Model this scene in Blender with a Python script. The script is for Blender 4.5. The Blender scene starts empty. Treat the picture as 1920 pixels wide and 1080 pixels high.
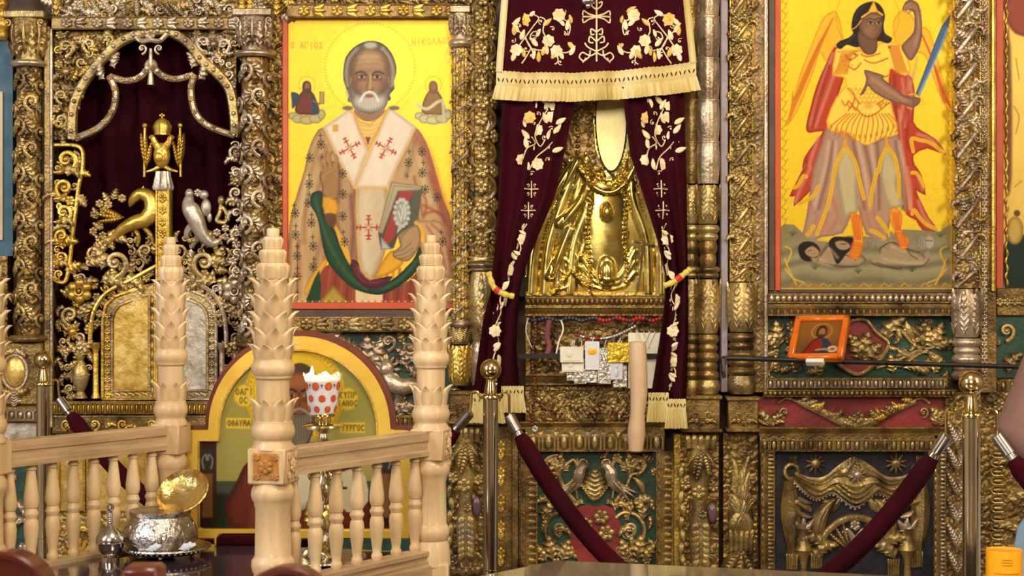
import bpy, bmesh, math, random
import numpy as np
from mathutils import Vector, Matrix

# ---------------------------------------------------------------- camera, world, lights, exposure
K = 0.00034            # metres per photo pixel and per metre of distance
EYE = 1.25             # camera height
scene = bpy.context.scene
COL = scene.collection
cam_d = bpy.data.cameras.new('camera')
cam = bpy.data.objects.new('camera', cam_d)
COL.objects.link(cam)
cam.location = (0, 0, EYE)
cam.rotation_euler = (math.pi / 2, 0, 0)
cam_d.sensor_width = 36.0
cam_d.lens = 36.0 / (1920 * K)
cam_d.clip_start = 0.05
cam_d.dof.use_dof = True
cam_d.dof.focus_distance = 4.25
cam_d.dof.aperture_fstop = 8.0
scene.camera = cam

world = bpy.data.worlds.new('world')
scene.world = world
world.use_nodes = True
wb = world.node_tree.nodes['Background']
wb.inputs[0].default_value = (1.0, 0.86, 0.68, 1)
wb.inputs[1].default_value = 0.05


def area(name, loc, target, sx, sy, power, col):
    l = bpy.data.lights.new(name, 'AREA')
    l.shape = 'RECTANGLE'
    l.size, l.size_y = sx, sy
    l.energy = power
    l.color = col
    o = bpy.data.objects.new(name, l)
    COL.objects.link(o)
    o.location = loc
    o.rotation_euler = (Vector(target) - Vector(loc)).to_track_quat('-Z', 'Y').to_euler()
    return o


area('assumed_light_left', (-4.0, 0.9, 3.0), (0.2, 5, 1.2), 1.3, 2.2, 175, (0.80, 0.87, 1.0))  # unseen area light, no window built; cool daylight assumed from the bluish highlights
area('assumed_light_back', (-0.75, -2.4, 2.9), (-0.1, 5, 1.3), 1.7, 1.5, 120, (1.0, 0.93, 0.80))  # stands in for an assumed, unseen window; placed to reflect in the bishop icon
area('added_light_right', (4.0, 0.6, 3.0), (0.2, 5, 1.2), 1.2, 2.0, 120, (1.0, 0.90, 0.74))  # unseen warm area light, added to light the screen; the wall behind is solid
area('warm_fill_light', (0.4, 2.2, 3.3), (0.2, 4.9, 0.7), 0.8, 0.8, 50, (1.0, 0.87, 0.68))  # unseen warm overhead lamp, added and aimed to brighten the lower panels

vs = scene.view_settings
vs.view_transform = 'Standard'
vs.look = 'None'
vs.gamma = 1.0
vs.use_curve_mapping = False
vs.exposure = 0.28

# ---------------------------------------------------------------- helpers
random.seed(7)
rng = np.random.default_rng(7)
R = math.radians
WL = {}


def px(x, y, d):
    """photo pixel at distance d -> world point"""
    return Vector(((x - 960) * K * d, d, EYE + (540 - y) * K * d))


class MB:
    """collects vertices and faces; local axes: X right, Y away from the viewer, Z up"""
    def __init__(s):
        s.v, s.f, s.n = [], [], 0

    def add(s, v, f):
        v = np.asarray(v, float).reshape(-1, 3)
        s.v.append(v)
        n = s.n
        s.f.extend([tuple(i + n for i in q) for q in f])
        s.n += len(v)
        return s

    def verts(s):
        return np.concatenate(s.v) if s.v else np.zeros((0, 3))

    def merge(s, o, M=None):
        v = o.verts()
        if M is not None:
            A = np.array(M)
            v = v @ A[:3, :3].T + A[:3, 3]
        return s.add(v, o.f)

    def grid(s, P):
        nu, nv = P.shape[:2]
        f = []
        for i in range(nu - 1):
            for j in range(nv - 1):
                a = i * nv + j
                f.append((a, a + 1, a + nv + 1, a + nv))
        return s.add(P.reshape(-1, 3), f)

    def tube(s, pts, r, n=6, fy=1.0, cap=True):
        P = np.asarray(pts, float)
        m = len(P)
        r = np.broadcast_to(np.asarray(r, float), (m,))
        T = np.gradient(P, axis=0)
        T /= np.linalg.norm(T, axis=1)[:, None] + 1e-12
        N = np.zeros_like(P)
        ref = np.array([0, 1.0, 0]) if abs(T[0][1]) < .9 else np.array([1.0, 0, 0])
        nn = np.cross(T[0], ref)
        for i in range(m):
            nn = nn - T[i] * nn.dot(T[i])
            nn /= np.linalg.norm(nn) + 1e-12
            N[i] = nn
        B = np.cross(T, N)
        a = np.arange(n) * 2 * np.pi / n
        ring = np.cos(a)[None, :, None] * N[:, None, :] + np.sin(a)[None, :, None] * B[:, None, :] * fy
        V = P[:, None, :] + r[:, None, None] * ring
        f = []
        for i in range(m - 1):
            for j in range(n):
                k = (j + 1) % n
                f.append((i * n + j, i * n + k, (i + 1) * n + k, (i + 1) * n + j))
        if cap:
            f.append(tuple(range(n))[::-1])
            f.append(tuple((m - 1) * n + j for j in range(n)))
        return s.add(V.reshape(-1, 3), f)

    def lathe(s, prof, n=24, c=(0, 0, 0), lobe=None, cap=True):
        """prof: (radius, z) from top to bottom; lobe(angle, i) scales the radius"""
        m = len(prof)
        V = np.zeros((m, n, 3))
        for i, (r, z) in enumerate(prof):
            for j in range(n):
                a = 2 * np.pi * j / n
                k = r * (lobe(a, i) if lobe else 1)
                V[i, j] = (c[0] + k * math.sin(a), c[1] - k * math.cos(a), c[2] + z)
        f = []
        for i in range(m - 1):
            for j in range(n):
                k = (j + 1) % n
                f.append((i * n + j, (i + 1) * n + j, (i + 1) * n + k, i * n + k))
        if cap:
            f.append(tuple(range(n)))
            f.append(tuple((m - 1) * n + j for j in range(n))[::-1])
        return s.add(V.reshape(-1, 3), f)

    def ball(s, c, r, nu=8, nv=10):
        r = np.broadcast_to(np.asarray(r, float), (3,))
        prof = [(max(math.sin(math.pi * i / nu), 1e-4), math.cos(math.pi * i / nu)) for i in range(nu + 1)]
        o = MB().lathe(prof, nv, cap=False)
        return s.add(o.verts() * r + np.asarray(c, float), o.f)

    def box(s, lo, hi, bev=0.0):
        lo, hi = np.asarray(lo, float), np.asarray(hi, float)
        if bev <= 0:
            V = [(x, y, z) for x in (lo[0], hi[0]) for y in (lo[1], hi[1]) for z in (lo[2], hi[2])]
            return s.add(V, [(0, 1, 3, 2), (4, 6, 7, 5), (0, 4, 5, 1), (2, 3, 7, 6), (0, 2, 6, 4), (1, 5, 7, 3)])
        b = min(bev, .45 * float((hi - lo).min()))
        bm = bmesh.new()
        for i in range(8):
            c = [hi[k] if (i >> k) & 1 else lo[k] for k in range(3)]
            for k in range(3):
                q = list(c)
                for j in range(3):
                    if j != k:
                        q[j] += -b if (i >> j) & 1 else b
                bm.verts.new(q)
        bmesh.ops.convex_hull(bm, input=bm.verts)
        bmesh.ops.dissolve_limit(bm, angle_limit=.01, verts=bm.verts, edges=bm.edges)
        bm.verts.ensure_lookup_table()
        bm.verts.index_update()
        s.add([v.co[:] for v in bm.verts], [tuple(v.index for v in q.verts) for q in bm.faces])
        bm.free()
        return s

    def extrude(s, poly, y0, y1):
        """poly: (x, z) outline, extruded between y0 (front) and y1"""
        n = len(poly)
        V = [(x, y0, z) for x, z in poly] + [(x, y1, z) for x, z in poly]
        f = [tuple(range(n)), tuple(range(n, 2 * n))[::-1]]
        for i in range(n):
            k = (i + 1) % n
            f.append((i, i + n, k + n, k))
        return s.add(V, f)


def p3(x, y, h=0.0):
    return (x, -h, -y)


def to_mesh(mb, name, sharp=38):
    me = bpy.data.meshes.new(name)
    me.from_pydata(mb.verts().tolist(), [], mb.f)
    me.polygons.foreach_set('use_smooth', np.ones(len(me.polygons), bool))
    try:
        me.set_sharp_from_angle(angle=R(sharp))
    except Exception:
        pass
    return me


def tag(o, label=None, cat=None, group=None, kind=None):
    if label: o['label'] = label
    if cat: o['category'] = cat
    if group: o['group'] = group
    if kind: o['kind'] = kind
    return o


def link(o, wl, parent=None):
    COL.objects.link(o)
    wl = Vector(wl)
    if parent is not None:
        o.parent = parent
        o.location = wl - WL[parent.name]
    else:
        o.location = wl
    WL[o.name] = wl
    return o


def thing(name, label, cat, loc, group=None, kind=None):
    o = bpy.data.objects.new(name, None)
    o.empty_display_size = .05
    link(o, loc)
    return tag(o, label, cat, group, kind)


def obj(name, mb, mat, parent=None, d=None, sharp=38):
    """mb in world metres (d None) or in photo pixels through p3() on the plane at distance d"""
    v = mb.verts()
    if d is not None:
        s = K * d
        v = np.stack([(v[:, 0] - 960) * s, d + v[:, 1] * s, EYE + (540 + v[:, 2]) * s], 1)
    lo, hi = v.min(0), v.max(0)
    c = (lo + hi) / 2
    if parent is None:
        c[2] = lo[2]
    m2 = MB()
    m2.v, m2.f, m2.n = [v - c], mb.f, len(v)
    me = to_mesh(m2, name, sharp)
    me.materials.append(mat)
    o = bpy.data.objects.new(name, me)
    return link(o, c, parent)


TM = {}


def template(key, mb, sharp=50):
    me = to_mesh(mb, key, sharp)
    me.materials.append(None)
    TM[key] = me


def inst(key, name, x, y, d, mat, parent, s=10, ang=0, sx=None, sy=None, h=0, phi=0, flip=False):
    """one carved piece from a unit template: pixel position, size in pixels, angle in the wall plane (degrees, counter-clockwise)"""
    o = bpy.data.objects.new(name, TM[key])
    o.material_slots[0].link = 'OBJECT'
    o.material_slots[0].material = mat
    k = K * d
    sx = s if sx is None else sx
    sy = s if sy is None else sy
    o.scale = (sx * k * (-1 if flip else 1), sy * k, s * k)
    o.rotation_euler = (0, -R(ang), R(phi))
    w = px(x, y, d)
    w.y = d - h * k
    return link(o, w, parent)


# ---------------------------------------------------------------- materials
def srgb(r, g, b):
    return tuple(((c / 255) / 12.92 if c <= 10 else ((c / 255 + .055) / 1.055) ** 2.4) for c in (r, g, b)) + (1,)


def new_mat(name):
    m = bpy.data.materials.new(name)
    m.use_nodes = True
    nt = m.node_tree
    b = nt.nodes['Principled BSDF']
    return m, nt, b


def mat(name, cols, rough=.5, metal=0.0, nscale=6.0, bump=0.0, bscale=90.0, coat=0.0, stretch=None, detail=5.0, spec=None, sheen=0.0, rvar=.12, trans=0.0):
    """procedural material: noise through a colour ramp, plus fine bump"""
    m, nt, b = new_mat(name)
    N, L = nt.nodes, nt.links
    geo = N.new('ShaderNodeNewGeometry')
    mp = N.new('ShaderNodeMapping')
    L.new(geo.outputs['Position'], mp.inputs[0])
    if stretch: mp.inputs['Scale'].default_value = stretch
    nz = N.new('ShaderNodeTexNoise')
    nz.inputs['Scale'].default_value = nscale
    nz.inputs['Detail'].default_value = detail
    nz.inputs['Roughness'].default_value = .62
    L.new(mp.outputs[0], nz.inputs['Vector'])
    rp = N.new('ShaderNodeValToRGB')
    cr = rp.color_ramp
    n = len(cols)
    while len(cr.elements) < n: cr.elements.new(.5)
    for i, c in enumerate(cols):
        cr.elements[i].position = .5 if n == 1 else .30 + .40 * i / (n - 1)
        cr.elements[i].color = srgb(*c)
    L.new(nz.outputs[0], rp.inputs[0])
    L.new(rp.outputs[0], b.inputs['Base Color'])
    mr = N.new('ShaderNodeMapRange')
    mr.inputs[1].default_value, mr.inputs[2].default_value = .3, .7
    mr.inputs[3].default_value, mr.inputs[4].default_value = max(.02, rough - rvar), min(1, rough + rvar)
    n2 = N.new('ShaderNodeTexNoise')
    n2.inputs['Scale'].default_value = nscale * 3.1
    n2.inputs['Detail'].default_value = 3
    L.new(geo.outputs['Position'], n2.inputs['Vector'])
    L.new(n2.outputs[0], mr.inputs[0])
    L.new(mr.outputs[0], b.inputs['Roughness'])
    b.inputs['Metallic'].default_value = metal
    if spec is not None: b.inputs['Specular IOR Level'].default_value = spec
    if coat: 
        b.inputs['Coat Weight'].default_value = coat
        b.inputs['Coat Roughness'].default_value = .08
    if sheen:
        b.inputs['Sheen Weight'].default_value = sheen
        b.inputs['Sheen Roughness'].default_value = .35
        b.inputs['Sheen Tint'].default_value = (.9, .25, .3, 1)
    if trans: b.inputs['Transmission Weight'].default_value = trans
    if bump:
        n3 = N.new('ShaderNodeTexNoise')
        n3.inputs['Scale'].default_value = bscale
        n3.inputs['Detail'].default_value = 4
        L.new(mp.outputs[0], n3.inputs['Vector'])
        bp = N.new('ShaderNodeBump')
        bp.inputs['Strength'].default_value = bump
        bp.inputs['Distance'].default_value = .004
        L.new(n3.outputs[0], bp.inputs['Height'])
        L.new(bp.outputs[0], b.inputs['Normal'])
    return m


M = {}
M['gild'] = mat('aged_gilding', [(80, 62, 38), (136, 113, 70), (184, 156, 94), (160, 143, 114)], .34, .66, 9, .55, 110)
M['gild_brown'] = mat('brown_gilding', [(64, 47, 27), (110, 85, 47), (150, 119, 63), (110, 92, 65)], .34, .62, 10, .55, 110)
M['gild_silver'] = mat('silvered_gilding', [(104, 86, 66), (152, 130, 104), (194, 174, 144), (180, 164, 148)], .32, .66, 8, .5, 100)
M['gild_bright'] = mat('bright_gilding', [(142, 108, 40), (198, 160, 66), (228, 194, 102)], .32, .72, 9, .55, 90)
M['gold_sheet'] = mat('gold_sheet_metal', [(176, 152, 74), (212, 188, 104), (232, 214, 140)], .25, .97, 4, .06, 60)
M['silver_leaf'] = mat('tarnished_silver_leaf', [(150, 138, 120), (190, 180, 160), (214, 204, 188)], .35, .6, 14, .35, 70)
M['gold_leaf'] = mat('mottled_gold_leaf', [(168, 130, 48), (208, 172, 84), (226, 196, 118)], .35, .6, 14, .35, 70)
M['wood_back'] = mat('dark_carcass_wood', [(40, 26, 14), (66, 44, 22), (92, 64, 30)], .6, .1, 8, .4, 60)
M['gap'] = mat('near_black_wood', [(20, 14, 10), (34, 24, 16)], .7, 0, 8)
M['green'] = mat('dark_green_paint', [(18, 44, 30), (26, 62, 44), (36, 76, 56)], .5, .0, 10, .3)
M['red'] = mat('dark_red_paint', [(96, 26, 26), (130, 38, 36), (146, 52, 44)], .5, 0, 8, .3)
M['night'] = mat('blue_black_paint', [(20, 22, 30), (32, 32, 40), (44, 42, 46)], .5, 0, 8, .3)
M['teal'] = mat('teal_paint', [(46, 80, 92), (62, 100, 112)], .6, 0, 7)
M['velvet'] = mat('burgundy_velvet', [(44, 6, 13), (60, 8, 18)], .9, 0, 5, .2, 300, sheen=.04, spec=.08)
M['velvet_dark'] = mat('dark_plum_velvet', [(26, 4, 8), (44, 6, 13)], .9, 0, 4, spec=.05)
M['thread'] = mat('cream_embroidery_thread', [(206, 176, 120), (232, 208, 160), (240, 222, 186)], .55, .1, 30, .5, 300)
M['thread_gold'] = mat('gold_embroidery_thread', [(190, 150, 60), (222, 186, 96)], .5, .25, 30, .5, 300)
M['fringe'] = mat('cream_fringe', [(176, 150, 78), (204, 182, 116), (222, 206, 158)], .7, 0, 9, .6, 260, stretch=(1, 1, .12))
M['wood'] = mat('pale_turned_wood', [(180, 147, 102), (204, 174, 128), (220, 196, 154)], .45, 0, 5, .12, 120, stretch=(3, 3, .35), coat=.12)
M['wood_rail'] = mat('pale_rail_wood', [(146, 118, 84), (172, 144, 106), (190, 164, 126)], .5, 0, 7, .12, 120, stretch=(.6, .6, 9), coat=.1)
M['wood_carved'] = mat('amber_carved_wood', [(150, 96, 34), (186, 128, 52)], .5, 0, 20, .3, 100)
M['brass'] = mat('polished_brass', [(204, 178, 116), (220, 198, 142)], .13, 1, 5, 0, rvar=.05)
M['chrome_brass'] = mat('pale_polished_brass', [(214, 204, 176), (228, 220, 196)], .17, 1, 3, rvar=.04)
M['steel'] = mat('brushed_steel', [(150, 146, 138), (176, 172, 164)], .28, 1, 4)
M['silver'] = mat('chased_silver', [(178, 172, 164), (206, 200, 192)], .2, 1, 20, .9, 95)
M['silver_plain'] = mat('polished_silver', [(188, 184, 180), (206, 202, 200)], .12, 1, 5)
M['gold_bowl'] = mat('gilt_lid_inside', [(200, 170, 96), (230, 206, 140)], .26, .95, 12, .8, 60)
M['pale_gold'] = mat('pale_smooth_gold', [(226, 206, 140), (238, 222, 164)], .3, .6, 3, .05, 30)
M['iron'] = mat('dark_iron', [(38, 34, 32), (58, 54, 52)], .45, .7, 8)
M['lilac'] = mat('grey_lilac_strip', [(132, 120, 128), (160, 146, 150)], .55, .1, 12, .3)
M['orange'] = mat('orange_frame_paint', [(176, 66, 24), (196, 80, 32)], .45, 0, 5, coat=.15)
M['oxide'] = mat('oxblood_paint', [(92, 34, 14), (112, 44, 20)], .45, 0, 6)
M['darkframe'] = mat('dark_frame_wood', [(62, 44, 34), (88, 66, 50)], .5, 0, 9, .2)
M['goldpaint'] = mat('gold_painted_board', [(210, 168, 50), (226, 186, 70)], .4, .25, 4, .1)
M['honey'] = mat('honey_orange_wood', [(196, 92, 14), (218, 112, 22)], .3, 0, 5, coat=.4, stretch=(1, 1, 6))
M['wax'] = mat('cream_wax', [(190, 158, 118), (208, 178, 140)], .5, 0, 6)
M['paper'] = mat('cream_card', [(206, 196, 170), (226, 218, 196)], .6, 0, 9)
M['plate'] = mat('stamped_tin', [(190, 184, 168), (216, 210, 196)], .26, .75, 30, .9, 90)
M['plate_gold'] = mat('stamped_brass_foil', [(206, 170, 40), (226, 196, 70)], .28, .6, 30, .9, 90)
M['chairwood'] = mat('red_brown_chair_wood', [(74, 26, 16), (96, 36, 22)], .35, 0, 4, stretch=(1, 1, 5), coat=.2)
M['glasstop'] = mat('dark_glossy_tabletop', [(58, 44, 50), (74, 58, 62)], .06, 0, 2, spec=.9, coat=.5, rvar=.02)
M['casetop'] = mat('smoky_glass_top', [(112, 98, 76), (136, 120, 96)], .07, .15, 2, spec=.9, coat=.5, rvar=.02)
M['stone'] = mat('floor_stone', [(110, 96, 84), (140, 124, 108)], .4, 0, 2, .1)
M['beads_red'] = mat('red_glass_beads', [(120, 18, 14), (170, 36, 24)], .2, 0, 40)
M['beads_dark'] = mat('dark_beads', [(30, 26, 36), (70, 66, 80)], .2, .2, 40)
M['beads_wood'] = mat('brown_rosary_beads', [(82, 38, 20), (110, 54, 28)], .35, 0, 40)
M['ribbon'] = mat('faded_purple_ribbon', [(96, 44, 52), (130, 66, 70)], .7, 0, 20)
M['white'] = mat('white_card', [(196, 196, 198), (214, 214, 216)], .5, 0, 9)
M['tie'] = mat('yellow_braid', [(206, 178, 60), (228, 204, 96)], .6, 0, 60, .5, 300)
M['tie_red'] = mat('red_braid', [(176, 34, 20), (200, 50, 30)], .6, 0, 60)
M['jar'] = mat('orange_yellow_plastic', [(236, 158, 10), (244, 172, 20)], .25, 0, 3, coat=.3)
M['jarprint'] = mat('brown_print', [(150, 90, 20)], .5)
M['skin'] = mat('skin', [(176, 124, 100), (196, 144, 120)], .5, 0, 5)
M['shirt'] = mat('dusty_pink_cloth', [(120, 86, 76), (140, 104, 92)], .8, 0, 6)
M['trouser'] = mat('pale_blue_cloth', [(150, 180, 206), (172, 200, 222)], .8, 0, 6)
M['hair'] = mat('dark_brown_hair', [(40, 26, 18), (60, 40, 28)], .6, 0, 20)
M['amethyst'] = mat('lilac_glass_cabochon', [(92, 66, 78), (116, 88, 100)], .12, .1, 4, coat=.4)
M['plaster'] = mat('warm_plaster', [(186, 166, 138), (206, 188, 160)], .8, 0, 3, .1)



def carved_ground(name, cols, scale=70.0):
    m = mat(name, cols, .36, .62, 9, .5, 110)
    nt = m.node_tree
    N, L = nt.nodes, nt.links
    geo = [n for n in N if n.type == 'NEW_GEOMETRY'][0]
    wn = N.new('ShaderNodeTexNoise'); wn.inputs['Scale'].default_value = 30
    L.new(geo.outputs['Position'], wn.inputs['Vector'])
    ad = N.new('ShaderNodeVectorMath'); ad.operation = 'MULTIPLY_ADD'
    ad.inputs[1].default_value = (.03, .03, .03)
    L.new(wn.outputs['Color'], ad.inputs[0]); L.new(geo.outputs['Position'], ad.inputs[2])
    vo = N.new('ShaderNodeTexVoronoi'); vo.feature = 'SMOOTH_F1'; vo.inputs['Scale'].default_value = scale
    L.new(ad.outputs[0], vo.inputs['Vector'])
    bp = N.new('ShaderNodeBump'); bp.invert = True
    bp.inputs['Strength'].default_value = 1.0; bp.inputs['Distance'].default_value = .010
    L.new(vo.outputs['Distance'], bp.inputs['Height'])
    old = [n for n in N if n.type == 'BUMP' and n != bp][0]
    L.new(bp.outputs[0], old.inputs['Normal'])
    return m


M['ground'] = carved_ground('carved_gilded_ground', [(64, 47, 27), (110, 85, 47), (150, 119, 63), (110, 92, 65)])
M['ground_gold'] = carved_ground('carved_bright_ground', [(90, 70, 34), (142, 114, 54), (182, 152, 82), (128, 108, 80)])

# ---------------------------------------------------------------- carved templates (unit size)


def leaf_mb(W=.5, lobes=4, bend=0.0, curl=.12, nu=15, depth=.16, cut=.42):
    us = np.linspace(0, 1, nu)
    vs_ = np.array([-1, -.62, -.22, 0, .22, .62, 1])
    ang = bend * us
    ds = 1 / (nu - 1)
    ax = np.concatenate([[0], np.cumsum(np.sin(ang[1:]) * ds)])
    az = np.concatenate([[0], np.cumsum(np.cos(ang[1:]) * ds)])
    P = np.zeros((nu, 7, 3))
    for i, u in enumerate(us):
        ph = (u * lobes) % 1
        lob = 1 - cut * (abs(ph - .45) / .55 if ph > .45 else (.45 - ph) / .45) if lobes else 1
        w = W / 2 * (math.sin(math.pi * min(1, .08 + u * .92) ** .75) ** .8) * lob + .012
        ridge = math.cos(2 * math.pi * (u * lobes - .3)) * .03 if lobes else 0
        tx, tz = math.sin(ang[i]), math.cos(ang[i])
        for j, v in enumerate(vs_):
            h = depth * (math.sin(math.pi * (.12 + .8 * u))) * (1 - .75 * abs(v) ** 2.2) + ridge * (1 - abs(abs(v) - .6)) + curl * u ** 3
            if j == 3: h -= .045 * (1 - u)
            if abs(v) == 1: h = -.04 + curl * u ** 3 * .7
            lift = (.20 if lobes else .10) * abs(v) * (1 - .8 * u)
            P[i, j] = (ax[i] + w * v * tz + lift * tx, -h, az[i] - w * v * tx + lift * tz)
    return MB().grid(P)


template('acanthus', leaf_mb(.80, 4, 0, .14, nu=19, cut=.55, depth=.2))
template('acanthus_curl', leaf_mb(.62, 4, 1.5, .18, nu=19, cut=.5, depth=.2))
template('acanthus_hook', leaf_mb(.50, 4, 2.6, .2, nu=19, cut=.45, depth=.2))
template('leaf', leaf_mb(.42, 0, 0, .05, nu=9))
template('leaf_bend', leaf_mb(.34, 0, 1.1, .05, nu=10))
template('frond', leaf_mb(.44, 9, .35, .08, nu=28, cut=.3))
template('palm', leaf_mb(.80, 7, 0, .16, nu=22, cut=.35))


def spiral_pts(turns, r0=1.0, r1=.16, a0=-90, n=34, z0=0):
    t = np.linspace(0, 1, n)
    a = R(a0) + t * turns * 2 * np.pi
    r = r0 * (r1 / r0) ** (t ** .85)
    return np.stack([r * np.cos(a), -.1 - .25 * t, r * np.sin(a)], 1)


def scroll_mb(turns=1.45, thick=.17, n=32, fy=.9):
    p = spiral_pts(turns, n=n)
    m = MB().tube(p, np.linspace(thick * 1.25, thick * .7, n), 7, fy)
    m.ball((0, -.3, 0), (.24, .26, .24), 6, 8)
    return m


template('scroll', scroll_mb())
template('scroll_thin', scroll_mb(1.25, .09, 28))


def rosette_mb(n=6, r=.5, inner=.3, petal=.34, rise=.2):
    m = MB()
    lf = leaf_mb(petal / .5 * .62, 0, 0, .1, nu=6, depth=.22)
    for i in range(n):
        m.merge(lf, Matrix.Rotation(-2 * math.pi * i / n, 4, 'Y') @ Matrix.Translation((0, -.03, .08)) @ Matrix.Diagonal((.42 * 3.6 / n ** .5, .6, .42, 1)).to_4x4())
    m.ball((0, -.12, 0), (inner * .55, .14, inner * .55), 5, 8)
    return m


def button_mb(n=6):
    m = MB()
    for i in range(n):
        a = 2 * math.pi * i / n
        m.ball((.29 * math.sin(a), -.08, .29 * math.cos(a)), (.19, .13, .19), 5, 8)
    m.tube([(.15 * math.sin(a), -.17, .15 * math.cos(a)) for a in np.linspace(0, 2 * math.pi, 13)], .05, 5)
    m.ball((0, -.16, 0), (.09, .10, .09), 4, 7)
    return m


template('rosette', button_mb())
template('daisy', rosette_mb(10, petal=.2, inner=.42))
template('bead', MB().ball((0, 0, 0), .5, 6, 8))


def rose_mb():
    m = MB()
    lf = leaf_mb(1.05, 0, 0, .02, nu=6, depth=.14)
    for k, (rad, n, o) in enumerate(((.50, 7, 0), (.34, 5, .4))):
        for i in range(n):
            m.merge(lf, Matrix.Rotation(-2 * math.pi * (i + o) / n, 4, 'Y') @ Matrix.Translation((0, -.05 * k, 0)) @ Matrix.Diagonal((rad, rad, rad, 1)).to_4x4())
    m.ball((0, -.1, 0), (.14, .08, .14), 5, 8)
    return m


template('rose', rose_mb())


def tongue_mb():
    """egg-and-tongue unit: an arched, hollowed leaf with a raised lip"""
    m = MB()
    a = np.linspace(np.pi, 0, 9)
    rim = [(-.42, -.08, -.5)] + [(.42 * math.cos(t), -.16, .1 + .38 * math.sin(t)) for t in a] + [(.42, -.08, -.5)]
    m.tube(rim, .09, 5)
    m.ball((0, -.05, -.08), (.24, .2, .42), 6, 8)
    return m


template('tongue', tongue_mb())
template('dart', MB().lathe([(.02, .5), (.16, .3), (.22, 0), (.16, -.3), (.02, -.5)], 6))


def flutes_mb(n=5):
    m = MB()
    for i in range(n):
        x = -.5 + (i + .5) / n
        m.tube([(x, 0, -.5), (x, -.05, 0), (x * 1.1, -.1, .42), (x * 1.14, -.08, .5)], [.5 / n, .55 / n, .56 / n, .3 / n], 6)
    return m


template('flutes', flutes_mb())


def shell_mb():
    m = MB()
    for i in range(7):
        a = R(-62 + 124 * i / 6)
        m.tube([(0, -.05, 0), (.5 * math.sin(a), -.16, .5 * math.cos(a)), (.95 * math.sin(a), -.10, .95 * math.cos(a))], [.05, .10, .14], 6)
    m.ball((0, -.1, 0), .14, 5, 8)
    return m


template('shell', shell_mb())


def swag_pts(x0, y0, x1, y1, sag, n=18, h=4):
    t = np.linspace(0, 1, n)
    return [p3(x0 + (x1 - x0) * q, y0 + (y1 - y0) * q + sag * 4 * q * (1 - q), h) for q in t]


def smooth_pts(pts, n=8, closed=False):
    """Catmull-Rom through the points"""
    P = np.asarray(pts, float)
    m = len(P)
    out = []
    rngi = range(m) if closed else range(m - 1)
    for i in rngi:
        if closed:
            a, b, c, d = P[(i - 1) % m], P[i], P[(i + 1) % m], P[(i + 2) % m]
        else:
            a, b, c, d = P[max(i - 1, 0)], P[i], P[i + 1], P[min(i + 2, m - 1)]
        for k in range(n):
            t = k / n
            out.append(.5 * ((2 * b) + (-a + c) * t + (2 * a - 5 * b + 4 * c - d) * t * t + (-a + 3 * b - 3 * c + d) * t ** 3))
    if not closed: out.append(P[-1])
    return np.array(out)


def curve(pts, h=4, n=6):
    """smoothed pixel path -> 3-D points"""
    q = smooth_pts([(p[0], p[1], (p[2] if len(p) > 2 else h)) for p in pts], n)
    return [p3(*v) for v in q]


def moulding(x0, x1, y0, y1, prof, vertical=False):
    """prof: (t across 0..1, relief px); runs along x (or along y when vertical)"""
    m = MB()
    n = len(prof)
    V = []
    for e in (0, 1):
        for t, h in prof:
            if vertical: V.append(p3(x0 + (x1 - x0) * t, y1 if e else y0, h))
            else: V.append(p3(x1 if e else x0, y0 + (y1 - y0) * t, h))
    f = [(i, i + 1, n + i + 1, n + i) for i in range(n - 1)]
    f += [tuple(range(n)), tuple(range(n, 2 * n))[::-1], (0, n, 2 * n - 1, n - 1)]
    return m.add(V, f)


OVOLO = [(0, 0), (0, 3), (.12, 3), (.14, 8), (.3, 11), (.5, 9), (.7, 5), (.86, 4), (.88, 7), (1, 7), (1, 0)]
FLAT = [(0, 0), (0, 6), (.1, 7), (.12, 4), (.88, 4), (.9, 7), (1, 6), (1, 0)]
CYMA = [(0, 0), (0, 10), (.2, 10), (.25, 7), (.45, 6), (.65, 3), (.8, 2), (.82, 4), (1, 4), (1, 0)]
ROUND = [(0, 0)] + [(.5 - .5 * math.cos(math.pi * i / 8), 1 + 7 * math.sin(math.pi * i / 8)) for i in range(9)] + [(1, 0)]


def fill(t, poly, m, d, s=26, h=3, gap=.62, n=400, kinds=('acanthus_hook', 'acanthus_curl', 'scroll_s', 'acanthus', 'rosette_s'), flow=None):
    """carved leaves and scrolls scattered evenly inside an outline"""
    P = np.asarray(poly, float)
    lo, hi = P.min(0), P.max(0)
    done = []
    for _ in range(n):
        x, y = random.uniform(lo[0], hi[0]), random.uniform(lo[1], hi[1])
        ins = False
        for a, b in zip(P, np.roll(P, -1, 0)):
            if (a[1] > y) != (b[1] > y) and x < (b[0] - a[0]) * (y - a[1]) / (b[1] - a[1]) + a[0]: ins = not ins
        if not ins or any((x - q[0]) ** 2 + (y - q[1]) ** 2 < (gap * s) ** 2 for q in done): continue
        done.append((x, y))
        k = random.choice(kinds)
        mm = random.choice(m) if isinstance(m, (list, tuple)) else m
        a = (flow(x, y) if flow else 0) + random.uniform(-180, 180) * (.35 if flow else 1)
        f = random.random() < .5
        if k == 'scroll_s': inst('scroll', 'scroll', x, y, d, mm, t, s=s * .36, h=h, ang=a, flip=f)
        elif k == 'rosette_s': inst('rosette', 'rosette', x, y, d, mm, t, s=s * .72, h=h + 2, ang=a)
        else: inst(k, 'leaf', x, y, d, mm, t, s=s * random.uniform(.85, 1.15), h=h, ang=a, flip=f)
# ---------------------------------------------------------------- the room
def wbox(lo, hi, bev=0):
    return MB().box(lo, hi, bev)


tag(obj('floor', wbox((-4.2, -2.6, -.1), (4.2, 5.35, 0)), M['stone']), kind='structure')
tag(obj('wall_back', wbox((-4.2, 5.13, 0), (4.2, 5.3, 3.9)), M['wood_back']), kind='structure')


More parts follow.
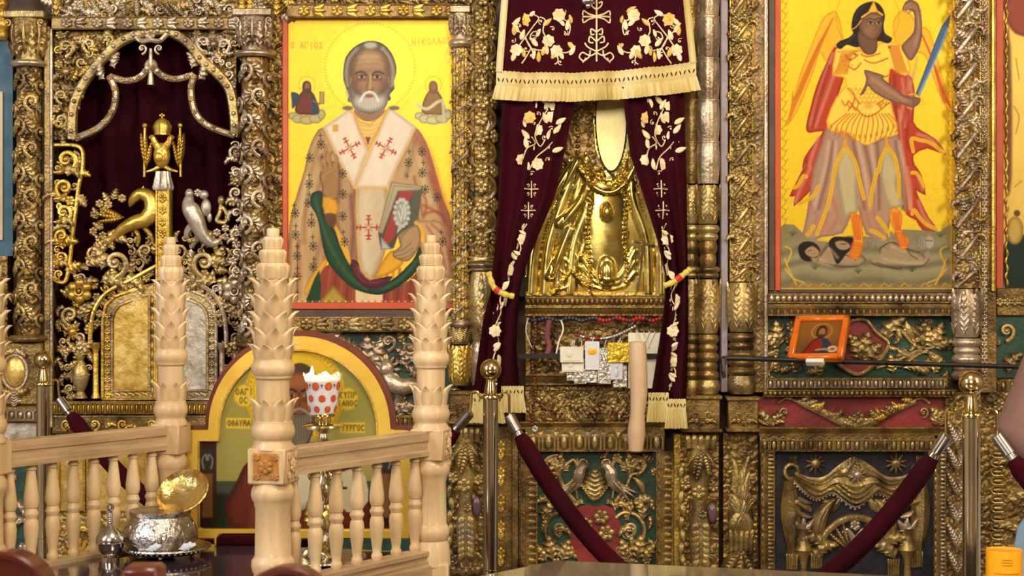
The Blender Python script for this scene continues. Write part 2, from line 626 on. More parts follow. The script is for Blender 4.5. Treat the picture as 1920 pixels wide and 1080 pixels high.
tag(obj('wall_left', wbox((-4.35, -2.75, 0), (-4.2, 5.35, 3.9)), M['plaster']), kind='structure')
tag(obj('wall_right', wbox((4.2, -2.75, 0), (4.35, 5.35, 3.9)), M['plaster']), kind='structure')
tag(obj('wall_front', wbox((-4.2, -2.75, 0), (4.2, -2.6, 3.9)), M['plaster']), kind='structure')
tag(obj('ceiling', wbox((-4.35, -2.75, 3.9), (4.35, 5.35, 4.0)), M['plaster']), kind='structure')


def pbox(x0, y0, x1, y1, h0, h1, bev=0):
    return MB().box((x0, -h1, -y1), (x1, -h0, -y0), bev)


def wallthing(name, label, cat, x, y, d=5.0, group=None):
    return thing(name, label, cat, px(x, y, d), group)


# ---------------------------------------------------------------- columns
def col_part(t, name, xc, prof, d, m, n=28, lobe=None, yb=0):
    return obj(name, MB().lathe([(r, -y) for r, y in prof], n, (xc, 0, 0), lobe), m, t, d)


def around(t, key, name, xc, y, d, m, rad, phis, **kw):
    for ph in phis:
        inst(key, name, xc + rad * math.sin(R(ph)), y, d, m, t, h=rad * math.cos(R(ph)), phi=ph, **kw)


def seg_vine(t, xc, r, y0, y1, d, m, style):
    H = y1 - y0
    if style == 'scroll':
        sh_ = col_part(t, 'shaft', xc, [(r * .66, y0), (r * .70, y0 + 3), (r * .70, y1 - 3), (r * .66, y1)], d, M['ground'], 20)
        pitch = r * 1.32
        k = 0
        y = y0 + pitch * .5
        while y < y1 - pitch * .2:
            sg = 1 if k % 2 else -1
            def on(key, nm, ph, dy, s, an, f, mm=m):
                a = R(ph)
                inst(key, nm, xc + r * .76 * math.sin(a), y + dy * pitch, d, mm, sh_, s=s * r, sy=s * r * .9, h=r * .74 * math.cos(a), phi=ph, ang=an, flip=f)
            on('scroll', 'scroll', sg * 26, 0, .56, 0, sg > 0)
            on('scroll', 'scroll', -sg * 62, .3, .46, 0, sg < 0)
            on('acanthus_curl', 'leaf', -sg * 26, .45, 1.15, sg * 20, sg < 0)
            on('acanthus_hook', 'leaf', sg * 58, .55, 1.0, -sg * 25, sg > 0)
            on('acanthus_hook', 'leaf', sg * 4, .62, .95, sg * 60, sg < 0, M['gild_brown'])
            on('acanthus_curl', 'leaf', -sg * 40, -.05, .8, -sg * 100, sg > 0, M['gild'])
            on('leaf_bend', 'leaf', sg * 44, -.42, .7, sg * 130, sg > 0)
            on('bead', 'berry', sg * 26, -.02, .26, 0, False)
            y += pitch
            k += 1
    else:
        def lob(a, i): return 1 + .05 * math.cos(14 * a)
        sh_ = col_part(t, 'shaft', xc, [(r * .80, y0)] + [(r * .84, y0 + H * q) for q in np.linspace(.02, .98, 4)] + [(r * .80, y1)], d, M['ground'] if style == 'trellis' else M['ground_gold'], 56, lob)
        pitch = r * (2.6 if style == 'diag' else 2.2)
        nst = int(H / pitch) + 1
        for k in range(nst):
            for sg in ((1, -1) if style == 'trellis' else (1,)):
                ya = y0 + k * pitch
                yb = min(ya + pitch * 1.0, y1)
                ph = np.linspace(-95, 95, 14) * sg
                q = np.linspace(0, 1, 14)
                pts = [p3(xc + r * .88 * math.sin(R(p)), yb + (ya - yb) * qq, r * .88 * math.cos(R(p))) for p, qq in zip(ph, q)]
                obj('vine_stem', MB().tube(pts, r * .11, 6), M['gild_silver'] if style == 'diag' else m, sh_, d)
            yc = y0 + (k + .5) * pitch
            if yc > y1 - r * .6: continue
            if style == 'trellis':
                for ph, yy in ((-62, 0), (0, -.5), (5, 0.02), (60, 0)):
                    a = R(ph)
                    if y0 + r * .3 < yc + yy * pitch < y1:
                        inst('rosette', 'rosette', xc + r * .86 * math.sin(a), yc + yy * pitch, d, m, sh_, s=r * 1.0, h=r * .86 * math.cos(a), phi=ph, ang=random.uniform(0, 60))
            for ph, dy, kk, an in ((-38, -.30, 'acanthus_hook', 20), (34, .34, 'acanthus_hook', -160), (-20, .12, 'leaf_bend', 110), (18, -.14, 'leaf_bend', -60), (-52, .26, 'rosette', 0), (50, -.2, 'rosette', 0), (-6, -.36, 'scroll_thin', 0), (2, .40, 'scroll_thin', 90)):
                if style == 'trellis' and kk != 'leaf_bend': continue
                a = R(ph)
                s = r * {'acanthus_hook': .85, 'leaf_bend': .8, 'rosette': .72, 'scroll_thin': .27}[kk]
                yy = yc + dy * pitch
                if y0 + 4 < yy < y1 - 4:
                    nm = {'rosette': 'flower', 'scroll_thin': 'tendril'}.get(kk, 'leaf')
                    inst(kk, nm, xc + r * .86 * math.sin(a), yy, d, random.choice((m, M['gild_silver'], M['gild'])), sh_, s=s, h=r * .86 * math.cos(a), phi=ph, ang=an + random.uniform(-25, 25), flip=k % 2 == 0)


def seg_capital(t, xc, r, y0, y1, d, m, wide=1.5):
    H = y1 - y0
    cb = col_part(t, 'capital_bell', xc, [(r * wide, y0 + 5), (r * 1.2, y0 + H * .3), (r * .95, y0 + H * .6), (r * .9, y1)], d, m, 20)
    obj('abacus', pbox(xc - r * wide * 1.05, y0 - 9, xc + r * wide * 1.05, y0 + 5, -r * 1.2, r * 1.35, 2), m, t, d)
    around(cb, 'acanthus', 'capital_leaf', xc, y1 - 4, d, m, r * .92, (-70, -25, 25, 70), s=H * .8, sx=r * 1.25)
    around(cb, 'leaf', 'capital_leaf', xc, y1 - 8, d, m, r * .95, (-48, 0, 48), s=H * .92, sx=r * .8)
    for sg in (-1, 1):
        inst('scroll', 'volute', xc + sg * r * 1.15, y0 + 12, d, m, cb, s=r * .3, h=r * 1.1, flip=sg > 0)


def seg_ring(t, xc, r, y0, y1, d, m, name='ring', n=1):
    prof = []
    hh = (y1 - y0) / n
    for k in range(n):
        a = y0 + k * hh
        w = r * (1.0 if k % 2 == 0 else .9)
        prof += [(w * .86, a + .2)] + [(w * (.88 + .14 * math.sin(math.pi * q)), a + hh * (.08 + .84 * q)) for q in np.linspace(0, 1, 6)] + [(w * .86, a + hh - .2)]
    col_part(t, name, xc, prof, d, m, 24)


def seg_vase(t, xc, r, y0, y1, d, m, nl=5):
    H = y1 - y0
    prof = [(r * .80, y0)] + [(r * (.80 + .26 * math.sin(math.pi * q ** .8)), y0 + H * q) for q in np.linspace(.05, .95, 9)] + [(r * .78, y1)]
    lv = col_part(t, 'leaf_vase', xc, prof, d, m, 24)
    around(lv, 'palm', 'leaf', xc, y1 - 3, d, m, r * .95, tuple(np.linspace(-75, 75, nl)), s=H * .95, sx=r * 1.1, sy=r * .9)


def seg_tulips(t, xc, r, y0, y1, d, m, n):
    hh = (y1 - y0) / n
    for k in range(n):
        a = y0 + k * hh
        prof = []
        for q in np.linspace(0, 1, 9):
            prof.append((r * (.84 + .16 * math.sin(math.pi * (.15 + q * .8))), a + hh * q))
        dm = col_part(t, 'drum', xc, prof, d, m, 48, lambda an, i: 1 + .045 * abs(math.cos(3 * an)) ** .5)
        around(dm, 'leaf', 'sepal', xc, a + hh * .46, d, m, r * .94, (-60, 0, 60), s=-hh * .42, sx=r * .62, sy=r * .5)
        col_part(dm, 'collar', xc, [(r * .90, a - 3), (r * 1.0, a - 1), (r * 1.0, a + 2), (r * .9, a + 4)], d, m, 24)


def seg_block(t, xc, r, y0, y1, d, m, motif='acanthus_curl', hz=None):
    bb = obj('base_block', pbox(xc - r, y0, xc + r, y1, -r, r * .9, 2), m, t, d)
    obj('block_cap', pbox(xc - r * 1.12, y0 - 3, xc + r * 1.12, y0 + 5, -r, r * 1.05, 2), m, t, d)
    obj('block_foot', pbox(xc - r * 1.12, y1 - 5, xc + r * 1.12, y1 + 2, -r, r * 1.05, 2), m, t, d)
    w = r * .62
    for sg in (-1, 1):
        inst('scroll', 'scroll', xc + sg * w * .62, (y0 + y1) / 2 + 2, d, m, bb, s=w * .5, sy=w * .5, h=r * .9, flip=sg > 0)
        inst('acanthus_hook', 'leaf', xc + sg * 2, y1 - 8, d, m, bb, s=(y1 - y0) * .55, h=r * .9, ang=0, flip=sg < 0)


def seg_herm(t, xc, r, y0, y1, d, m, jewel=0):
    """bracket pilaster: fluted cap, hanging acanthus, rosettes, drooping vase"""
    obj('herm_board', pbox(xc - r, y0, xc + r, y1, -20, -4), M['ground'], t, d)
    prof = [(r * .5, y0 + 20), (r * .55, y0 + 90), (r * .36, y0 + 130), (r * .62, y0 + 185), (r * .5, y0 + 230), (r * .56, y1)]
    col_part(t, 'herm_body', xc, prof, d, m, 18)
    inst('flutes', 'fluted_cap', xc, y0 + 14, d, m, t, s=26, sx=r * 1.6, sy=r * 1.4, h=r * .35)
    for an, L in ((180, 62), (205, 52), (155, 52), (228, 36), (132, 36)):
        inst('frond', 'leaf', xc, y0 + 26, d, m, t, s=L, sx=L * .9, h=r * .5, ang=an, flip=an < 180)
    for (dx, dy, s) in ((-.1, 108, 30), (-.75, 96, 22), (.7, 100, 22), (.1, 150, 18), (-.6, 250, 24), (.4, 262, 20)):
        if y0 + dy < y1: inst('rosette', 'rosette', xc + dx * r, y0 + dy, d, m, t, s=s, h=r * .5 if abs(dx) < .3 else 2)
    for k in range(7):
        yy = y0 + 165 + k * 11
        for sg in (-1, 1):
            if yy < y1: inst('leaf', 'scale_leaf', xc + sg * r * .16, yy, d, m, t, s=20, sx=r * 1.0, h=r * .55, ang=180 + sg * 22)
    for k in range(8):
        yy = y0 + 60 + k * 24
        if yy < y1: inst('leaf', 'husk', xc - r * .92, yy, d, m, t, s=26, sx=r * .9, h=0, ang=180 + (8 if k % 2 else -8))
    for sg in (-1, 1):
        inst('acanthus_hook', 'leaf', xc + sg * r * .3, y0 + 250, d, m, t, s=60, h=r * .3, ang=180 - sg * 10, flip=sg < 0)
    if jewel:
        obj('glass_cabochon', MB().ball(p3(xc + jewel * r * .62, y0 + 148, r * .3), (9, 7, 19), 8, 12), M['amethyst'], t, d)


def column(name, label, xc, d, segs, group='carved columns of the screen', cat='column'):
    t = wallthing(name, label, cat, xc, segs[-1][3], d, group)
    for kind, r, y0, y1, m, *a in segs:
        {'vine': seg_vine, 'cap': seg_capital, 'ring': seg_ring, 'vase': seg_vase, 'tulip': seg_tulips, 'block': seg_block, 'herm': seg_herm}[kind](t, xc, r, y0, y1, d, m, *a)
    return t


g, gs, gb, gy = M['gild'], M['gild_silver'], M['gild_brown'], M['gild_bright']
# first column, left edge
c1 = column('carved_column', 'pierced vine column beside the teal strip at the left edge, oval medallion on its pedestal', 55, 5.02, [
    ('cap', 27, 34, 116, g, 1.35), ('ring', 36, 115, 127, gs), ('vine', 33, 127, 628, g, 'scroll'), ('ring', 38, 628, 640, gb)])
obj('pedestal', pbox(10, 640, 84, 760, -30, 18, 5), gb, c1, 5.02)
obj('medallion', MB().ball(p3(34, 696, 18), (20, 9, 28), 10, 18), M['gold_leaf'], c1, 5.02)
obj('medallion_rim', MB().tube([p3(34 + 23 * math.cos(a), 696 + 32 * math.sin(a), 20) for a in np.linspace(0, 2 * math.pi, 29)], 3.2, 6), gs, c1, 5.02)
for sg in (-1, 1):
    inst('acanthus_curl', 'leaf', 34 + sg * 8, 660, 5.02, g, c1, s=32, h=20, ang=sg * 60, flip=sg > 0)
    inst('acanthus_curl', 'leaf', 34 + sg * 6, 730, 5.02, g, c1, s=34, h=20, ang=180 - sg * 50, flip=sg < 0)
inst('palm', 'leaf', 34, 762, 5.02, gs, c1, s=34, h=20)
obj('plinth', pbox(4, 760, 92, 790, -30, 22, 3), gb, c1, 5.02)
for k in range(5): inst('tongue', 'tongue', 14 + k * 16, 775, 5.02, gs, c1, s=18, h=23)
obj('lower_pedestal', pbox(8, 790, 88, 1180, -30, 10, 3), M['silver_leaf'], c1, 5.02)
for k, (x, y) in enumerate(((22, 815), (58, 815), (38, 880), (20, 930), (60, 960), (36, 1010), (22, 1060))):
    inst('acanthus_hook', 'leaf', x, y + 20, 5.02, gs, c1, s=46, h=11, ang=40 * (-1) ** k, flip=k % 2 == 0)
obj('painted_field', pbox(12, 850, 84, 1170, 9, 11), M['green'], c1, 5.02)

# second column, between the doors and the icon of the old bishop
c2 = column('carved_column', 'pierced vine column right of the gilded doors, wide fluted capital', 478, 5.0, [
    ('cap', 27, 30, 98, gs, 1.3), ('ring', 38, 97, 109, gs), ('vine', 36, 109, 640, gs, 'scroll'), ('ring', 36, 640, 664, gb, 'ring', 2), ('vase', 36, 664, 760, g), ('block', 36, 768, 830, gb)])
st = wallthing('pilaster_strip', 'dull brown carved strip left of the red icon frame', 'pilaster', 517, 1080, 5.03)
obj('board', pbox(504, 20, 531, 1180, -30, 2), M['ground'], st, 5.03)
for k in range(24):
    inst('leaf_bend', 'leaf', 517, 70 + k * 22, 5.03, gb, st, s=24, h=3, ang=30 * (-1) ** k, flip=k % 2 == 0)

# third pair, between the icon and the curtain
c3 = column('carved_column', 'slim spiral column with flared capital, right edge of the bishop icon', 863, 4.99, [
    ('cap', 15, 22, 76, gs, 1.25), ('ring', 22, 75, 90, gs), ('vine', 18, 90, 600, gy, 'diag'), ('ring', 20, 600, 616, gs), ('vase', 20, 616, 645, g), ('vase', 21, 648, 722, gy), ('block', 19, 735, 792, gb)])
c4 = column('carved_column', 'thick fluted column with vine trellis left of the burgundy curtain', 903, 5.0, [
    ('vine', 29, -30, 492, g, 'trellis'), ('ring', 28, 492, 510, gs, 'ring', 2), ('vase', 26, 510, 640, g, 3), ('vase', 24, 640, 722, gs, 3), ('block', 27, 735, 792, gb)])
c5 = column('herm_pilaster', 'carved herm pilaster behind the middle stanchion', 874, 4.99, [('herm', 32, 800, 1150, g, 1)], 'herm pilasters')
# fourth: stacked tulip column
for xc, dd, lab in ((1297, 5.04, 'rear half-hidden stacked tulip column next to the curtain'), (1327, 5.0, 'front stacked tulip column right of the burgundy curtain')):
    column('tulip_column', lab, xc, dd, [
        ('tulip', 22, -45, 345, gs if dd < 5.02 else gb, 5), ('vase', 22, 348, 420, g, 4), ('ring', 22, 422, 452, g, 'ring', 2), ('ring', 18, 452, 500, gb, 'ring', 2), ('ring', 23, 500, 522, g, 'ring', 2),
        ('vase', 23, 524, 625, g, 4), ('ring', 21, 627, 712, gb, 'ring', 5), ('ring', 23, 712, 738, g)])
bk = wallthing('carved_block', 'carved acanthus block under the tulip columns', 'block', 1312, 800, 5.0)
seg_block(bk, 1312, 34, 742, 806, 5.0, gb)
column('herm_pilaster', 'carved herm pilaster with lilac cabochon right of the green bird panel', 1312, 5.0, [('herm', 36, 812, 1150, g, 1)], 'herm pilasters')
obj_l = obj('flat_strip', pbox(1350, -30, 1364, 735, -30, 10, 2), M['lilac'], None, 5.02)
tag(obj_l, 'plain grey lilac strip beside the tulip columns', 'strip')

# fifth: pilaster left of the archangel icon
def vine_pilaster(label, x0, x1, y0, y1, d, m, border=0):
    t = wallthing('vine_pilaster', label, 'pilaster', (x0 + x1) / 2, y1, d)
    w = x1 - x0
    xc = (x0 + x1) / 2
    obj('board', pbox(x0, y0, x1, y1, -30, 2), M['gild_bright'], t, d)
    obj('bulge', moulding(x0 + 2, x1 - 2, y0, y1, [(0, 0)] + [(q, 4 + 9 * math.sin(math.pi * q)) for q in np.linspace(0, 1, 9)] + [(1, 0)], True), M['ground'] if border else M['ground_gold'], t, d)
    pitch = w * 1.3
    k = 0
    y = y0
    while y < y1 - 6:
        yb = min(y + pitch, y1)
        obj('vine_stem', MB().tube(curve([(x0 + 3, yb - 2, 6), (xc, (y + yb) / 2, 15), (x1 - 3, y + 4, 6)]), w * .10, 7), m, t, d)
        for dx, dy, kk, an, s in ((-.22, .30, 'acanthus_hook', 30, .62), (.22, .62, 'acanthus_hook', 200, .62), (-.28, .12, 'rosette', 0, .40), (.28, .84, 'rosette', 0, .40), (.02, .20, 'leaf_bend', -40, .5), (.0, .78, 'leaf_bend', 140, .5), (-.3, .52, 'scroll_thin', 0, .17), (.32, .40, 'scroll_thin', 90, .17), (-.1, .92, 'acanthus_curl', -90, .5), (.18, .04, 'leaf_bend', 80, .45), (-.05, .5, 'acanthus', 40, .55), (.3, .2, 'acanthus_hook', -60, .5), (-.32, .7, 'acanthus_hook', 100, .5), (.1, .98, 'acanthus', 200, .45)):
            yy = y + dy * pitch
            if y0 + 5 < yy < y1 - 5:
                nm = {'rosette': 'flower', 'scroll_thin': 'tendril'}.get(kk, 'leaf')
                inst(kk, nm, xc + dx * w, yy, d, random.choice((m, m, g, gb)), t, s=s * w, h=5 + 9 * math.cos(math.pi * dx), ang=an + random.uniform(-20, 20), flip=k % 2 == 0)
        y += pitch
        k += 1
    return t


vp = vine_pilaster('flat vine pilaster between the lilac strip and the archangel icon', 1368, 1412, -25, 528, 5.02, g)
zz = wallthing('border_strip', 'zigzag bead border down the left side of the archangel icon', 'moulding', 1424, 700, 5.02)
obj('board', pbox(1412, -25, 1438, 735, -30, 5), gb, zz, 5.02)
for k in range(62): inst('dart', 'dart', 1421, -18 + k * 12, 5.02, gs, zz, s=13, sx=14, h=6, ang=42 * (-1) ** k)
obj('edge_bead', MB().tube([p3(1435, -25, 7), p3(1435, 735, 7)], 4, 8), gs, zz, 5.02)
column('half_column', 'leaf vase and rings under the flat vine pilaster', 1390, 5.0, [('vase', 27, 530, 622, g, 4), ('ring', 27, 624, 704, gb, 'ring', 5), ('ring', 27, 704, 738, g), ('block', 28, 745, 806, gb)], 'column feet')
lp = wallthing('leaf_pilaster', 'tall acanthus leaf pilaster left of the dark drapery panel', 'pilaster', 1390, 1120, 5.02)
obj('board', pbox(1356, 812, 1420, 1150, -30, 2), M['ground'], lp, 5.02)
for row, (L, n, hh_) in enumerate(((188, 19, 3), (150, 15, 7), (104, 11, 11))):
    for k in range(n):
        q = (k - (n - 1) / 2) / ((n - 1) / 2)
        inst('leaf_bend', 'leaf_strand', 1388 + q * 12, 1004, 5.02, (g, gb)[(k + row) % 2], lp, s=L * (1 - .28 * abs(q)), sx=30 + 46 * abs(q), sy=44, h=hh_, ang=-q * 7, flip=q > 0)
inst('flutes', 'fluted_knop', 1388, 1012, 5.02, g, lp, s=40, sx=46, sy=40, h=8)
for an in (150, 180, 210): inst('frond', 'leaf', 1388, 1026, 5.02, g, lp, s=70, sx=60, h=6, ang=an)

# sixth: right of the archangel
vine_pilaster('bulging vine column right of the archangel icon', 1788, 1838, -25, 540, 5.0, gs, 1)
zz = wallthing('border_strip', 'knobbly border strip between the vine column and the far right icon', 'moulding', 1850, 700, 5.02)
obj('board', pbox(1836, -25, 1866, 735, -30, 5), gb, zz, 5.02)
for k in range(60): inst('rosette', 'rosette', 1844, -18 + k * 12.5, 5.02, gs, zz, s=14, h=5)
obj('edge_bead', MB().tube([p3(1860, -25, 8), p3(1860, 545, 8)], 4.5, 8), M['gild_bright'], zz, 5.02)
column('half_column', 'leaf vase and rings behind the right brass stanchion', 1812, 4.99, [('vase', 27, 542, 632, gs, 4), ('ring', 27, 634, 712, gs, 'ring', 5)], 'column feet')
hp = wallthing('leaf_pilaster', 'weathered leaf pilaster partly behind the right stanchion pole', 'pilaster', 1800, 1120, 5.02)
obj('board', pbox(1772, 735, 1838, 1150, -30, 2), M['ground'], hp, 5.02)
for k in range(7):
    for sg in (-1, 1): inst('frond', 'leaf', 1792 + sg * 4, 840 + k * 48, 5.02, gs, hp, s=62, sx=40, h=5, ang=sg * 18, flip=sg > 0)

# ---------------------------------------------------------------- carved bands
def band(label, x0, x1, y0, y1, d, m, kind, prof=FLAT, step=None, name='carved_moulding', cat='moulding', bm=None):
    t = wallthing(name, label, cat, (x0 + x1) / 2, y1, d)
    obj('moulding_board', moulding(x0, x1, y0, y1, prof), bm or gb, t, d)
    H = y1 - y0
    yc = (y0 + y1) / 2
    if kind == 'rosette_leaf':
        step = step or H * 2.1
        n = max(1, int((x1 - x0) / step))
        st_ = (x1 - x0) / n
        for k in range(n):
            xx = x0 + (k + .5) * st_
            inst('rosette', 'rosette', xx, yc, d, m, t, s=H * .92, h=6)
            inst('leaf', 'leaf', xx + st_ * .26, yc, d, m, t, s=H * .95, sx=H * 1.3, h=5, ang=-62)
            inst('leaf', 'leaf', xx + st_ * .26, yc, d, m, t, s=H * .95, sx=H * 1.3, h=5, ang=-118)
            inst('leaf', 'leaf', xx + st_ * .24, yc, d, m, t, s=H * 1.0, sx=H * 1.0, h=7, ang=-90)
    elif kind in ('tongue', 'bead', 'dart'):
        step = step or H * .72
        n = int((x1 - x0) / step)
        for k in range(n):
            inst(kind, kind, x0 + (k + .5) * (x1 - x0) / n, yc, d, m, t, s=H * .86, sx=step * 1.0, sy=H * .7, h=6)
    elif kind == 'scrolls':
        step = step or H * 1.5
        n = int((x1 - x0) / step)
        for k in range(n):
            xx = x0 + (k + .5) * (x1 - x0) / n
            inst('scroll', 'scroll', xx, yc, d, m, t, s=H * .36, h=5, flip=k % 2 == 0, ang=0)
            inst('acanthus_hook', 'leaf', xx + step * .45, yc + H * .3, d, m, t, s=H * .75, h=5, ang=10, flip=k % 2 == 0)
    return t


band('rosette band over the door arch', 98, 440, 32, 56, 5.0, gs, 'rosette_leaf')
ta = wallthing('carved_frieze', 'silvery wing and drapery carving above the door arch', 'carving', 270, 30, 5.03)
obj('board', pbox(92, -30, 930, 33, -30, 0), M['ground'], ta, 5.03)
fill(ta, [(100, -20), (530, -20), (530, 30), (100, 30)], [gs, gs, g], 5.03, 34, 3, .5)
fill(ta, [(530, -20), (900, -20), (900, 6), (530, 6)], [g, gy], 5.03, 30, 3, .5)
for k in range(13): inst('frond', 'leaf', 150 + k * 22, 34, 5.03, gs, ta, s=44, sx=34, h=4, ang=60 - 10 * (k % 7), flip=k % 3 == 0)
for x in (108, 455, 470, 520): inst('acanthus', 'leaf', x, 34, 5.03, gy, ta, s=44, sx=30, h=4)
for k in range(14): inst('frond', 'leaf', 560 + k * 22, 10, 5.03, g, ta, s=34, sx=26, h=4, ang=70 - 16 * (k % 5), flip=k % 2 == 0)
band('rosette and leaf band above the bishop icon', 540, 850, 8, 34, 5.0, gy, 'rosette_leaf')
band('rosette and leaf band below the bishop icon', 545, 850, 594, 622, 5.0, g, 'rosette_leaf')
band('ribbed moulding under the green lion panel', 540, 850, 778, 800, 5.0, gb, 'tongue', CYMA)
band('dentil moulding under the gilded doors', 100, 470, 752, 776, 5.0, gy, 'tongue', CYMA, 9)
band('gold scroll frieze under the gilded doors', 100, 470, 778, 812, 5.02, gy, 'scrolls')
band('beaded band under the gold relief icon', 985, 1290, 556, 574, 5.0, gb, 'bead', OVOLO, 9)
band('ribbed band above the hanging votives', 985, 1290, 574, 592, 5.0, gb, 'dart', CYMA, 7)
band('plain stepped ledge under the hanging votives', 985, 1290, 700, 722, 5.0, gb, 'none', CYMA)
fz = band('acanthus frieze under the votive ledge', 985, 1290, 724, 790, 5.02, g, 'none', FLAT, bm=M['ground'])
fill(fz, [(1000, 735), (1280, 735), (1280, 782), (1000, 782)], [gb, g], 5.02, 30, 3, .7)
for cx in (1080, 1195):
    for sg in (-1, 1):
        inst('acanthus_curl', 'leaf', cx + sg * 6, 757, 5.02, gb, fz, s=46, h=5, ang=-sg * 70, flip=sg < 0)
        inst('acanthus_hook', 'leaf', cx + sg * 10, 770, 5.02, gb, fz, s=40, h=5, ang=-sg * 50, flip=sg < 0)
        inst('scroll', 'scroll', cx + sg * 30, 745, 5.02, g, fz, s=11, h=5, flip=sg > 0)
        inst('scroll', 'scroll', cx + sg * 20, 772, 5.02, g, fz, s=9, h=5, flip=sg > 0)
    inst('rosette', 'rosette', cx, 757, 5.02, g, fz, s=24, h=7)
for k in range(15): inst('leaf', 'leaf', 1000 + k * 20, 786, 5.02, gb, fz, s=20, sx=22, h=4, ang=20 * (-1) ** k)
band('plain ledge above the leaf tongue band', 975, 1300, 790, 804, 5.0, gb, 'none', CYMA)
band('leaf tongue band over the green bird panel', 985, 1245, 804, 846, 5.0, g, 'tongue', OVOLO, 27)
band('upper bead row below the archangel icon', 1440, 1784, 550, 568, 5.0, gs, 'bead', OVOLO, 11)
band('lower bead row below the archangel icon', 1440, 1784, 570, 592, 5.0, gs, 'dart', OVOLO, 12)
band('egg band under the shield panel', 1436, 1770, 708, 728, 5.0, gs, 'tongue', CYMA, 15)
band('small bead band above the red garland frieze', 1430, 1790, 730, 744, 5.0, gb, 'bead', CYMA, 9)
band('plain ledge under the red garland frieze', 1422, 1775, 800, 816, 5.0, gb, 'none', CYMA)
band('tongue band across the top of the dark drapery panel', 1424, 1752, 816, 846, 5.0, g, 'tongue', OVOLO, 17)


def vband(label, x0, x1, y0, y1, d, m, kind, step, prof=OVOLO):
    t = wallthing('carved_moulding', label, 'moulding', (x0 + x1) / 2, y1, d)
    obj('moulding_board', moulding(x0, x1, y0, y1, prof, True), gb, t, d)
    W = x1 - x0
    n = int((y1 - y0) / step)
    for k in range(n):
        inst(kind, {'acanthus': 'leaf', 'leaf': 'leaf'}.get(kind, kind), (x0 + x1) / 2 + (W * .4 if kind in ('acanthus',) else 0), y0 + (k + .5) * step, d, m, t, s=W * .8, sx=step * 1.05, sy=W * .5, h=6, ang=90)
    return t


vband('upright tongue border left of the dark drapery panel', 1426, 1452, 846, 1150, 5.0, g, 'tongue', 15)
vband('upright tongue border right of the dark drapery panel', 1750, 1772, 846, 1150, 5.0, gs, 'tongue', 15)
vband('upright leaf border right of the green bird panel', 1230, 1262, 846, 1150, 5.0, gb, 'tongue', 24)
vband('upright leaf border left of the green bird panel', 976, 1008, 846, 1150, 5.0, gb, 'tongue', 24)
vb = wallthing('pilaster_strip', 'ochre bead and tongue strip right of the middle stanchion', 'pilaster', 945, 1150, 5.02)
obj('board', pbox(926, 800, 976, 1150, -30, 2), gb, vb, 5.02)
for k in range(13): inst('palm' if k % 2 else 'rosette', 'leaf' if k % 2 else 'rosette', 939, 838 + k * 25, 5.02, gy, vb, s=30, sx=20, h=3)
obj('edge_bead', MB().tube([p3(966, 800, 6), p3(966, 1150, 6)], 7, 8), gb, vb, 5.02)
tag(obj('flat_strip', pbox(1262, 812, 1278, 1150, -30, 6, 2), gy, None, 5.02), 'plain gold fillet between the leaf border and the herm pilaster', 'strip')

# ---------------------------------------------------------------- doorway: arch, curtain, doors
def cloth_grid(x0, x1, y0, y1, folds, amp, h0=0, nx=60, ny=12):
    P = np.zeros((ny, nx, 3))
    for i, y in enumerate(np.linspace(y0, y1, ny)):
        for j, x in enumerate(np.linspace(x0, x1, nx)):
            P[i, j] = p3(x, y, h0 + amp * math.sin(x / (x1 - x0) * folds * 6.28 + .4 * math.sin(y * .01)))
    return MB().grid(P)


o = obj('door_curtain', cloth_grid(92, 478, 40, 800, 6, 9), M['velvet_dark'], None, 5.10)
tag(o, 'dark plum velvet curtain hanging in the doorway behind the gilded doors', 'curtain')

ar = wallthing('door_arch', 'carved openwork arch with hanging garlands over the gilded doors', 'arch', 290, 260, 5.02)
jb = wallthing('door_jamb', 'plain gold post between the left column and the doorway', 'jamb', 94, 800, 5.02)
obj('post', pbox(84, 50, 97, 1150, -50, 8, 2), gb, jb, 5.02)
obj('bead', MB().tube([p3(99, 56, 8), p3(99, 800, 8)], 3, 6), gs, jb, 5.02)
for pts in ([(137, 262), (139, 207), (155, 163), (185, 122), (222, 83), (259, 66), (290, 60)], [(290, 60), (322, 62), (355, 82), (381, 115), (407, 137), (432, 170), (441, 222), (441, 258)]):
    obj('arch_rib', MB().tube(curve(pts, 6, 8), 10, 8, .8), g, ar, 5.02)
    q = smooth_pts(pts, 6)
    for k in range(2, len(q) - 1, 3): inst('bead', 'bead', q[k][0], q[k][1], 5.02, gs, ar, s=9, h=14)
for pts, nm in (([(206, 143), (218, 174), (211, 211), (185, 241), (142, 260)], 'garland'), ([(366, 141), (359, 170), (367, 211), (392, 237), (441, 255)], 'garland'), ([(207, 144), (237, 152), (262, 146), (280, 128)], 'garland'), ([(288, 126), (305, 142), (330, 149), (364, 141)], 'garland')):
    obj(nm, MB().tube(curve(pts, 5, 7), 6.5, 7), gs, ar, 5.02)
    q = smooth_pts(pts, 5)
    for k in range(1, len(q) - 1, 3): inst('rosette', 'rosette', q[k][0], q[k][1], 5.02, g, ar, s=12, h=11)
obj('tassel', MB().lathe([(3, -92), (4, -110), (3, -124), (6, -130), (4, -136), (7, -160)], 10, (284, -6, 0)), gs, ar, 5.02)
for sg in (-1, 1):
    inst('scroll', 'scroll', 284 + sg * 16, 92, 5.02, gs, ar, s=11, h=6, flip=sg > 0)
    inst('leaf_bend', 'leaf', 284, 112, 5.02, gs, ar, s=30, h=6, ang=sg * 130, flip=sg > 0)
    obj('bow', MB().tube(curve([(284, 76), (284 + sg * 18, 78), (284 + sg * 34, 62)], 10), 5, 7), gs, ar, 5.02)
inst('rosette', 'rosette', 284, 66, 5.02, gs, ar, s=22, h=10)
